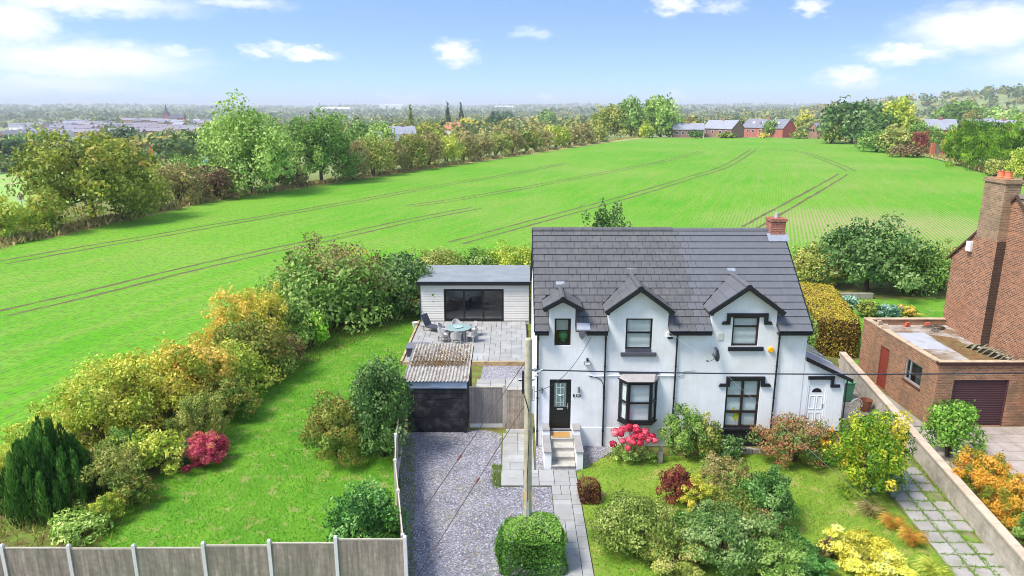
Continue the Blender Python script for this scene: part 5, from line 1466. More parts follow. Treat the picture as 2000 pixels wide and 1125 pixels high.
MB().box(rd[0] + .002, rd[0] + .06, NY0 + .02, NY0 + .13, .02, rd[3] - .002).box(rd[1] - .06, rd[1] - .002, NY0 + .02, NY0 + .13, .02, rd[3] - .002).build('guide_rail', rdm, rdo)
# loose things on the garage roof
rt = random.Random(2)
tile_me = MB().prism([(-.13, 0, 0), (.13, 0, 0), (.13, .012, .02), (-.13, .012, .02)], (0, .3, .0)).mesh('loose_roof_tile')
tile_me2 = MB().box(-.13, .13, -.02, .02, 0, .36).mesh('loose_roof_tile')
gt_m = mat('mossy_concrete_tile', rgb(138, 138, 116), .9, .2, 6, .3, 30, objvar=.15)
for k in range(22):
    row_, i = divmod(k, 9)
    x = 21.95 + i * .07 + row_ * .28; y = 32.6 - i * .3 - row_ * .12
    o = link('loose_roof_tile', tile_me2, gt_m)
    o.location = (x, y, 2.73); o.rotation_euler = (math.radians(38 + rt.uniform(-8, 8)), rt.uniform(-.15, .15), math.radians(35 + rt.uniform(-12, 12)))
    o.scale = (1.15, 1.3, .95)
    tag(o, 'grey green concrete tile leaning in the stack on the garage roof', 'roof tile', 'tiles stacked on the garage roof')
lbk = ['red brick lying near the back parapet of the garage roof', 'red brick beside the middle of the back parapet', 'pale brick lump on the left coping of the garage roof', 'second pale brick on the left coping of the garage roof']
for (x, y, z, lb, c_) in ((20.9, 36.0, 2.72, lbk[0], 0), (22.0, 36.05, 2.72, lbk[1], 0), (18.98, 35.2, 3.07, lbk[2], 1), (18.98, 34.6, 3.07, lbk[3], 1)):
    o = MB().box(-.17, .17, -.08, .08, 0, .12).box(-.1, .12, -.06, .07, .121, .22).build('loose_brick', mat('loose_red_brick', rgb(186, 96, 76), .9, .15, 8) if c_ == 0 else mat('pale_rubble', rgb(186, 168, 146), .9, .15, 8), bevel=.01)
    o.location = (x, y, z); o.rotation_euler = (0, 0, rt.uniform(-.5, .5)); tag(o, lb, 'brick')
o = MB().box(-.45, .45, -.07, .07, 0, .05).box(-.3, .4, .08, .2, 0, .04).box(-.25, .3, -.03, .12, .052, .09).build('scrap_timber', mat('grey_scrap', rgb(150, 140, 122), .9, .2, 5)); o.location = (19.6, 30.6, 2.73); o.rotation_euler = (0, 0, -.5)
tag(o, 'scrap of grey timber on the garage roof near the front corner', 'timber')
br = MB()
for k in range(16):
    a = rt.uniform(-.6, .6); br.tube([(22.7, 35.6, 2.75), (22.4 - rt.random() * .4, 35.5 + a * .4, 2.8 + rt.random() * .2), (21.9 - rt.random() * .4, 35.4 + a, 2.76)], .012, 4)
tag(br.build('cut_branches', mat('dead_twig', rgb(84, 78, 66), .9, .2, 5)), 'dead cut branches in the back corner of the garage roof', 'branches')

nh = thing('brick_house', 'orange brown brick house with tall gable chimney at the right edge', 'house', (GXW, 32.5, 0))
HRY, HRZ, HE, HYF, HYN = 32.5, 10.0, 6.45, 36.6, 28.4
m = MB()
m.poly([(GXW, HYF, 0), (GXW, HYN, 0), (GXW, HYN, HE), (GXW, HRY, HRZ), (GXW, HYF, HE)])
m.poly([(GXW, HYN, 0), (33, HYN, 0), (33, HYN, HE), (GXW, HYN, HE)]); m.poly([(GXW, HYF, 0), (GXW, HYF, HE), (33, HYF, HE), (33, HYF, 0)])
m.poly([(33, HYF, 0), (33, HYF, HE), (33, HRY, HRZ), (33, HYN, HE), (33, HYN, 0)])
m.build('wall', nb_gable, nh)
k_ = (HRZ - HE) / (HYF - HRY); kf = (HRZ - HE) / (HRY - HYN)
rm = MB()
rm.prism([(GXW - .06, HYN - .25, HE - .25 * kf + .03), (33.1, HYN - .25, HE - .25 * kf + .03), (33.1, HRY, HRZ + .03), (GXW - .06, HRY, HRZ + .03)], (0, 0, .06))
rm.prism([(GXW - .06, HRY, HRZ + .03), (33.1, HRY, HRZ + .03), (33.1, HYF + .25, HE - .25 * k_ + .03), (GXW - .06, HYF + .25, HE - .25 * k_ + .03)], (0, 0, .06))
nroof = rm.build('roof', mat('brown_roof_base', rgb(110, 96, 84), .9, .1, 4), nh)
ntm = mat('brown_grey_tile', rgb(134, 122, 112), .9, .15, 5, .3, 40, objvar=.14, dirt=rgb(112, 108, 84), dscale=2, damt=.5)
ang_n = math.atan(kf); Ls = math.hypot(HRY - HYN + .25, HRZ - HE + .25 * kf); tme = MB().box(.004, .266, 0, .3, 0, .02).mesh('roof_tile'); cnt = 0
for j in range(int(Ls / .25)):
    for i in range(10):
        x = GXW - .06 + i * .27 + (.135 if j % 2 else 0)
        s_ = j * .25
        o = link('roof_tile', tme, ntm, nroof); o.location = (x, HYN - .25 + s_ * math.cos(ang_n) - .1 * math.sin(ang_n), HE - .25 * kf + .03 + s_ * math.sin(ang_n) + .1 * math.cos(ang_n)); o.rotation_euler = (ang_n - .07, 0, 0)
for (y0, z0, y1, z1) in ((HYF + .27, HE - .27 * k_, HRY, HRZ), (HYN - .27, HE - .27 * kf, HRY, HRZ)):
    MB().prism([(GXW - .1, y0, z0 + .1), (GXW - .1, y1, z1 + .1), (GXW - .1, y1, z1 - .03), (GXW - .1, y0, z0 - .03)], (.06, 0, 0)).build('verge_board', mat('brown_verge', rgb(88, 66, 52), .8, .15, 5), nroof)
# chimney breast on the gable
cy0, cy1 = 32.75, 34.45
MB().box(GXW - .42, GXW - .002, cy0 + .004, cy1, 2.73, 7.9).build('chimney_breast', nb_gable, nh)
MB().box(GXW - .42, GXW - .004, cy0 - .012, cy0 + .002, 2.73, 7.88).build('dark_return', dark_bk, nh)  # thin facing of darker brick on the near side of the breast
stk = brickmat('chimney_stack_brick', rgb(176, 138, 104), rgb(128, 100, 82), rgb(176, 166, 146), stain=rgb(110, 104, 80), stain_amt=.6)
cstk = MB().box(GXW - .42, GXW + .3, cy0 + .06, cy1 - .12, 7.902, 10.55).build('chimney', stk, nroof)
MB().box(GXW - .48, GXW + .36, cy0 + .0, cy1 - .06, 10.552, 10.75).build('chimney_crown', stk, nroof, bevel=.01)
for (y) in (33.3, 33.8): MB().lathe([(.17, 0), (.18, .05), (.15, .1), (.15, .3), (.17, .32)], 14, (GXW - .06, y, 10.75)).build('chimney_pot', mat('terracotta', rgb(232, 128, 92), .85, .1, 6), nroof)
MB().box(GXW + .3, GXW + .75, cy0 - .1, cy0 + .19, 9.35, 9.5).build('lead_flashing', lead, nroof)
gv = at_y(1903, 471, 34.6)
MB().box(GXW - .2, GXW - .002, 35.0, 35.35, 6.95, 7.45).build('vent_box', whitep, nh, bevel=.02)

# ------------------------------------------------------------------ small things by the porch
g = at_z(1660, 770, .02)
bin_ = thing('wheelie_bin', 'green wheelie bin standing behind the white porch', 'bin', (16.35, 32.6, 0))
gm = mat('green_bin_plastic', rgb(84, 142, 104), .5, .06, 4)
bx0, by0 = 16.35, 32.6
MB().add([(bx0-.22,by0-.28,.06),(bx0+.22,by0-.28,.06),(bx0+.22,by0+.26,.06),(bx0-.22,by0+.26,.06),(bx0-.29,by0-.36,1.0),(bx0+.29,by0-.36,1.0),(bx0+.29,by0+.36,1.0),(bx0-.29,by0+.36,1.0)],
         [(3,2,1,0),(4,5,6,7),(0,1,5,4),(1,2,6,5),(2,3,7,6),(3,0,4,7)]).build('body', gm, bin_, bevel=.02)
MB().prism([(bx0 - .31, by0 - .4, 1.003), (bx0 + .31, by0 - .4, 1.003), (bx0 + .31, by0 + .38, 1.003), (bx0 - .31, by0 + .38, 1.003)], (0, 0, .07)).build('lid', mat('green_bin_lid', rgb(112, 172, 134), .5, .06, 4), bin_, bevel=.02)
for s in (-1, 1): MB().cyl((bx0 + s * .2, by0 + .3, .1), (bx0 + s * .27, by0 + .3, .1), .1, n=14).build('wheel', blackm, bin_)
plx, ply = 16.75, 31.3
tag(MB().lathe([(.2, 0), (.27, .5), (.29, .56), (.25, .56), (.2, .4)], 18, (plx, ply, .02)).build('planter', mat('rusty_brown', rgb(122, 74, 54), .8, .2, 6, .2, 30)), 'rusty brown planter against the boundary wall', 'planter')
o = MB().tube([(16.15 + .28 * math.cos(t), 31.0, .45 + .3 * math.sin(t)) for t in np.linspace(-.4, 3.6, 14)], .018, 6).tube([(16.15 + .22 * math.cos(t), 31.05, .42 + .25 * math.sin(t)) for t in np.linspace(-.2, 3.3, 12)], .018, 6).build('garden_hose', mat('pale_hose', rgb(206, 204, 186), .6, .08, 5))
tag(o, 'pale coiled garden hose beside the rusty planter', 'hose')
wb = thing('rubbish_sacks', 'white and blue rubbish sacks piled by the boundary wall', 'sacks', (16.45, 29.2, 0))
for k, (dx, dy, s_, c_) in enumerate(((-.25, 0, .3, (222, 222, 228)), (.15, .1, .32, (214, 218, 226)), (.0, -.3, .26, (96, 126, 140)))):
    mm = MB(); prof = [(.05, .0), (s_, .05), (s_ * 1.05, s_ * .6), (s_ * .8, s_ * 1.1), (s_ * .25, s_ * 1.4), (.04, s_ * 1.5)]
    mm.lathe(prof, 12); r_ = random.Random(k)
    mm.v = [(x * r_.uniform(.85, 1.12) + 16.45 + dx, y * r_.uniform(.85, 1.12) + 29.2 + dy, z * r_.uniform(.92, 1.08) + .02) for (x, y, z) in mm.v]
    mm.build('sack', mat('sack_%s' % ('white' if c_[0] > 200 else 'blue'), rgb(*c_), .45, .06, 6), wb, smooth=True)
# garden edging on the far right lawn
ledge = mat('grey_stone_edge', rgb(160, 152, 142), .9, .15, 4, .3, 30, objvar=.1, dirt=rgb(110, 104, 84), dscale=2, damt=.5)
gw = thing('garden_retaining_wall', 'low stone retaining wall below the dark bushes in the back garden', 'wall', (21, 51.7, 0))
for k in range(9): MB().box(18.6 + k * .95, 19.53 + k * .95, 51.6, 51.9, 0, .42).build('stone', ledge, gw, bevel=.02)
MB().box(18.58, 27.2, 51.65, 51.86, 0, .40).build('core', joint, gw)
fe = thing('stone_edging', 'low mossy stone edging in front of the black plinth', 'edging', (9.5, 27.1, 0))
for k in range(5): MB().box(8.5 + k * .5, 8.98 + k * .5, 26.95, 27.15, 0, .2 + .02 * (k % 3)).build('stone', ledge, fe, bevel=.02)
tag(MB().box(-.09, .09, -.09, .09, 0, .55).box(-.06, .06, -.06, .06, .551, .75).build('stone_ornament', ledge, bevel=.02), 'small grey stone ornament beside the red flowering shrub', 'ornament').location = (6.0, 26.2, 0)

structure(sheet('side_yard', [(13.9, 28.0), (16.7, 28.0), (17.95, 36.9), (13.9, 36.9)], .016, MATS['side_concrete']))
# ------------------------------------------------------------------ vegetation prototypes (unit size: radius 1, height 1)
def crown_cloud(seed, n, clumps=70, rc=(.2, .34), hollow=.55, up=.35, spike=.0, low=.0):
    """unit crown: leaves gathered in clumps that sit on an uneven crown surface; returns positions (radius 1, z 0..1), normals, tints"""
    r = np.random.default_rng(seed)
    i = np.arange(clumps) + .5
    ph = np.arccos(1 - 2 * i / clumps * .96); th = math.pi * (1 + 5 ** .5) * i + r.normal(size=clumps) * .35
    d = np.c_[np.cos(th) * np.sin(ph), np.sin(th) * np.sin(ph), np.cos(ph)]
    a1, a2, a3 = r.uniform(0, 6.28, 3)
    rad = r.uniform(.52, .92, clumps) * (1 + .15 * np.sin(th * 2 + a1) + .14 * np.sin(th * 3 + a2) * np.sin(ph * 2 + a3))
    inner = r.random(clumps) < .15; rad[inner] *= .55
    cc = d * rad[:, None]
    cc[:, :2] *= (1 + .55 * np.clip(-cc[:, 2:3], 0, 1))          # full skirts
    rcl = r.uniform(rc[0], rc[1], clumps) * .88; ct = r.normal(size=clumps) * .24
    k = r.choice(clumps, n, p=(rcl ** 2) / (rcl ** 2).sum())
    o = unit(r.normal(size=(n, 3))) * (r.uniform(hollow, 1.0, n) ** .8)[:, None]
    P = cc[k] + o * rcl[k][:, None]
    if spike:
        sp = r.random(n) < spike
        P[sp] += unit(P[sp] + np.array([0, 0, .5])) * (r.random(sp.sum()) ** 2 * .17)[:, None]
    out = unit(P + 1e-4)
    N = unit(o * .55 + out * .4 + np.array([0, 0, up]) + r.normal(size=(n, 3)) * .55)
    P[:, 2] = low + (1 - low) * np.clip((P[:, 2] * .9 + .92) / 1.84, .0, 1.2)
    return P, N, .5 + ct[k] + r.normal(size=n) * .15
# style: clump size, hollow, spikes, leaf size factor, leaf aspect, density, lowest foliage
STYLE = {'bushA': ((.18, .32), .55, .06, 1, .6, 1.5, 0), 'bushB': ((.22, .38), .5, .05, 1.05, .6, 1.5, 0), 'bushC': ((.15, .28), .5, .2, .95, .55, 1.4, 0),
         'bigleaf': ((.18, .32), .6, .05, 1.6, .5, 1.4, 0), 'fine': ((.18, .32), .4, .16, .8, .55, 2.0, 0), 'airy': ((.12, .26), .15, .45, .9, .5, .7, 0), 'airyB': ((.12, .26), .2, .35, .95, .5, 1.0, 0),
         'treeA': ((.15, .26), .55, .05, 1, .65, 1.6, 0), 'treeB': ((.17, .3), .5, .12, 1, .6, 1.5, 0), 'treeC': ((.18, .32), .5, .15, 1, .6, 1.5, 0),
         'hedgeA': ((.2, .34), .5, .15, 1, .6, 1.4, 0), 'hedgeB': ((.22, .4), .45, .2, 1, .6, 1.4, 0), 'hedgeC': ((.16, .3), .4, .28, .95, .55, 1.3, 0),
         'farA': ((.22, .38), .5, .08, 1, .7, 1.5, .03), 'farB': ((.24, .42), .5, .1, 1, .7, 1.5, .03), 'poplar': ((.2, .3), .4, .1, 1, .6, 1.4, .02),
         'leylandii': ((.14, .24), .5, .2, .9, .45, 1.7, 0)}
def crown_mesh(style, seed, R, Ry, H, d, name):
    rc, hollow, spike, lf, asp, dens, low = STYLE[style]
    area = 2 * math.pi * (R + Ry) / 2 * H * .8 + math.pi * R * Ry
    leaf = max(.026, d * .0016) * lf
    cap = 12500 if d < 33 else (9000 if d < 70 else (15000 if R > 5 and d < 190 else (5500 if d < 200 else 2600)))
    n = int(dens * area / (2 * leaf * leaf * asp))
    if n > cap: leaf *= math.sqrt(n / cap); n = cap
    n = max(n, 250)
    cl = int(np.clip(34 + 16 * (R + H) * (1 if d < 60 else .55), 40, 170))
    P, N, tint = crown_cloud(seed, n, cl, rc, hollow, .35, spike, low)
    if style == 'poplar': P[:, :2] *= (1.1 - .8 * np.clip(P[:, 2:3], 0, 1))
    S = np.array([R, Ry, H]); P = P * S; N = unit(N / (S / S.mean()))
    r = np.random.default_rng(seed + 7); T, B = frames(N, r)
    if style == 'leylandii': T = unit(T * .5 + np.array([0, 0, .8]) + unit(P * np.array([1, 1, 0]) + 1e-4) * .4); B = unit(np.cross(N, T))
    s = leaf * r.uniform(.6, 1.3, n)
    return quads(P, T * s[:, None], B * (s * asp)[:, None], tint, name)
PROTO = {}
def conifer_mesh(seed, plumes, n):
    r = np.random.default_rng(seed); Cs, Ts, Bs, ts = [], [], [], []
    for k in range(plumes):
        a = k * 2.399963; rr = math.sqrt((k + .5) / plumes) * .82
        x, y = rr * math.cos(a), rr * math.sin(a)
        topz = 1.02 - .62 * rr ** 1.6 + r.normal() * .05; botz = .02 if rr > .55 else .2
        if rr > .6: topz = max(topz - .08 * r.random(), .3)
        w = .17 * r.uniform(.8, 1.2); nn = int(n / plumes)
        u = r.random(nn) ** .85
        z = botz + (topz - botz) * u
        prof = np.sqrt(np.clip(np.sin(np.pi * np.clip(u * .86 + .12, 0, 1)), 0, 1)) * (1 - .45 * u)
        th = r.random(nn) * 6.283; rad = w * prof * r.uniform(.7, 1.05, nn)
        lean = .14 * (1 - u)
        P = np.c_[x * (1 + lean) + rad * np.cos(th), y * (1 + lean) + rad * np.sin(th), z]
        Nn = unit(np.c_[np.cos(th), np.sin(th), np.full(nn, .25)] + r.normal(size=(nn, 3)) * .3)
        Tt = unit(np.array([0, 0, 1.0]) + np.c_[np.cos(th), np.sin(th), np.zeros(nn)] * .5 + r.normal(size=(nn, 3)) * .25)
        Bb = unit(np.cross(Nn, Tt)); s = .04 * r.uniform(.6, 1.3, nn)
        Cs.append(P); Ts.append(Tt * s[:, None]); Bs.append(Bb * (s * .42)[:, None]); ts.append(.45 + r.normal() * .16 + r.normal(size=nn) * .12 + u * .12)
    return quads(np.concatenate(Cs), np.concatenate(Ts), np.concatenate(Bs), np.concatenate(ts), 'foliage')
PROTO['conifer'] = conifer_mesh(1, 46, 16000)
def strap_mesh(seed, n, wide=.035, arch=.5):
    r = np.random.default_rng(seed); Cs, Ts, Bs, ts = [], [], [], []
    for k in range(n):
        a = r.random() * 6.283; L = r.uniform(.6, 1.1); e = r.uniform(.2, 1.0) * arch; p = np.array([r.normal() * .12, r.normal() * .12, 0.]); tt = r.random()
        dirv = np.array([math.cos(a) * e, math.sin(a) * e, 1.0]); dirv /= np.linalg.norm(dirv)
        for sgm in range(4):
            q = p + dirv * L / 4; Cs.append((p + q) / 2); Ts.append((q - p) / 2 * 1.15)
            side = np.cross(dirv, [math.cos(a + .4), math.sin(a + .4), .1]); side /= max(np.linalg.norm(side), 1e-5); Bs.append(side * wide * (1 - sgm * .18)); ts.append(tt)
            p = q; dirv = dirv + np.array([math.cos(a) * .22 * arch * 2, math.sin(a) * .22 * arch * 2, -.34 * arch * 1.6]); dirv /= np.linalg.norm(dirv)
    return quads(np.array(Cs), np.array(Ts), np.array(Bs), np.array(ts), 'leaves')
PROTO['strap'] = strap_mesh(1, 150, .05, .55)
PROTO['grass'] = strap_mesh(2, 420, .02, .8)
def box_hedge_mesh(seed, lx, ly, lz, n, leaf, rnd_=14.0, amp=1.0):
    r = np.random.default_rng(seed)
    areas = np.array([lx * ly, lx * lz, lx * lz, ly * lz, ly * lz]); f = r.choice(5, n, p=areas / areas.sum()); u, v = r.uniform(-.5, .5, n), r.uniform(-.5, .5, n)
    P = np.zeros((n, 3)); N = np.zeros((n, 3))
    for k, (fx_, nn) in enumerate(((lambda u, v: (u * lx, v * ly, lz + 0 * u), (0, 0, 1)), (lambda u, v: (u * lx, -ly / 2 + 0 * u, (v + .5) * lz), (0, -1, 0)), (lambda u, v: (u * lx, ly / 2 + 0 * u, (v + .5) * lz), (0, 1, 0)),
                                   (lambda u, v: (-lx / 2 + 0 * u, v * ly, (u + .5) * lz), (-1, 0, 0)), (lambda u, v: (lx / 2 + 0 * u, v * ly, (u + .5) * lz), (1, 0, 0)))):
        q = f == k; a = fx_(u[q], v[q]); P[q] = np.c_[a[0], a[1], a[2]]; N[q] = nn
    depth_ = np.abs(r.normal(size=n)) * leaf * 1.1
    lump = .05 * np.sin(P[:, 0] * 3 + 1) * np.sin(P[:, 1] * 2.2) + .04 * np.sin(P[:, 2] * 4 + P[:, 0] * 2)
    P = P + N * (lump * amp - depth_ + leaf * .5 + (r.random(n) < .06) * r.random(n) * .1)[:, None]
    q = np.c_[P[:, 0] / (lx / 2), P[:, 1] / (ly / 2), np.clip(P[:, 2] / lz, 0, 1.2)]
    m_ = np.maximum.reduce([np.abs(q[:, 0]), np.abs(q[:, 1]), np.abs(q[:, 2])]); e_ = (np.abs(q) ** rnd_).sum(1) ** (1 / rnd_)
    k_ = (m_ / np.maximum(e_, 1e-5))[:, None]; P = P * k_                       # rounded corners
    Nn = unit(N + r.normal(size=(n, 3)) * .65); T, B = frames(Nn, r); s = leaf * r.uniform(.6, 1.25, n)
    tn = np.sin(P[:, 0] * 2.1 + 2) * np.sin(P[:, 1] * 1.3) * .18 + np.where(f == 0, .2, -.16)  # top leaves tinted lighter, sides darker: light and shade put into the tint
    return quads(P, T * s[:, None], B * (s * .6)[:, None], .5 + tn + r.normal(size=n) * .17, 'foliage')
bark = mat('bark', rgb(92, 80, 66), .95, .2, 6, .5, 25)
twig = mat('twig', rgb(104, 88, 70), .95, .2, 6)
def stems_mesh(seed, n, spread, r0, hgt):
    r = random.Random(seed); m = MB()
    for k in range(n):
        a = 6.283 * k / n + r.uniform(-.4, .4); e = spread * r.uniform(.5, 1)
        m.tube([(.06 * math.cos(a), .06 * math.sin(a), 0), (.35 * e * math.cos(a), .35 * e * math.sin(a), hgt * .45), (e * math.cos(a + .3), e * math.sin(a + .3), hgt * r.uniform(.75, 1))], [r0, r0 * .7, r0 * .25], 5)
    return m.mesh('stem')
def trunk_mesh(seed):
    r = random.Random(seed); m = MB()
    m.tube([(0, 0, -.01), (.005, 0, .06), (.01, .01, .2), (0, .02, .42), (.01, 0, .68)], [.075, .055, .045, .033, .012], 8)
    for k in range(9):
        a = 2.4 * k + r.uniform(-.3, .3); z = .16 + .055 * k; e = .62 - .035 * k
        m.tube([(0, 0, z), (.35 * e * math.cos(a), .35 * e * math.sin(a), z + .1), (e * math.cos(a + .2), e * math.sin(a + .2), z + .26)], [.03, .02, .006], 5)
    return m.mesh('trunk')
STEM, TRUNK = stems_mesh(1, 9, .6, .028, .8), trunk_mesh(2)
STEM.materials.append(twig); TRUNK.materials.append(bark)
TREES = {'treeA', 'treeB', 'treeC', 'farA', 'farB', 'poplar'}
PAL = {
    'green': [(80, 116, 48), (112, 152, 62), (144, 178, 84), (178, 200, 112)],
    'dkgreen': [(58, 88, 46), (82, 118, 58), (110, 146, 76), (148, 174, 108)],
    'olive': [(108, 126, 56), (146, 162, 72), (178, 184, 90), (204, 196, 116)],
    'yellowgreen': [(128, 158, 54), (174, 194, 70), (208, 216, 90), (232, 224, 112)],
    'yellow': [(140, 158, 56), (190, 194, 66), (224, 216, 84), (244, 218, 112)],
    'orange': [(160, 168, 64), (210, 200, 80), (240, 212, 100), (250, 200, 116)],
    'fireorange': [(132, 150, 54), (190, 164, 58), (240, 176, 62), (250, 196, 92)],
    'hawthorn': [(116, 112, 62), (156, 144, 84), (180, 162, 106), (160, 170, 86), (206, 182, 134)],
    'brown': [(91, 71, 55), (130, 102, 73), (163, 130, 91), (146, 150, 82)],
    'lime': [(115, 179, 40), (165, 229, 53), (209, 250, 91), (240, 250, 135)],
    'bright': [(74, 120, 38), (108, 160, 54), (144, 190, 76), (182, 210, 110)],
    'willow': [(99, 135, 58), (143, 179, 77), (179, 207, 106), (212, 229, 137)],
    'oak': [(106, 122, 44), (146, 160, 58), (178, 186, 72), (200, 180, 90)],
    'red': [(140, 40, 66), (196, 66, 98), (226, 104, 128), (232, 160, 110)],
    'redflower': [(146, 31, 58), (229, 47, 82), (250, 86, 115), (250, 168, 179)],
    'maroon': [(91, 36, 44), (132, 55, 60), (168, 84, 75), (179, 135, 80)],
    'conifer': [(44, 78, 32), (66, 110, 44), (92, 144, 56), (136, 178, 82)],
    'leylandii': [(56, 90, 26), (90, 132, 36), (134, 174, 50), (182, 212, 76)],
    'laurel': [(50, 92, 40), (78, 132, 56), (112, 168, 80), (160, 204, 118)],
    'greygreen': [(78, 112, 54), (110, 146, 72), (140, 170, 94), (174, 192, 126)],
    'blue': [(75, 115, 95), (115, 159, 132), (157, 194, 168), (198, 225, 201)],
    'fuchsia': [(74, 104, 50), (108, 138, 66), (138, 158, 84), (186, 104, 84), (170, 150, 96)],
    'variegated': [(146, 146, 47), (223, 207, 69), (250, 247, 106), (250, 250, 168)],
    'berry': [(86, 116, 46), (122, 152, 60), (168, 144, 72), (162, 182, 84)],
    'fargreen': [(95, 124, 71), (128, 154, 91), (157, 179, 110)],
    'faryellow': [(179, 179, 69), (229, 216, 80), (250, 229, 106)],
    'fardark': [(71, 97, 69), (95, 121, 82), (119, 143, 99)],
    'goldgrass': [(168, 168, 58), (223, 201, 80), (250, 190, 97), (212, 135, 80)],
    'poleshrub': [(62, 104, 36), (92, 142, 50), (124, 172, 68), (164, 196, 96)],
    'cubebush': [(84, 44, 40), (124, 70, 52), (150, 96, 66), (130, 130, 60), (176, 110, 80)],
    'roundbush': [(58, 98, 44), (86, 132, 58), (118, 162, 80), (156, 190, 112)],
    'privet': [(92, 112, 48), (126, 148, 62), (158, 178, 84), (190, 198, 116)],
    'yellowtree': [(78, 122, 36), (128, 166, 46), (190, 204, 58), (238, 218, 80)],
}
VN = {}
def veg(name, label, px, by, ty, w, proto, pal, cat='shrub', group=None, Y=None, ry=1.0, push=.55, rz=None, stem=True, extra=None):
    if Y is None:
        p = gp(px, by); d = depth(p); R = w * d / FPX / 2
        hd = Vector((p.x, p.y, 0)).normalized(); p = p + hd * R * push * ry
    else:
        p = at_y(px, by, Y); R = w * Y / FPX / 2
    z = h(p.x, p.y); d = depth(Vector((p.x, p.y, z))); R = w * d / FPX / 2
    top = at_y(px, ty, p.y).z; H = max(.2, top - z)
    if rz is None: rz = (px * 7.13 + by * 3.7) % 6.28
    t = bpy.data.objects.new(name, None); COL.objects.link(t); tag(t, label, cat, group); t.location = (p.x, p.y, z); t.empty_display_size = .2
    t.rotation_euler = (0, 0, rz)
    if proto in PROTO:
        f = bpy.data.objects.new('foliage', PROTO[proto]); f.scale = (R, R * ry, H)
        if not PROTO[proto].materials: PROTO[proto].materials.append(leafmat('leaf_green', PAL['green']))
        COL.objects.link(f); f.material_slots[0].link = 'OBJECT'; f.material_slots[0].material = leafmat('leaf_' + pal, PAL[pal])
    else:
        nm = 'crown' if proto in TREES else 'foliage'
        me = crown_mesh(proto, int(px * 3 + by * 17) % 99991, R, R * ry, H, d, nm); me.materials.append(leafmat('leaf_' + pal, PAL[pal]))
        f = bpy.data.objects.new(nm, me); COL.objects.link(f)
    f.parent = t
    if stem:
        s = bpy.data.objects.new('trunk' if proto in TREES else 'stem', TRUNK if proto in TREES else STEM); COL.objects.link(s); s.parent = t; s.scale = (R, R * ry, H)
        if proto in TREES: k = .5 * (R + H * .5); s.scale = (k, k, H)
    return t

# ---- side garden
V = veg
V('conifer_bush', 'dense dark green conifer with upright plumes at the lower left corner', 108, 1010, 826, 172, 'conifer', 'conifer', 'conifer')
V('leafy_shrub', 'light green leafy shrub at the foot of the dark conifer', 160, 1062, 1002, 120, 'bigleaf', 'willow')
V('hedge_shrub', 'mixed olive shrub right of the dark conifer', 225, 985, 868, 146, 'bushC', 'olive')
V('hedge_shrub', 'brownish tangle of hedge left of the dark conifer', 8, 985, 880, 109, 'airy', 'yellow')
V('hedge_shrub', 'pale green leafed shrub between conifer and strap leaved plant', 300, 935, 838, 134, 'bigleaf', 'yellowgreen')
V('hedge_shrub', 'tall yellow green hedge shrub above the conifer', 225, 880, 700, 231, 'airyB', 'yellowgreen')
V('hedge_shrub', 'golden yellow hedge shrub behind the strap leaved plant', 310, 850, 675, 207, 'bushC', 'yellow')
V('hedge_shrub', 'tall golden shrub with orange tip in the garden hedgerow', 385, 815, 655, 158, 'bushC', 'orange')
V('hedge_shrub', 'green and yellow hedge shrub in the middle of the garden hedgerow', 440, 790, 665, 158, 'bushB', 'yellowgreen')
V('hedge_shrub', 'dark hedge shrub with reddish berries at the lawn edge', 490, 760, 620, 146, 'bushA', 'berry')
V('hedge_shrub', 'orange topped shrub standing high in the garden hedgerow', 478, 700, 560, 134, 'airyB', 'orange')
V('hedge_shrub', 'yellow topped shrub beside the orange one in the hedgerow', 525, 700, 548, 109, 'airyB', 'yellow')
V('hedge_shrub', 'dark green hedge shrub above the bright lime bush', 565, 690, 575, 134, 'bushA', 'green')
V('hedge_shrub', 'brown leaved shrub beside the bright lime bush', 553, 725, 652, 85, 'bushB', 'brown')
V('lime_bush', 'bright lime green rounded bush at the lawn edge', 603, 684, 602, 82, 'bigleaf', 'lime')
V('hedge_shrub', 'large green hedge shrub with pale bare top left of the garden room', 640, 655, 492, 231, 'bushA', 'green')
V('hedge_shrub', 'thin straw coloured twiggy top rising over the large green shrub', 650, 640, 462, 207, 'airy', 'hawthorn')
V('hedge_shrub', 'rounded green hedge shrub nearest the garden room corner', 715, 635, 510, 158, 'bushB', 'green')
V('hedge_shrub', 'dark hedge shrub touching the garden room wall', 785, 625, 492, 146, 'bushA', 'dkgreen')
V('hedge_shrub', 'olive hedge shrub behind the left end of the garden room roof', 855, 545, 482, 122, 'bushB', 'olive', Y=53.5)
V('hedge_shrub', 'green hedge shrub behind the middle of the garden room roof', 930, 540, 486, 122, 'bushA', 'green', Y=53.5)
V('hedge_shrub', 'yellow green hedge shrub between garden room and white house', 1010, 540, 474, 122, 'bushB', 'yellowgreen', Y=53.5)
V('strap_leaved_plant', 'grey green strap leaved plant beside the red bush', 352, 916, 846, 84, 'strap', 'blue', 'plant', stem=False)
V('red_bush', 'rounded crimson autumn bush alone on the lawn edge', 408, 915, 845, 92, 'fine', 'red')
V('olive_bush', 'rounded olive bush standing on the lawn beside the drive fence', 662, 908, 772, 140, 'bushA', 'berry')
V('dark_bush', 'tall dark green bush between lawn and old garage', 750, 908, 690, 130, 'bushA', 'dkgreen')
V('laurel_bush', 'glossy green laurel bush leaning over the fence corner', 712, 1040, 946, 160, 'bigleaf', 'laurel', Y=20.1)
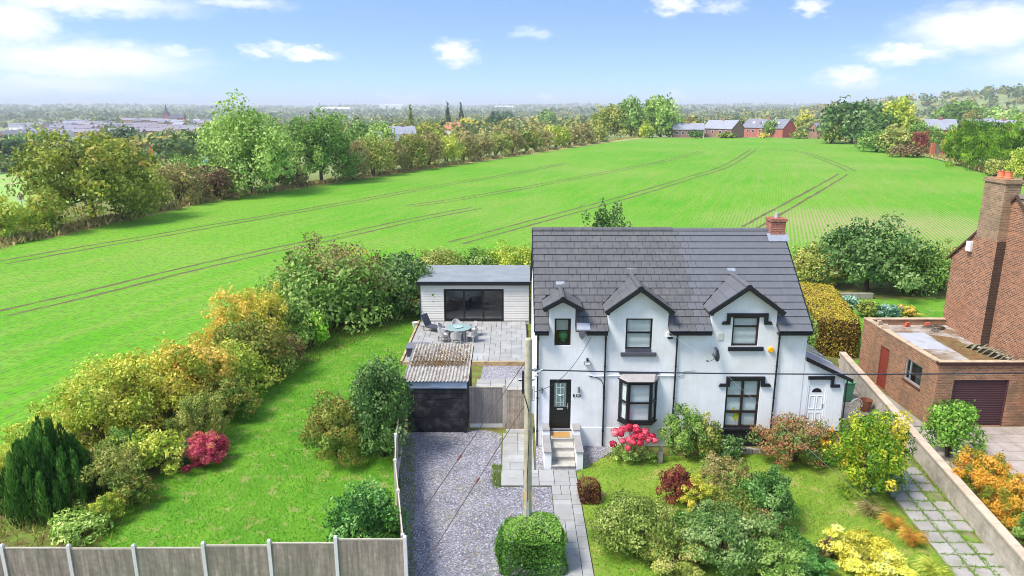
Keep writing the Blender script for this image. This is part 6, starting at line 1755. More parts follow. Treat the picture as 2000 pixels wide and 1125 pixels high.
for k, (x, b_, t_, w_, st, pl_, lb) in enumerate([
    (300, 820, 716, 80, 'airyB', 'green', 'green leaved shoot thicket amid the golden hedge shrubs'),
    (420, 745, 640, 90, 'airyB', 'fireorange', 'orange tipped young growth on the field side of the hedgerow'),
    (355, 770, 668, 80, 'airyB', 'yellowgreen', 'pale lime sprays rising behind the golden shrubs'),
    (520, 745, 672, 80, 'bushC', 'green', 'fresh green shrub at the lawn edge below the orange topped one'),
    (245, 925, 835, 90, 'bushC', 'green', 'green shrub between the golden thicket and the olive shrub'),
    (600, 640, 520, 110, 'airyB', 'yellowgreen', 'yellowing sprays at the left shoulder of the large green shrub'),
    (690, 600, 486, 110, 'airyB', 'yellow', 'yellow leaved top rising behind the rounded green shrub')]):
    V('hedge_shrub', lb, x, b_, t_, w_, st, pl_)
# ---- front garden
def clipped(name, label, loc, lx, ly, lz, n, leaf, pal, seed):
    t = thing(name, label, 'shrub', loc, world_parts=False)
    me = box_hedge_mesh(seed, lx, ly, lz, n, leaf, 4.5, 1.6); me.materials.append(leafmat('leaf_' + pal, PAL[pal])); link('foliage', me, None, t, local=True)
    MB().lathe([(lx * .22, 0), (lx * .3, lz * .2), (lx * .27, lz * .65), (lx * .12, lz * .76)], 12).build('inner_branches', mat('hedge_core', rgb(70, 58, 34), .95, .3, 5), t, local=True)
    return t
clipped('pole_shrub', 'clipped box shaped green shrub round the foot of the telegraph pole', (PX + .12, 19.75, 0), 2.05, 1.7, 1.38, 17000, .036, 'poleshrub', 5)
V('privet_bush', 'large olive green privet bush beside the slab path', 1228, 1165, 972, 165, 'bushB', 'privet', Y=20.4)
cq = gp(1152, 986); clipped('clipped_cube_bush', 'small red brown clipped bush beside the front path', (cq.x, cq.y + .3, 0), .72, .7, .82, 3600, .03, 'cubebush', 6)
fq = gp(1236, 906); fq.y += .3
hyd = thing('red_flower_shrub', 'shrub with crimson flower heads on pale stems under the bay window', 'shrub', tuple(fq), world_parts=False)
hr_ = random.Random(3)
petm = leafmat('petal_crimson', [(150, 24, 52), (206, 40, 76), (232, 84, 108), (240, 150, 160)], .2)
for k in range(30):
    a = 2.4 * k; e = math.sqrt((k + .5) / 30) * .95; zt = (1.72 - .7 * e) * hr_.uniform(.78, 1.05); x, y = e * math.cos(a), e * .75 * math.sin(a) - .1
    r3 = np.random.default_rng(k); N_ = unit(r3.normal(size=(110, 3)) + np.array([0, 0, .3])); T_, B_ = frames(N_, r3); rr_ = hr_.uniform(.12, .19)
    o = link('flower_head', quads(N_ * rr_ * np.array([1, 1, .8]) + np.array([x, y, zt]), T_ * .04, B_ * .034, .5 + hr_.uniform(-.3, .3) + r3.normal(size=110) * .15, 'flower_head', petm), None, hyd, local=True)
    MB().tube([(x * .25, y * .25, 0), (x * .6, y * .6, zt * .55), (x, y, zt - .04)], [.018, .013, .008], 5).build('stem', mat('pale_stem', rgb(176, 160, 116), .9, .1, 5), hyd, local=True)
me = crown_mesh('airyB', 55, .9, .7, .8, 28, 'foliage'); me.materials.append(leafmat('leaf_willow', PAL['willow'])); link('foliage', me, None, hyd, local=True)
V('climber_bush', 'tall grey green bush against the white wall in the middle', 1340, 905, 795, 92, 'bushC', 'green')
V('brown_shrub', 'brownish green shrub beside the tall grey green bush', 1378, 905, 812, 60, 'bushA', 'olive')
V('low_shrub', 'low dark green shrub under the tall six pane window', 1422, 905, 852, 66, 'bushA', 'dkgreen')
V('maroon_shrub', 'dark maroon upright shrub in the front border', 1320, 990, 908, 64, 'bushA', 'maroon')
V('border_shrub', 'yellow leaved shrub beside the dark maroon one', 1362, 1010, 935, 91, 'airyB', 'yellow')
V('border_shrub', 'pinkish grey twiggy shrub in the middle of the front border', 1412, 985, 890, 104, 'airyB', 'hawthorn')
V('border_shrub', 'bright emerald low shrub in front of the privet', 1325, 1065, 1006, 98, 'bigleaf', 'bright')
V('border_shrub', 'grey green spreading shrub at the bottom of the front border', 1410, 1130, 1000, 195, 'bushC', 'greygreen')
V('border_shrub', 'olive shrub between privet and grey green shrub at the bottom edge', 1310, 1165, 1045, 156, 'bushA', 'olive', Y=19.6)
V('border_shrub', 'mixed green shrub in front of the round clipped bush', 1435, 1050, 960, 130, 'bushB', 'berry')
V('border_shrub', 'dark green low shrub at the bottom edge right of the border', 1500, 1140, 1048, 143, 'bushA', 'green')
V('border_shrub', 'soft blue green shrub at the bottom edge by the golden bush', 1560, 1150, 1075, 130, 'fine', 'laurel', Y=19.3)
V('round_bush', 'round clipped dark green bush standing beside the front lawn', 1492, 1042, 918, 116, 'fine', 'roundbush')
V('fuchsia_bush', 'rounded reddish green fuchsia bush before the white wall', 1548, 918, 815, 138, 'bushC', 'fuchsia')
V('orange_shrub', 'orange leaved shrub between fuchsia bush and yellow tree', 1612, 915, 838, 56, 'airyB', 'fireorange')
V('yellow_shrub', 'tall yellow green upright shrub before the white porch', 1688, 985, 788, 150, 'bushC', 'yellowtree')
V('rue_shrub', 'blue green shrub at the right foot of the tall yellow shrub', 1728, 970, 868, 70, 'bushA', 'blue')
V('golden_bush', 'golden variegated bush at the bottom edge of the front garden', 1682, 1160, 1062, 165, 'fine', 'variegated', Y=19.6)
V('heather_clump', 'dark purple brown clump beside the golden bush', 1612, 1092, 1052, 44, 'fine', 'brown')
V('ornamental_grass', 'orange tipped ornamental grass beside the slab path', 1778, 1075, 1000, 66, 'grass', 'goldgrass', 'grass clump', stem=False)
V('ornamental_grass', 'dry brown ornamental grass below the tall yellow shrub', 1700, 1015, 968, 80, 'grass', 'hawthorn', 'grass clump', stem=False)
V('ornamental_grass', 'yellow ornamental grass between the brown and orange clumps', 1740, 1040, 982, 56, 'grass', 'goldgrass', 'grass clump', stem=False)
V('ornamental_grass', 'green gold grass at the bottom edge by the slab path', 1820, 1140, 1075, 90, 'grass', 'yellowgreen', 'grass clump', stem=False)
V('laurel_shrub', 'bright green glossy laurel before the brown roller door', 1848, 905, 776, 104, 'bigleaf', 'bright')
V('berberis_bush', 'orange leaved bush beside the boundary wall coping', 1912, 985, 882, 104, 'fine', 'fireorange')
V('berberis_bush', 'second orange and green bush further down beside the boundary wall', 1972, 1050, 925, 100, 'fine', 'fireorange')
V('green_shrub', 'green shrub at the right edge below the orange bushes', 2010, 1080, 990, 80, 'bushA', 'green')
for (x, y, tz, w) in ((1231, 908, 828, 96),):
    pass

V('hedge_shrub', 'olive bush filling the hedgerow above the red bush', 395, 880, 760, 110, 'bushC', 'olive')
V('hedge_shrub', 'shadowy green bush at the lawn edge below the golden shrubs', 450, 830, 735, 110, 'bushA', 'berry')
V('hedge_shrub', 'yellow green thicket on the field side of the golden shrubs', 190, 850, 740, 130, 'airyB', 'yellow')
V('hedge_shrub', 'pale yellow thicket on the field side above the conifer', 110, 900, 800, 150, 'airyB', 'yellowgreen')
V('hedge_shrub', 'low dark shrub at the lawn edge right of the olive one', 262, 1000, 925, 80, 'bushA', 'berry')
V('hedge_shrub', 'small yellow berried shrub at the lawn edge near the fence', 212, 1030, 960, 66, 'bushC', 'yellowgreen')
V('border_shrub', 'leafy green shrub between emerald shrub and round clipped bush', 1395, 1060, 985, 110, 'bushA', 'greygreen')
V('border_shrub', 'brownish shrub in front of the round clipped bush', 1465, 1085, 1000, 120, 'bushC', 'hawthorn')
V('border_shrub', 'dark green shrub behind the emerald shrub', 1290, 1050, 985, 90, 'bushB', 'olive')
V('border_shrub', 'tall green fill shrub left of the round clipped bush', 1440, 1000, 930, 80, 'bushA', 'green')
V('border_shrub', 'low purple green shrub at the lower right of the border', 1540, 1100, 1040, 80, 'bushA', 'laurel')
# ---- behind the houses
hg = thing('beech_hedge', 'clipped box shaped beech hedge turning copper beside the white house', 'hedge', (19.75, 43.3, 0), rz=math.radians(-14), world_parts=False)
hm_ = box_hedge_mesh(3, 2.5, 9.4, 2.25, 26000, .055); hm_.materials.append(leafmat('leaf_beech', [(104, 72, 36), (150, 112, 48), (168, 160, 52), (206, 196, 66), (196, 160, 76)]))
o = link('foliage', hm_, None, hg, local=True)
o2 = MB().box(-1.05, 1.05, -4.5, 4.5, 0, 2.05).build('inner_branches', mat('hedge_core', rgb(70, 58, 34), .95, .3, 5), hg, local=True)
V('green_shrub', 'dark green shrub pressed between white house and beech hedge', 1572, 690, 610, 46, 'bushA', 'green', Y=37.2)
V('back_tree', 'large dark leaved bush behind the beech hedge', 1690, 578, 428, 190, 'treeC', 'dkgreen', 'tree')
V('back_shrub', 'olive green bush left of the large dark one', 1590, 560, 478, 130, 'bushA', 'olive')
V('back_shrub', 'mid green bush right of the large dark one', 1780, 578, 462, 130, 'bushB', 'green')
V('back_shrub', 'yellowing shrub beside the brick gable', 1838, 572, 470, 90, 'airyB', 'olive')
V('back_shrub', 'blue green low shrub at the end of the beech hedge', 1660, 605, 575, 46, 'bushA', 'blue')
V('back_shrub', 'low brown shrub on the neighbour lawn edge', 1690, 622, 585, 44, 'bushA', 'olive')
V('back_shrub', 'grey green low shrub behind the garage parapet', 1735, 625, 592, 50, 'fine', 'blue')
V('back_shrub', 'small orange shrub behind the garage parapet', 1772, 622, 596, 40, 'fine', 'orange')
V('sapling_tree', 'young dark tree showing above the white house ridge', 1182, 520, 393, 100, 'bushC', 'dkgreen', 'tree', Y=50)
V('hedge_shrub', 'low olive shrub behind the white house on the field edge', 1090, 520, 462, 109, 'bushA', 'olive', Y=52)

# ---- hedgerow along the far side of the field
V('oak_tree', 'broad golden green oak tree at the left end of the field hedge', 186, 440, 256, 250, 'treeA', 'oak', 'tree', push=.2)
V('hedgerow_tree', 'olive tree at the left edge below the road sign', 14, 476, 385, 90, 'treeC', 'yellowgreen', 'tree')
V('hedgerow_tree', 'small yellow green tree between left edge and oak', 72, 462, 398, 76, 'treeC', 'yellowgreen', 'tree')
V('hedgerow_bush', 'olive bush against the right side of the oak', 290, 415, 338, 90, 'hedgeA', 'olive', 'bush', 'field hedgerow')
V('hedgerow_bush', 'russet bush left of the big pale willow', 350, 402, 318, 100, 'hedgeB', 'hawthorn', 'bush', 'field hedgerow')
V('hedgerow_bush', 'low brown bush at the foot of the big pale willow', 425, 392, 322, 100, 'hedgeC', 'brown', 'bush', 'field hedgerow')
V('hedgerow_bush', 'bright green bush behind the russet hedge by the lamp post', 365, 385, 300, 80, 'hedgeA', 'green', 'bush', 'field hedgerow')
V('willow_tree', 'tall pale green willow in the field hedge', 490, 380, 202, 190, 'treeB', 'willow', 'tree', push=.2)
V('dark_tree', 'dark green rounded tree right of the pale willow', 628, 360, 212, 124, 'treeA', 'green', 'tree', push=.2)
V('hedgerow_bush', 'dark brown bush between willow and dark green tree', 560, 368, 318, 80, 'hedgeC', 'brown', 'bush', 'field hedgerow')
ordn = ['first', 'second', 'third', 'fourth', 'fifth', 'sixth', 'seventh', 'eighth', 'ninth', 'tenth', 'eleventh', 'twelfth', 'thirteenth', 'fourteenth', 'fifteenth', 'sixteenth', 'seventeenth', 'eighteenth', 'nineteenth', 'twentieth']
hr = random.Random(12)
hx_ = 690; k = 0
HP = ['hawthorn', 'olive', 'hawthorn', 'berry', 'hawthorn', 'yellowgreen', 'hawthorn']
HC = {'hawthorn': 'russet', 'olive': 'olive', 'berry': 'dark green', 'yellowgreen': 'yellow green'}
while hx_ < 1170:
    u = (hx_ - 690) / 480
    by_ = 352 - 75 * u ** .92; tp_ = 268 - 26 * u + hr.uniform(-6, 6); w_ = 62 - 22 * u
    pal = HP[k % 7]
    V('hedgerow_bush', '%s hawthorn bush, %s in the field hedgerow right of the dark tree' % (HC[pal], ordn[k]), hx_, by_, tp_, w_ * 1.25, ['hedgeA', 'hedgeB', 'hedgeC'][k % 3], pal, 'bush', 'field hedgerow', push=.3)
    hx_ += w_ * .62; k += 1
V('row_tree', 'green tree nearest the hedge end on the field crest', 1186, 268, 204, 74, 'treeC', 'olive', 'tree')
V('row_tree', 'tall green tree in the middle of the crest group', 1232, 268, 190, 66, 'treeB', 'green', 'tree')
V('row_tree', 'tall spreading tree right of the crest group', 1290, 268, 181, 72, 'treeB', 'willow', 'tree')
V('row_bush', 'yellowish bush between the two tall crest trees', 1262, 270, 238, 34, 'hedgeA', 'yellowgreen', 'bush')
V('row_bush', 'dark low bush right of the tall spreading crest tree', 1316, 268, 248, 30, 'hedgeB', 'dkgreen', 'bush')
V('clump_tree', 'large dark green tree at the field corner on the right', 1662, 281, 190, 120, 'treeC', 'dkgreen', 'tree', push=.3)
V('clump_tree', 'yellow green tree beside the large dark corner tree', 1748, 288, 186, 72, 'treeB', 'yellowgreen', 'tree', push=.3)
V('clump_bush', 'tangled olive bush below the yellow green corner tree', 1745, 300, 245, 90, 'hedgeC', 'olive', 'bush')
V('clump_bush', 'green bush right of the yellow green corner tree', 1790, 300, 232, 56, 'hedgeA', 'green', 'bush')
V('clump_tree', 'dark green lower tree joining the two corner trees', 1708, 290, 214, 70, 'treeB', 'dkgreen', 'tree', push=.3)
V('clump_bush', 'olive bush at the left foot of the large corner tree', 1622, 281, 236, 50, 'hedgeA', 'olive', 'bush')
V('clump_bush', 'green bush at the right foot of the large corner tree', 1712, 298, 254, 66, 'hedgeB', 'green', 'bush')
V('maroon_bush', 'maroon leaved bush beside the brick piers', 1795, 302, 256, 30, 'hedgeB', 'maroon', 'bush')
V('clump_bush', 'brown bramble bank below the maroon bush', 1770, 308, 282, 70, 'hedgeA', 'brown', 'bush')
for (x, b, t_, w_, lb) in ((1888, 326, 231, 84, 'left'), (1940, 336, 234, 92, 'middle'), (1998, 344, 236, 96, 'right')):
    V('leylandii_hedge_tree', 'tall bright topped conifer at the %s of the clipped conifer row' % lb, x, b, t_, w_ * 1.2, 'leylandii', 'leylandii', 'conifer', 'conifer row on the right', stem=False, push=.3)
V('clump_bush', 'green bush below the white verged house behind the piers', 1822, 296, 246, 46, 'hedgeA', 'green', 'bush')
V('clump_bush', 'orange tinted bush left of the conifer row', 1856, 298, 250, 34, 'hedgeB', 'orange', 'bush')
V('row_bush', 'low green hedge bush before the middle crest house', 1420, 270, 258, 40, 'hedgeA', 'berry', 'bush')
V('row_bush', 'orange bush at the foot of the red crest house', 1492, 270, 260, 26, 'hedgeB', 'orange', 'bush')
V('row_bush', 'low bush at the right end of the crest houses', 1560, 271, 256, 40, 'hedgeC', 'olive', 'bush')
V('clump_bush', 'rounded green bush at the foot of the conifer row', 1948, 345, 308, 60, 'hedgeA', 'olive', 'bush')
V('clump_bush', 'yellowing bush at the right edge by the conifer row', 2000, 355, 285, 60, 'hedgeB', 'yellowgreen', 'bush')
# ------------------------------------------------------------------ distance: houses, town, woods, hills
slate = mat('far_slate', rgb(150, 152, 164), .8, .08, .5)
slate2 = mat('far_slate_dark', rgb(128, 128, 140), .8, .1, .5)
bk_red = mat('far_red_brick', rgb(178, 112, 98), .9, .1, .8)
bk_brn = mat('far_brown_brick', rgb(156, 122, 108), .9, .12, .8)
far_w = mat('far_white', rgb(228, 226, 222), .8, .04, .5)
far_g = mat('far_window_glass', rgb(70, 76, 84), .2, .1, 2, spec=.5)
def far_house(name, label, px, py_top, dist, w, d, hw_, rise, rot, wm_, rm_, wins=(), cat='house', group=None, chim=True, gable=None, vel=0):
    q = at_y(px, py_top, dist); z0 = q.z - hw_ - rise
    z0 = min(z0, h(q.x, q.y) + 1.0)
    t = thing(name, label, cat, (q.x, q.y, z0), group, math.radians(rot), world_parts=False)
    hw2, hd = w / 2, d / 2; base = min(-1, h(q.x, q.y) - z0 - 1)
    m = MB(); m.box(-hw2, hw2, -hd, hd, base, hw_)
    m.build('wall', wm_, t, local=True)
    g = MB()
    for s in (-1, 1): g.prism([(s * hw2 - (.02 if s > 0 else 0), -hd, hw_ + .002), (s * hw2 - (.02 if s > 0 else 0), hd, hw_ + .002), (s * hw2 - (.02 if s > 0 else 0), 0, hw_ + rise)], (.02, 0, 0))
    g.build('gable', gable or wm_, t, local=True)
    if gable: MB().box(hw2 + .002, hw2 + .05, -hd, hd, base, hw_).build('gable_wall', gable, t, local=True)
    r_ = MB(); o_ = .35
    for s in (-1, 1):
        r_.prism([(-hw2 - o_, s * (hd + o_), hw_ - o_ * rise / hd), (hw2 + o_, s * (hd + o_), hw_ - o_ * rise / hd), (hw2 + o_, 0, hw_ + rise), (-hw2 - o_, 0, hw_ + rise)], (0, 0, .15))
    ro = r_.build('roof', rm_, t, local=True)
    if chim: MB().box(-.7, .7, -.4, .4, hw_ + rise - .3, hw_ + rise + 1.0).build('chimney', bk_brn, ro, local=True)
    for k in range(vel):
        x = -hw2 + (k + 1) * w / (vel + 1); u = .55; y = -hd * (1 - u); z = hw_ + rise * u
        MB().prism([(x - .5, y - .5, z - .5 * rise / hd + .18), (x + .5, y - .5, z - .5 * rise / hd + .18), (x + .5, y + .5, z + .5 * rise / hd + .18), (x - .5, y + .5, z + .5 * rise / hd + .18)], (0, 0, .06)).build('skylight', far_w, ro, local=True)
    for (x, z, ww, wh) in wins:
        f = MB().box(x - ww / 2 - .12, x + ww / 2 + .12, -hd - .06, -hd - .002, z - .12, z + wh + .12).build('window', far_w, t, local=True)
        MB().box(x - ww / 2, x + ww / 2, -hd - .09, -hd - .062, z, z + wh).build('pane', far_g, f, local=True)
    return t
W2 = lambda xs, z=3.0: [(x, z, 1.1, 1.2) for x in xs]
far_house('far_cottage', 'low brown brick cottage row with grey slate roof left on the field crest', 1344, 241, 345, 14, 7, 4.2, 2.6, -8, bk_brn, slate, W2((-5, -2.5, 0, 3), 1.8))
far_house('far_house', 'brown brick semi with grey slate roof in the middle of the crest houses', 1414, 235, 345, 17, 9, 5.4, 3.6, -56, bk_brn, slate, W2((-6, -2.5, 2, 5.5), 3.2))
far_house('far_house', 'red brick house with skylights and bright red gable on the field crest', 1502, 233, 350, 23, 9.5, 5.4, 3.8, -56, bk_red, slate2, W2((-8, -5, -1, 3), 3.2), vel=4, gable=mat('far_bright_brick', rgb(206, 108, 94), .9, .08, .8))
far_house('far_house', 'brick house corner showing beside the large dark corner tree', 1604, 240, 330, 7, 7, 4.5, 2.4, 10, bk_brn, slate2, W2((-1,), 2.4))
far_house('terrace_house', 'brick house with white verge behind the brick piers', 1836, 233, 270, 10, 8, 5.0, 3.4, -15, bk_red, slate, W2((-2, 2), 2.5))
far_house('terrace_house', 'slate roofed house behind the conifer row, left of three', 1915, 232, 280, 11, 9, 5.2, 3.4, 12, bk_red, slate, ())
far_house('terrace_house', 'slate roofed house behind the conifer row, middle of three', 1960, 235, 275, 10, 9, 5.2, 3.4, -30, bk_red, slate, (), gable=bk_red)
far_house('terrace_house', 'slate roofed house behind the conifer row, right of three', 2000, 236, 270, 11, 9, 5.2, 3.4, 8, bk_red, slate, ())
far_house('roadside_house', 'grey roofed house behind the hedgerow right of the dark tree', 785, 243, 330, 11, 9, 4.5, 3.2, 20, far_w, slate, ())
far_house('roadside_house', 'red roofed house behind the hedgerow near the poplars', 890, 235, 420, 11, 9, 4.5, 3.4, -15, far_w, mat('far_red_roof', rgb(196, 120, 104), .85, .08, .5), ())
# brick piers and wall by the conifers
bpw = thing('brick_pier_wall', 'brick boundary wall with red piers beside the conifer row', 'wall', tuple(gp(1840, 304)))
pb = gp(1838, 304); sc_ = depth(pb) / FPX
for (x0, x1) in ((-22, -14), (-2, 8)):
    MB().box(pb.x + x0 * sc_, pb.x + x1 * sc_, pb.y - .3, pb.y + .3, 0, 24 * sc_).build('pier', mat('pier_brick', rgb(196, 112, 82), .9, .12, 3), bpw)
MB().box(pb.x - 13.9 * sc_, pb.x - 2.1 * sc_, pb.y - .12, pb.y + .12, 0, 21 * sc_).box(pb.x + 8.1 * sc_, pb.x + 34 * sc_, pb.y - .12, pb.y + .12, 0, 20 * sc_).build('wall_panel', mat('pier_wall_brick', rgb(138, 120, 108), .9, .2, 3), bpw)
# a parked van seen over the wall
vp = gp(1845, 285)
van = thing('parked_van', 'white van with blue glass parked behind the brick piers', 'van', tuple(vp), rz=.25, world_parts=False)
MB().add([(-2.4,-1,.4),(2.4,-1,.4),(2.4,1,.4),(-2.4,1,.4),(-2.4,-.9,2.3),(1.2,-.9,2.3),(1.2,.9,2.3),(-2.4,.9,2.3),(2.4,-.95,1.3),(2.4,.95,1.3)], [(0,1,8,5,4),(3,7,6,9,2),(4,5,6,7),(0,4,7,3),(1,2,9,8),(5,8,9,6)]).build('body', far_w, van, local=True)
MB().add([(1.3,-.85,2.2),(2.25,-.88,1.4),(2.25,.88,1.4),(1.3,.85,2.2),(1.34,-.85,2.24),(2.29,-.88,1.44),(2.29,.88,1.44),(1.34,.85,2.24)], [(0,1,2,3),(4,5,6,7),(0,1,5,4),(2,3,7,6)]).build('windscreen', mat('van_glass', rgb(86, 116, 160), .2, .1, 3), van, local=True)
MB().box(-.2, 1.1, -1.02, -.97, 1.4, 2.0).build('side_window', MATS['van_glass'], van, local=True)
for x in (-1.5, 1.5):
    for y in (-.95, .95): MB().cyl((x, y - .1, .35), (x, y + .1, .35), .35, n=12).build('wheel', blackm, van, local=True)

# excavator on the building site
ep = gp(288, 330)
exc = thing('excavator', 'orange excavator with raised arm on the site behind the oak', 'excavator', tuple(ep), rz=.2, world_parts=False)
og = mat('excavator_orange', rgb(240, 110, 60), .5, .08, 2)
for s in (-1, 1): MB().prism([(-1.9, s * 1.1 - .3, .15), (1.9, s * 1.1 - .3, .15), (2.2, s * 1.1 - .3, .5), (1.9, s * 1.1 - .3, .9), (-1.9, s * 1.1 - .3, .9), (-2.2, s * 1.1 - .3, .5)], (0, .6, 0)).build('track', blackm, exc, local=True)
MB().box(-2.3, 1.2, -1.2, 1.2, 1.0, 2.1).box(-2.3, -.4, -1.2, 1.2, 2.101, 2.5).build('body', og, exc, bevel=.1, local=True)
MB().box(-.2, 1.3, .2, 1.2, 2.101, 3.2).build('cab', mat('cab_grey', rgb(90, 92, 98), .3, .1, 3), exc, bevel=.08, local=True)
MB().prism([(.9, -.25, 1.9), (1.3, -.25, 1.7), (2.2, -.25, 5.4), (1.7, -.25, 5.6)], (0, .35, 0)).build('boom', og, exc, local=True)
MB().prism([(1.7, -.22, 5.7), (2.2, -.22, 5.3), (1.2, -.22, 8.2), (.9, -.22, 8.1)], (0, .3, 0)).build('arm', og, exc, local=True)
MB().prism([(.9, -.4, 8.1), (1.3, -.4, 8.2), (1.5, -.4, 7.2), (.8, -.4, 7.0), (.5, -.4, 7.5)], (0, .7, 0)).build('bucket', mat('bucket_steel', rgb(120, 90, 76), .6, .15, 4), exc, local=True)
# site fences
def site_fence(label, pts):
    G = [gp(*p) for p in pts]; f = thing('site_fence', label, 'fence', tuple(G[0]))
    fm = mat('galvanised_fence', rgb(196, 202, 208), .5, .06, 3)
    for i in range(len(G) - 1):
        a, b = G[i], G[i + 1]; n = max(1, round((b - a).length / 3.4))
        for k in range(n):
            p, q = a.lerp(b, k / n), a.lerp(b, (k + 1) / n - .01)
            m = MB()
            for z in (.1, 1.1, 2.0): m.tube([p + Vector((0, 0, z)), q + Vector((0, 0, z))], .06, 5)
            for u in (0, .25, .5, .75, 1): m.tube([p.lerp(q, u) + Vector((0, 0, 0)), p.lerp(q, u) + Vector((0, 0, 2.0))], .05 if u in (0, 1) else .02, 4)
            m.build('panel', fm, f)
    return f
site_fence('grey mesh site fence at the left edge behind the oak', [(-30, 346), (30, 334), (74, 327), (110, 320)])
site_fence('grey mesh site fence behind the orange excavator', [(262, 309), (300, 306), (348, 301)])
structure(sheet('site_grass', [(gp(*p).x, gp(*p).y) for p in ((-60, 440), (60, 410), (140, 400), (300, 345), (420, 335), (420, 302), (340, 302), (255, 312), (110, 322), (-60, 352))], -.0, mat('site_turf', rgb(140, 176, 84), .95, .15, .06, dirt=rgb(176, 150, 120), dscale=.05, damt=.7)))
for o in (bpy.data.objects['site_grass'],):
    me = o.data
    import bmesh
    b = bmesh.new(); b.from_mesh(me); bmesh.ops.triangulate(b, faces=b.faces[:])
    for _ in range(4): bmesh.ops.subdivide_edges(b, edges=b.edges[:], cuts=1, use_grid_fill=True)
    for v in b.verts: v.co.z = h(v.co.x, v.co.y) + .25
    b.to_mesh(me); b.free()
def lamp_post(label, px, base, top, flip=1):
    p = gp(px, base); H_ = at_y(px, top, p.y).z - p.z; t = thing('street_lamp', label, 'street lamp', tuple(p), 'lamps along the road beyond the hedge', world_parts=False)
    lm = mat('lamp_column_grey', rgb(196, 196, 192), .5, .06, 3)
    MB().tube([(0, 0, 0), (0, 0, H_ - .8), (-.25 * flip, 0, H_ - .15), (-1.0 * flip, 0, H_)], [.13, .1, .09, .08], 8).build('column', lm, t, local=True)
    MB().box(-2.1 * flip if flip > 0 else 1.0, -1.0 * flip if flip > 0 else 2.1, -.18, .18, H_ - .1, H_ + .08).build('lantern', lm, t, bevel=.03, local=True)
lamp_post('grey street lamp left of the big pale willow', 405, 345, 277)
lamp_post('grey street lamp above the hedgerow right of the dark tree', 751, 330, 258)
lamp_post('tall grey street lamp beside the crest cottages', 1374, 272, 228)
tpz = gp(403, 322)
tl = thing('portable_toilet', 'pale blue portable toilet under the street lamp', 'toilet', tuple(tpz), world_parts=False)
MB().box(-.7, .7, -.7, .7, 0, 2.4).build('cabin', mat('toilet_grey', rgb(196, 206, 212), .6, .05, 3), tl, bevel=.05, local=True)
MB().box(-.4, .4, -.74, -.702, .2, 2.1).build('door', mat('toilet_blue', rgb(70, 140, 170), .6, .05, 3), tl, local=True)
MB().box(-.75, .75, -.75, .75, 2.402, 2.6).build('roof', mat('toilet_roof', rgb(230, 234, 236), .6, .05, 3), tl, bevel=.08, local=True)
# warning sign by the road
sg = gp(46, 418); Hs = at_y(45, 374, sg.y).z - sg.z
sn = thing('road_sign', 'triangular red bordered warning sign with plate above the hedge', 'road sign', tuple(sg), world_parts=False)
ss = depth(sg) / FPX
MB().cyl((0, 0, 0), (0, 0, Hs - .2), .08, n=8).build('post', MATS['lamp_column_grey'], sn, local=True)
tri = lambda k, y: [(-7.5 * ss * k, y, Hs - 13 * ss + (1 - k) * 4 * ss), (7.5 * ss * k, y, Hs - 13 * ss + (1 - k) * 4 * ss), (0, y, Hs - 13 * ss + 13 * ss * k + (1 - k) * 4 * ss)]
tf = MB().prism(tri(1, -.13), (0, .03, 0)).build('triangle', mat('sign_red', rgb(186, 60, 60), .5, .05, 3), sn, local=True)
MB().prism(tri(.68, -.15), (0, .018, 0)).build('face', far_w, tf, local=True)
MB().box(-1 * ss, 1 * ss, -.17, -.152, Hs - 10.5 * ss, Hs - 5.5 * ss).build('symbol', blackm, tf, local=True)
MB().box(-7 * ss, 7 * ss, -.13, -.1, Hs - 18 * ss, Hs - 14 * ss).build('plate', far_w, sn, local=True)
MB().box(-6 * ss, 6 * ss, -.14, -.131, Hs - 16.6 * ss, Hs - 15.4 * ss).build('plate_text', mat('sign_grey_text', rgb(120, 120, 124), .6, .05, 3), sn, local=True)
tpp = gp(40, 330)
tg = thing('far_telegraph_pole', 'small wooden telegraph pole among the trees at the left edge', 'pole', tuple(tpp), world_parts=False)
MB().cyl((0, 0, 0), (0, 0, 9), .16, .1, 8).build('shaft', polew, tg, local=True); MB().box(-1, 1, -.06, .06, 8.2, 8.4).build('crossarm', polew, tg, local=True)

# church
cp = at_y(327, 240, 1400); cz = h(cp.x, cp.y)
tipz = at_y(327, 203, 1400).z
chh = thing('church', 'distant church with tall dark spire above the town roofs', 'church', (cp.x, cp.y, cz), world_parts=False)
sst = mat('spire_slate', rgb(92, 92, 108), .8, .1, .3); rst = mat('red_sandstone', rgb(176, 112, 104), .9, .1, .3)
Hc = tipz - cz
MB().box(-4, 4, -4, 4, 0, Hc * .5).build('tower', rst, chh, local=True)
MB().lathe([(5.2, 0), (3.6, Hc * .08), (2.2, Hc * .24), (.25, Hc * .5)], 8, (0, 0, Hc * .5)).build('spire', sst, chh, local=True)
for (x, y) in ((-4, -4), (4, -4), (4, 4), (-4, 4)): MB().lathe([(.8, 0), (.8, 3), (.05, 8)], 6, (x, y, Hc * .5)).build('pinnacle', sst, chh, local=True)
nv = MB().box(5, 34, -6, 6, 0, 10).build('nave', rst, chh, local=True)
MB().prism([(4.5, -6.6, 10), (4.5, 6.6, 10), (4.5, 0, 18)], (30, 0, 0)).build('roof', sst, nv, local=True)
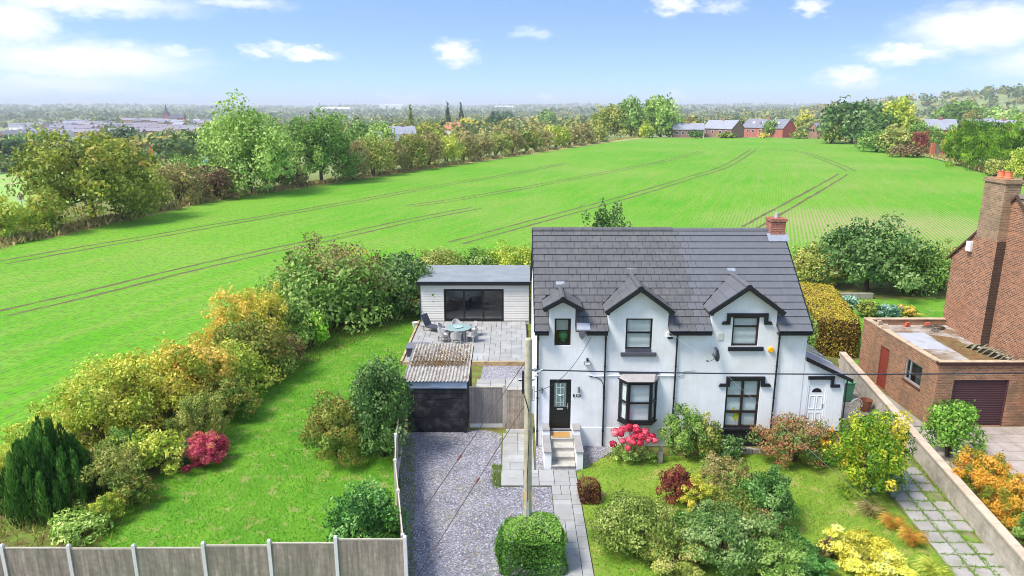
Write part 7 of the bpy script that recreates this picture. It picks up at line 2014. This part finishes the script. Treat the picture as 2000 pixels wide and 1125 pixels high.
# the town: small houses
tr = random.Random(5)
tm_w = [bk_brn, bk_red, far_w, bk_brn]; tm_r = [slate2, slate, slate2, mat('far_purple_slate', rgb(140, 132, 144), .85, .08, .3)]
GLS = ['small brown walled house with dark slate roof in the distant town', 'brick walled house with pale slate roof in the distant town', 'white walled house with dark slate roof in the distant town', 'long brown terrace with purple slate roof in the distant town']
tn = 0
protos = []
for k in range(4):
    w = 13 + 9 * k
    t = far_house('town_house', GLS[k], 200 + k * 20, 250, 1100, w, 9, 5.5, 3.6, 0, tm_w[k], tm_r[k], W2(((-w / 4), w / 4), 3), group='houses of the distant town')
    t.location.z = h(t.location.x, t.location.y); protos.append(t)
for k in range(110):
    px = tr.uniform(20, 420); dist = tr.uniform(820, 1550)
    d = pix_dir(px, 240); x, y = d.x / d.y * dist, dist
    copy_tree(protos[k % 4], (x, y, h(x, y) - tr.uniform(0, .5)), tr.uniform(-.5, .5) + (1.57 if tr.random() < .25 else 0), GLS[k % 4], 'houses of the distant town')
# far woods: a mass of trees nobody could count
def woods(name, label, n, place, quads_per, size, pal, seed):
    r = np.random.default_rng(seed); Cs, Ts, Bs, ts = [], [], [], []
    k = 0; tries = 0
    while k < n and tries < n * 8:
        tries += 1
        q = place(r)
        if q is None: continue
        x, y = q; s = size * r.uniform(.6, 1.35); z = h(x, y); tt = r.random()
        P = unit(r.normal(size=(quads_per, 3))) * r.uniform(.55, 1, (quads_per, 1)) * np.array([s * .62, s * .62, s * .5]) + np.array([x, y, z + s * .48])
        N = unit((P - np.array([x, y, z + s * .35])) / s + np.array([0, 0, .3]) + r.normal(size=(quads_per, 3)) * .35); T, B = frames(N, r)
        e = s * (.9 / math.sqrt(quads_per)) * r.uniform(.8, 1.4, quads_per)
        Cs.append(P); Ts.append(T * e[:, None]); Bs.append(B * (e * .8)[:, None]); ts.append(tt * .8 + r.normal(size=quads_per) * .1 + .1); k += 1
    me = quads(np.concatenate(Cs), np.concatenate(Ts), np.concatenate(Bs), np.concatenate(ts), name, leafmat('leaf_' + pal, PALW[pal], .15))
    return tag(link(name, me), label, 'trees', kind='stuff')
PALW = {'woodmix': [(66, 92, 48), (92, 116, 58), (118, 136, 70), (150, 150, 76), (176, 160, 84)], 'woodfar': [(78, 100, 62), (104, 122, 76), (128, 138, 88), (150, 150, 100)]}
def in_front(lo, hi, amin=-41, amax=41, cond=None):
    def f(r):
        a = math.radians(r.uniform(amin, amax)); d = math.exp(r.uniform(math.log(lo), math.log(hi))); x, y = d * math.sin(a), d * math.cos(a)
        if cond and not cond(x, y): return None
        return x, y
    return f
def beyond(x, y):
    s = -((x + 53) * .957 - (y - 74) * .29)
    return (s > 90 and y > 230) or y > 410
clear_town = lambda x, y: beyond(x, y) and not (800 < math.hypot(x, y) < 1650 and -.62 < math.atan2(x, y) < -.39 and math.sin(x * .05) * math.sin(y * .03) < .55)
woods('woods', 'mixed autumn trees filling the low ground beyond the hedgerow', 900, in_front(240, 900, -42, 30, clear_town), 90, 9, 'woodmix', 1)
woods('woods', 'hazy woods and hedges on the plain below the horizon', 2600, in_front(850, 2600, -42, 42, clear_town), 34, 11, 'woodmix', 2)
woods('far_woods', 'tree cover of the distant hills along the horizon', 5200, in_front(2400, 9800, -44, 44), 14, 20, 'woodfar', 3)
woods('rise_woods', 'wooded rise on the right skyline', 700, (lambda r: (r.normal(1250, 420), r.normal(1480, 320))), 30, 14, 'woodmix', 4)
# distinct trees of the middle distance
FT = [('dark green tree at the left edge beyond the site fence', 22, 335, 265, 90, 'treeA', 'fardark'), ('round green tree left of the oak top', 70, 325, 258, 90, 'treeC', 'green'), ('bluish tree directly left of the oak', 115, 330, 262, 70, 'treeB', 'fardark'),
      ('dark tree rising behind the right shoulder of the oak', 250, 322, 246, 90, 'treeA', 'fardark'), ('green tree behind the excavator arm', 310, 312, 258, 70, 'treeC', 'green'), ('pale green tree right of the excavator', 350, 305, 258, 80, 'treeB', 'willow'), ('olive tree left of the street lamp', 385, 302, 262, 50, 'treeC', 'olive'),
      ('green tree right behind the dark green tree', 705, 300, 230, 70, 'treeA', 'green'), ('pale round tree behind the street lamp', 745, 300, 236, 56, 'treeC', 'willow'), ('golden round bush tree above the hedgerow', 836, 282, 236, 66, 'treeA', 'oak'),
      ('tall thin poplar above the golden round tree', 803, 270, 208, 16, 'poplar', 'olive'), ('tall poplar left of the pair near the red roof', 875, 262, 201, 14, 'poplar', 'fardark'), ('tall poplar right of the pair near the red roof', 901, 260, 202, 14, 'poplar', 'fardark'),
      ('yellow tree right of the red roof', 912, 262, 230, 46, 'treeC', 'faryellow'), ('second yellow tree beside the dark pointed conifer', 938, 262, 234, 36, 'treeB', 'faryellow'), ('dark pointed conifer above the hedgerow', 968, 262, 218, 34, 'leylandii', 'fardark'),
      ('bright yellow small tree before the crest trees', 1052, 252, 224, 26, 'treeC', 'faryellow'), ('green tree behind the bright yellow one', 1068, 254, 214, 40, 'treeB', 'green'), ('dark rounded tree right of the pointed conifer', 990, 250, 216, 40, 'treeC', 'fardark'),
      ('green tree before the red brick crest house', 1504, 268, 232, 34, 'farB', 'green'), ('golden tree right of the red brick crest house', 1570, 265, 216, 34, 'treeC', 'yellow'), ('olive bush tree right of the golden one', 1588, 266, 240, 30, 'farA', 'olive'),
      ('dark bush before the crest cottages', 1358, 270, 253, 28, 'farA', 'dkgreen'), ('dark tree behind the crest cottages', 1392, 262, 232, 36, 'farB', 'fardark'), ('broad oak behind the terrace roofs', 1870, 262, 193, 104, 'treeA', 'green'), ('pale tree mass right of the broad oak', 1955, 258, 206, 100, 'treeB', 'willow'), ('brown tree rising above the conifer row', 1888, 275, 212, 34, 'airyB', 'hawthorn')]
for (lb, x, b_, t_, w_, pr, pl_) in FT:
    V('field_tree' if pr != 'leylandii' else 'conifer_tree', lb, x, b_, t_, w_, pr, pl_, 'tree', push=.2)
# masts and pylons on the skyline
for (px, top, dist, lb) in ((663, 200, 3800, 'thin mast on the skyline left of the taller one'), (697, 196, 3800, 'taller thin mast on the distant skyline'), (47, 206, 3500, 'thin mast on the skyline at the far left')):
    q = at_y(px, top, dist); z0 = h(q.x, q.y)
    tag(MB().tube([(q.x, q.y, z0), (q.x, q.y, (z0 + q.z) / 2), (q.x, q.y, q.z)], [2.2, 1.4, .6], 6).build('radio_mast', mat('mast_grey', rgb(110, 116, 128), .7, .05, 1)), lb, 'mast')
# pale industrial sheds far off
for (px, py, dist, w_, lb) in ((655, 222, 3600, 150, 'long pale shed on the plain below the two masts'), (1155 - 390, 214, 5200, 170, 'pale factory roof near the horizon right of the masts'), (985, 214, 5200, 130, 'pale building near the horizon above the pointed conifer')):
    q = at_y(px, py, dist); z0 = h(q.x, q.y)
    t = thing('distant_shed', lb, 'shed', (q.x, q.y, z0), world_parts=False)
    MB().box(-w_ / 2, w_ / 2, -20, 20, -5, 24).build('wall', far_w, t, local=True)
    MB().prism([(-w_ / 2 - 1, -21, 24.1), (-w_ / 2 - 1, 21, 24.1), (-w_ / 2 - 1, 0, 30)], (w_ + 2, 0, 0)).build('roof', far_w, t, local=True)

# ------------------------------------------------------------------ haze
hz = MB().box(-16300, 16300, -16300, 16300, -60, 150).build('haze', None)
t = NT('haze_air'); t.n.clear()
out = t.n.new('ShaderNodeOutputMaterial'); pv = t.n.new('ShaderNodeVolumePrincipled')
pv.inputs['Color'].default_value = (.93, .97, 1.0, 1); pv.inputs['Density'].default_value = HAZE_DENSITY; pv.inputs['Anisotropy'].default_value = 0
t.l.new(pv.outputs[0], out.inputs['Volume'])
hz.data.materials.append(t.m); hz['kind'] = 'stuff'; hz['label'] = 'thin autumn haze over the whole landscape'
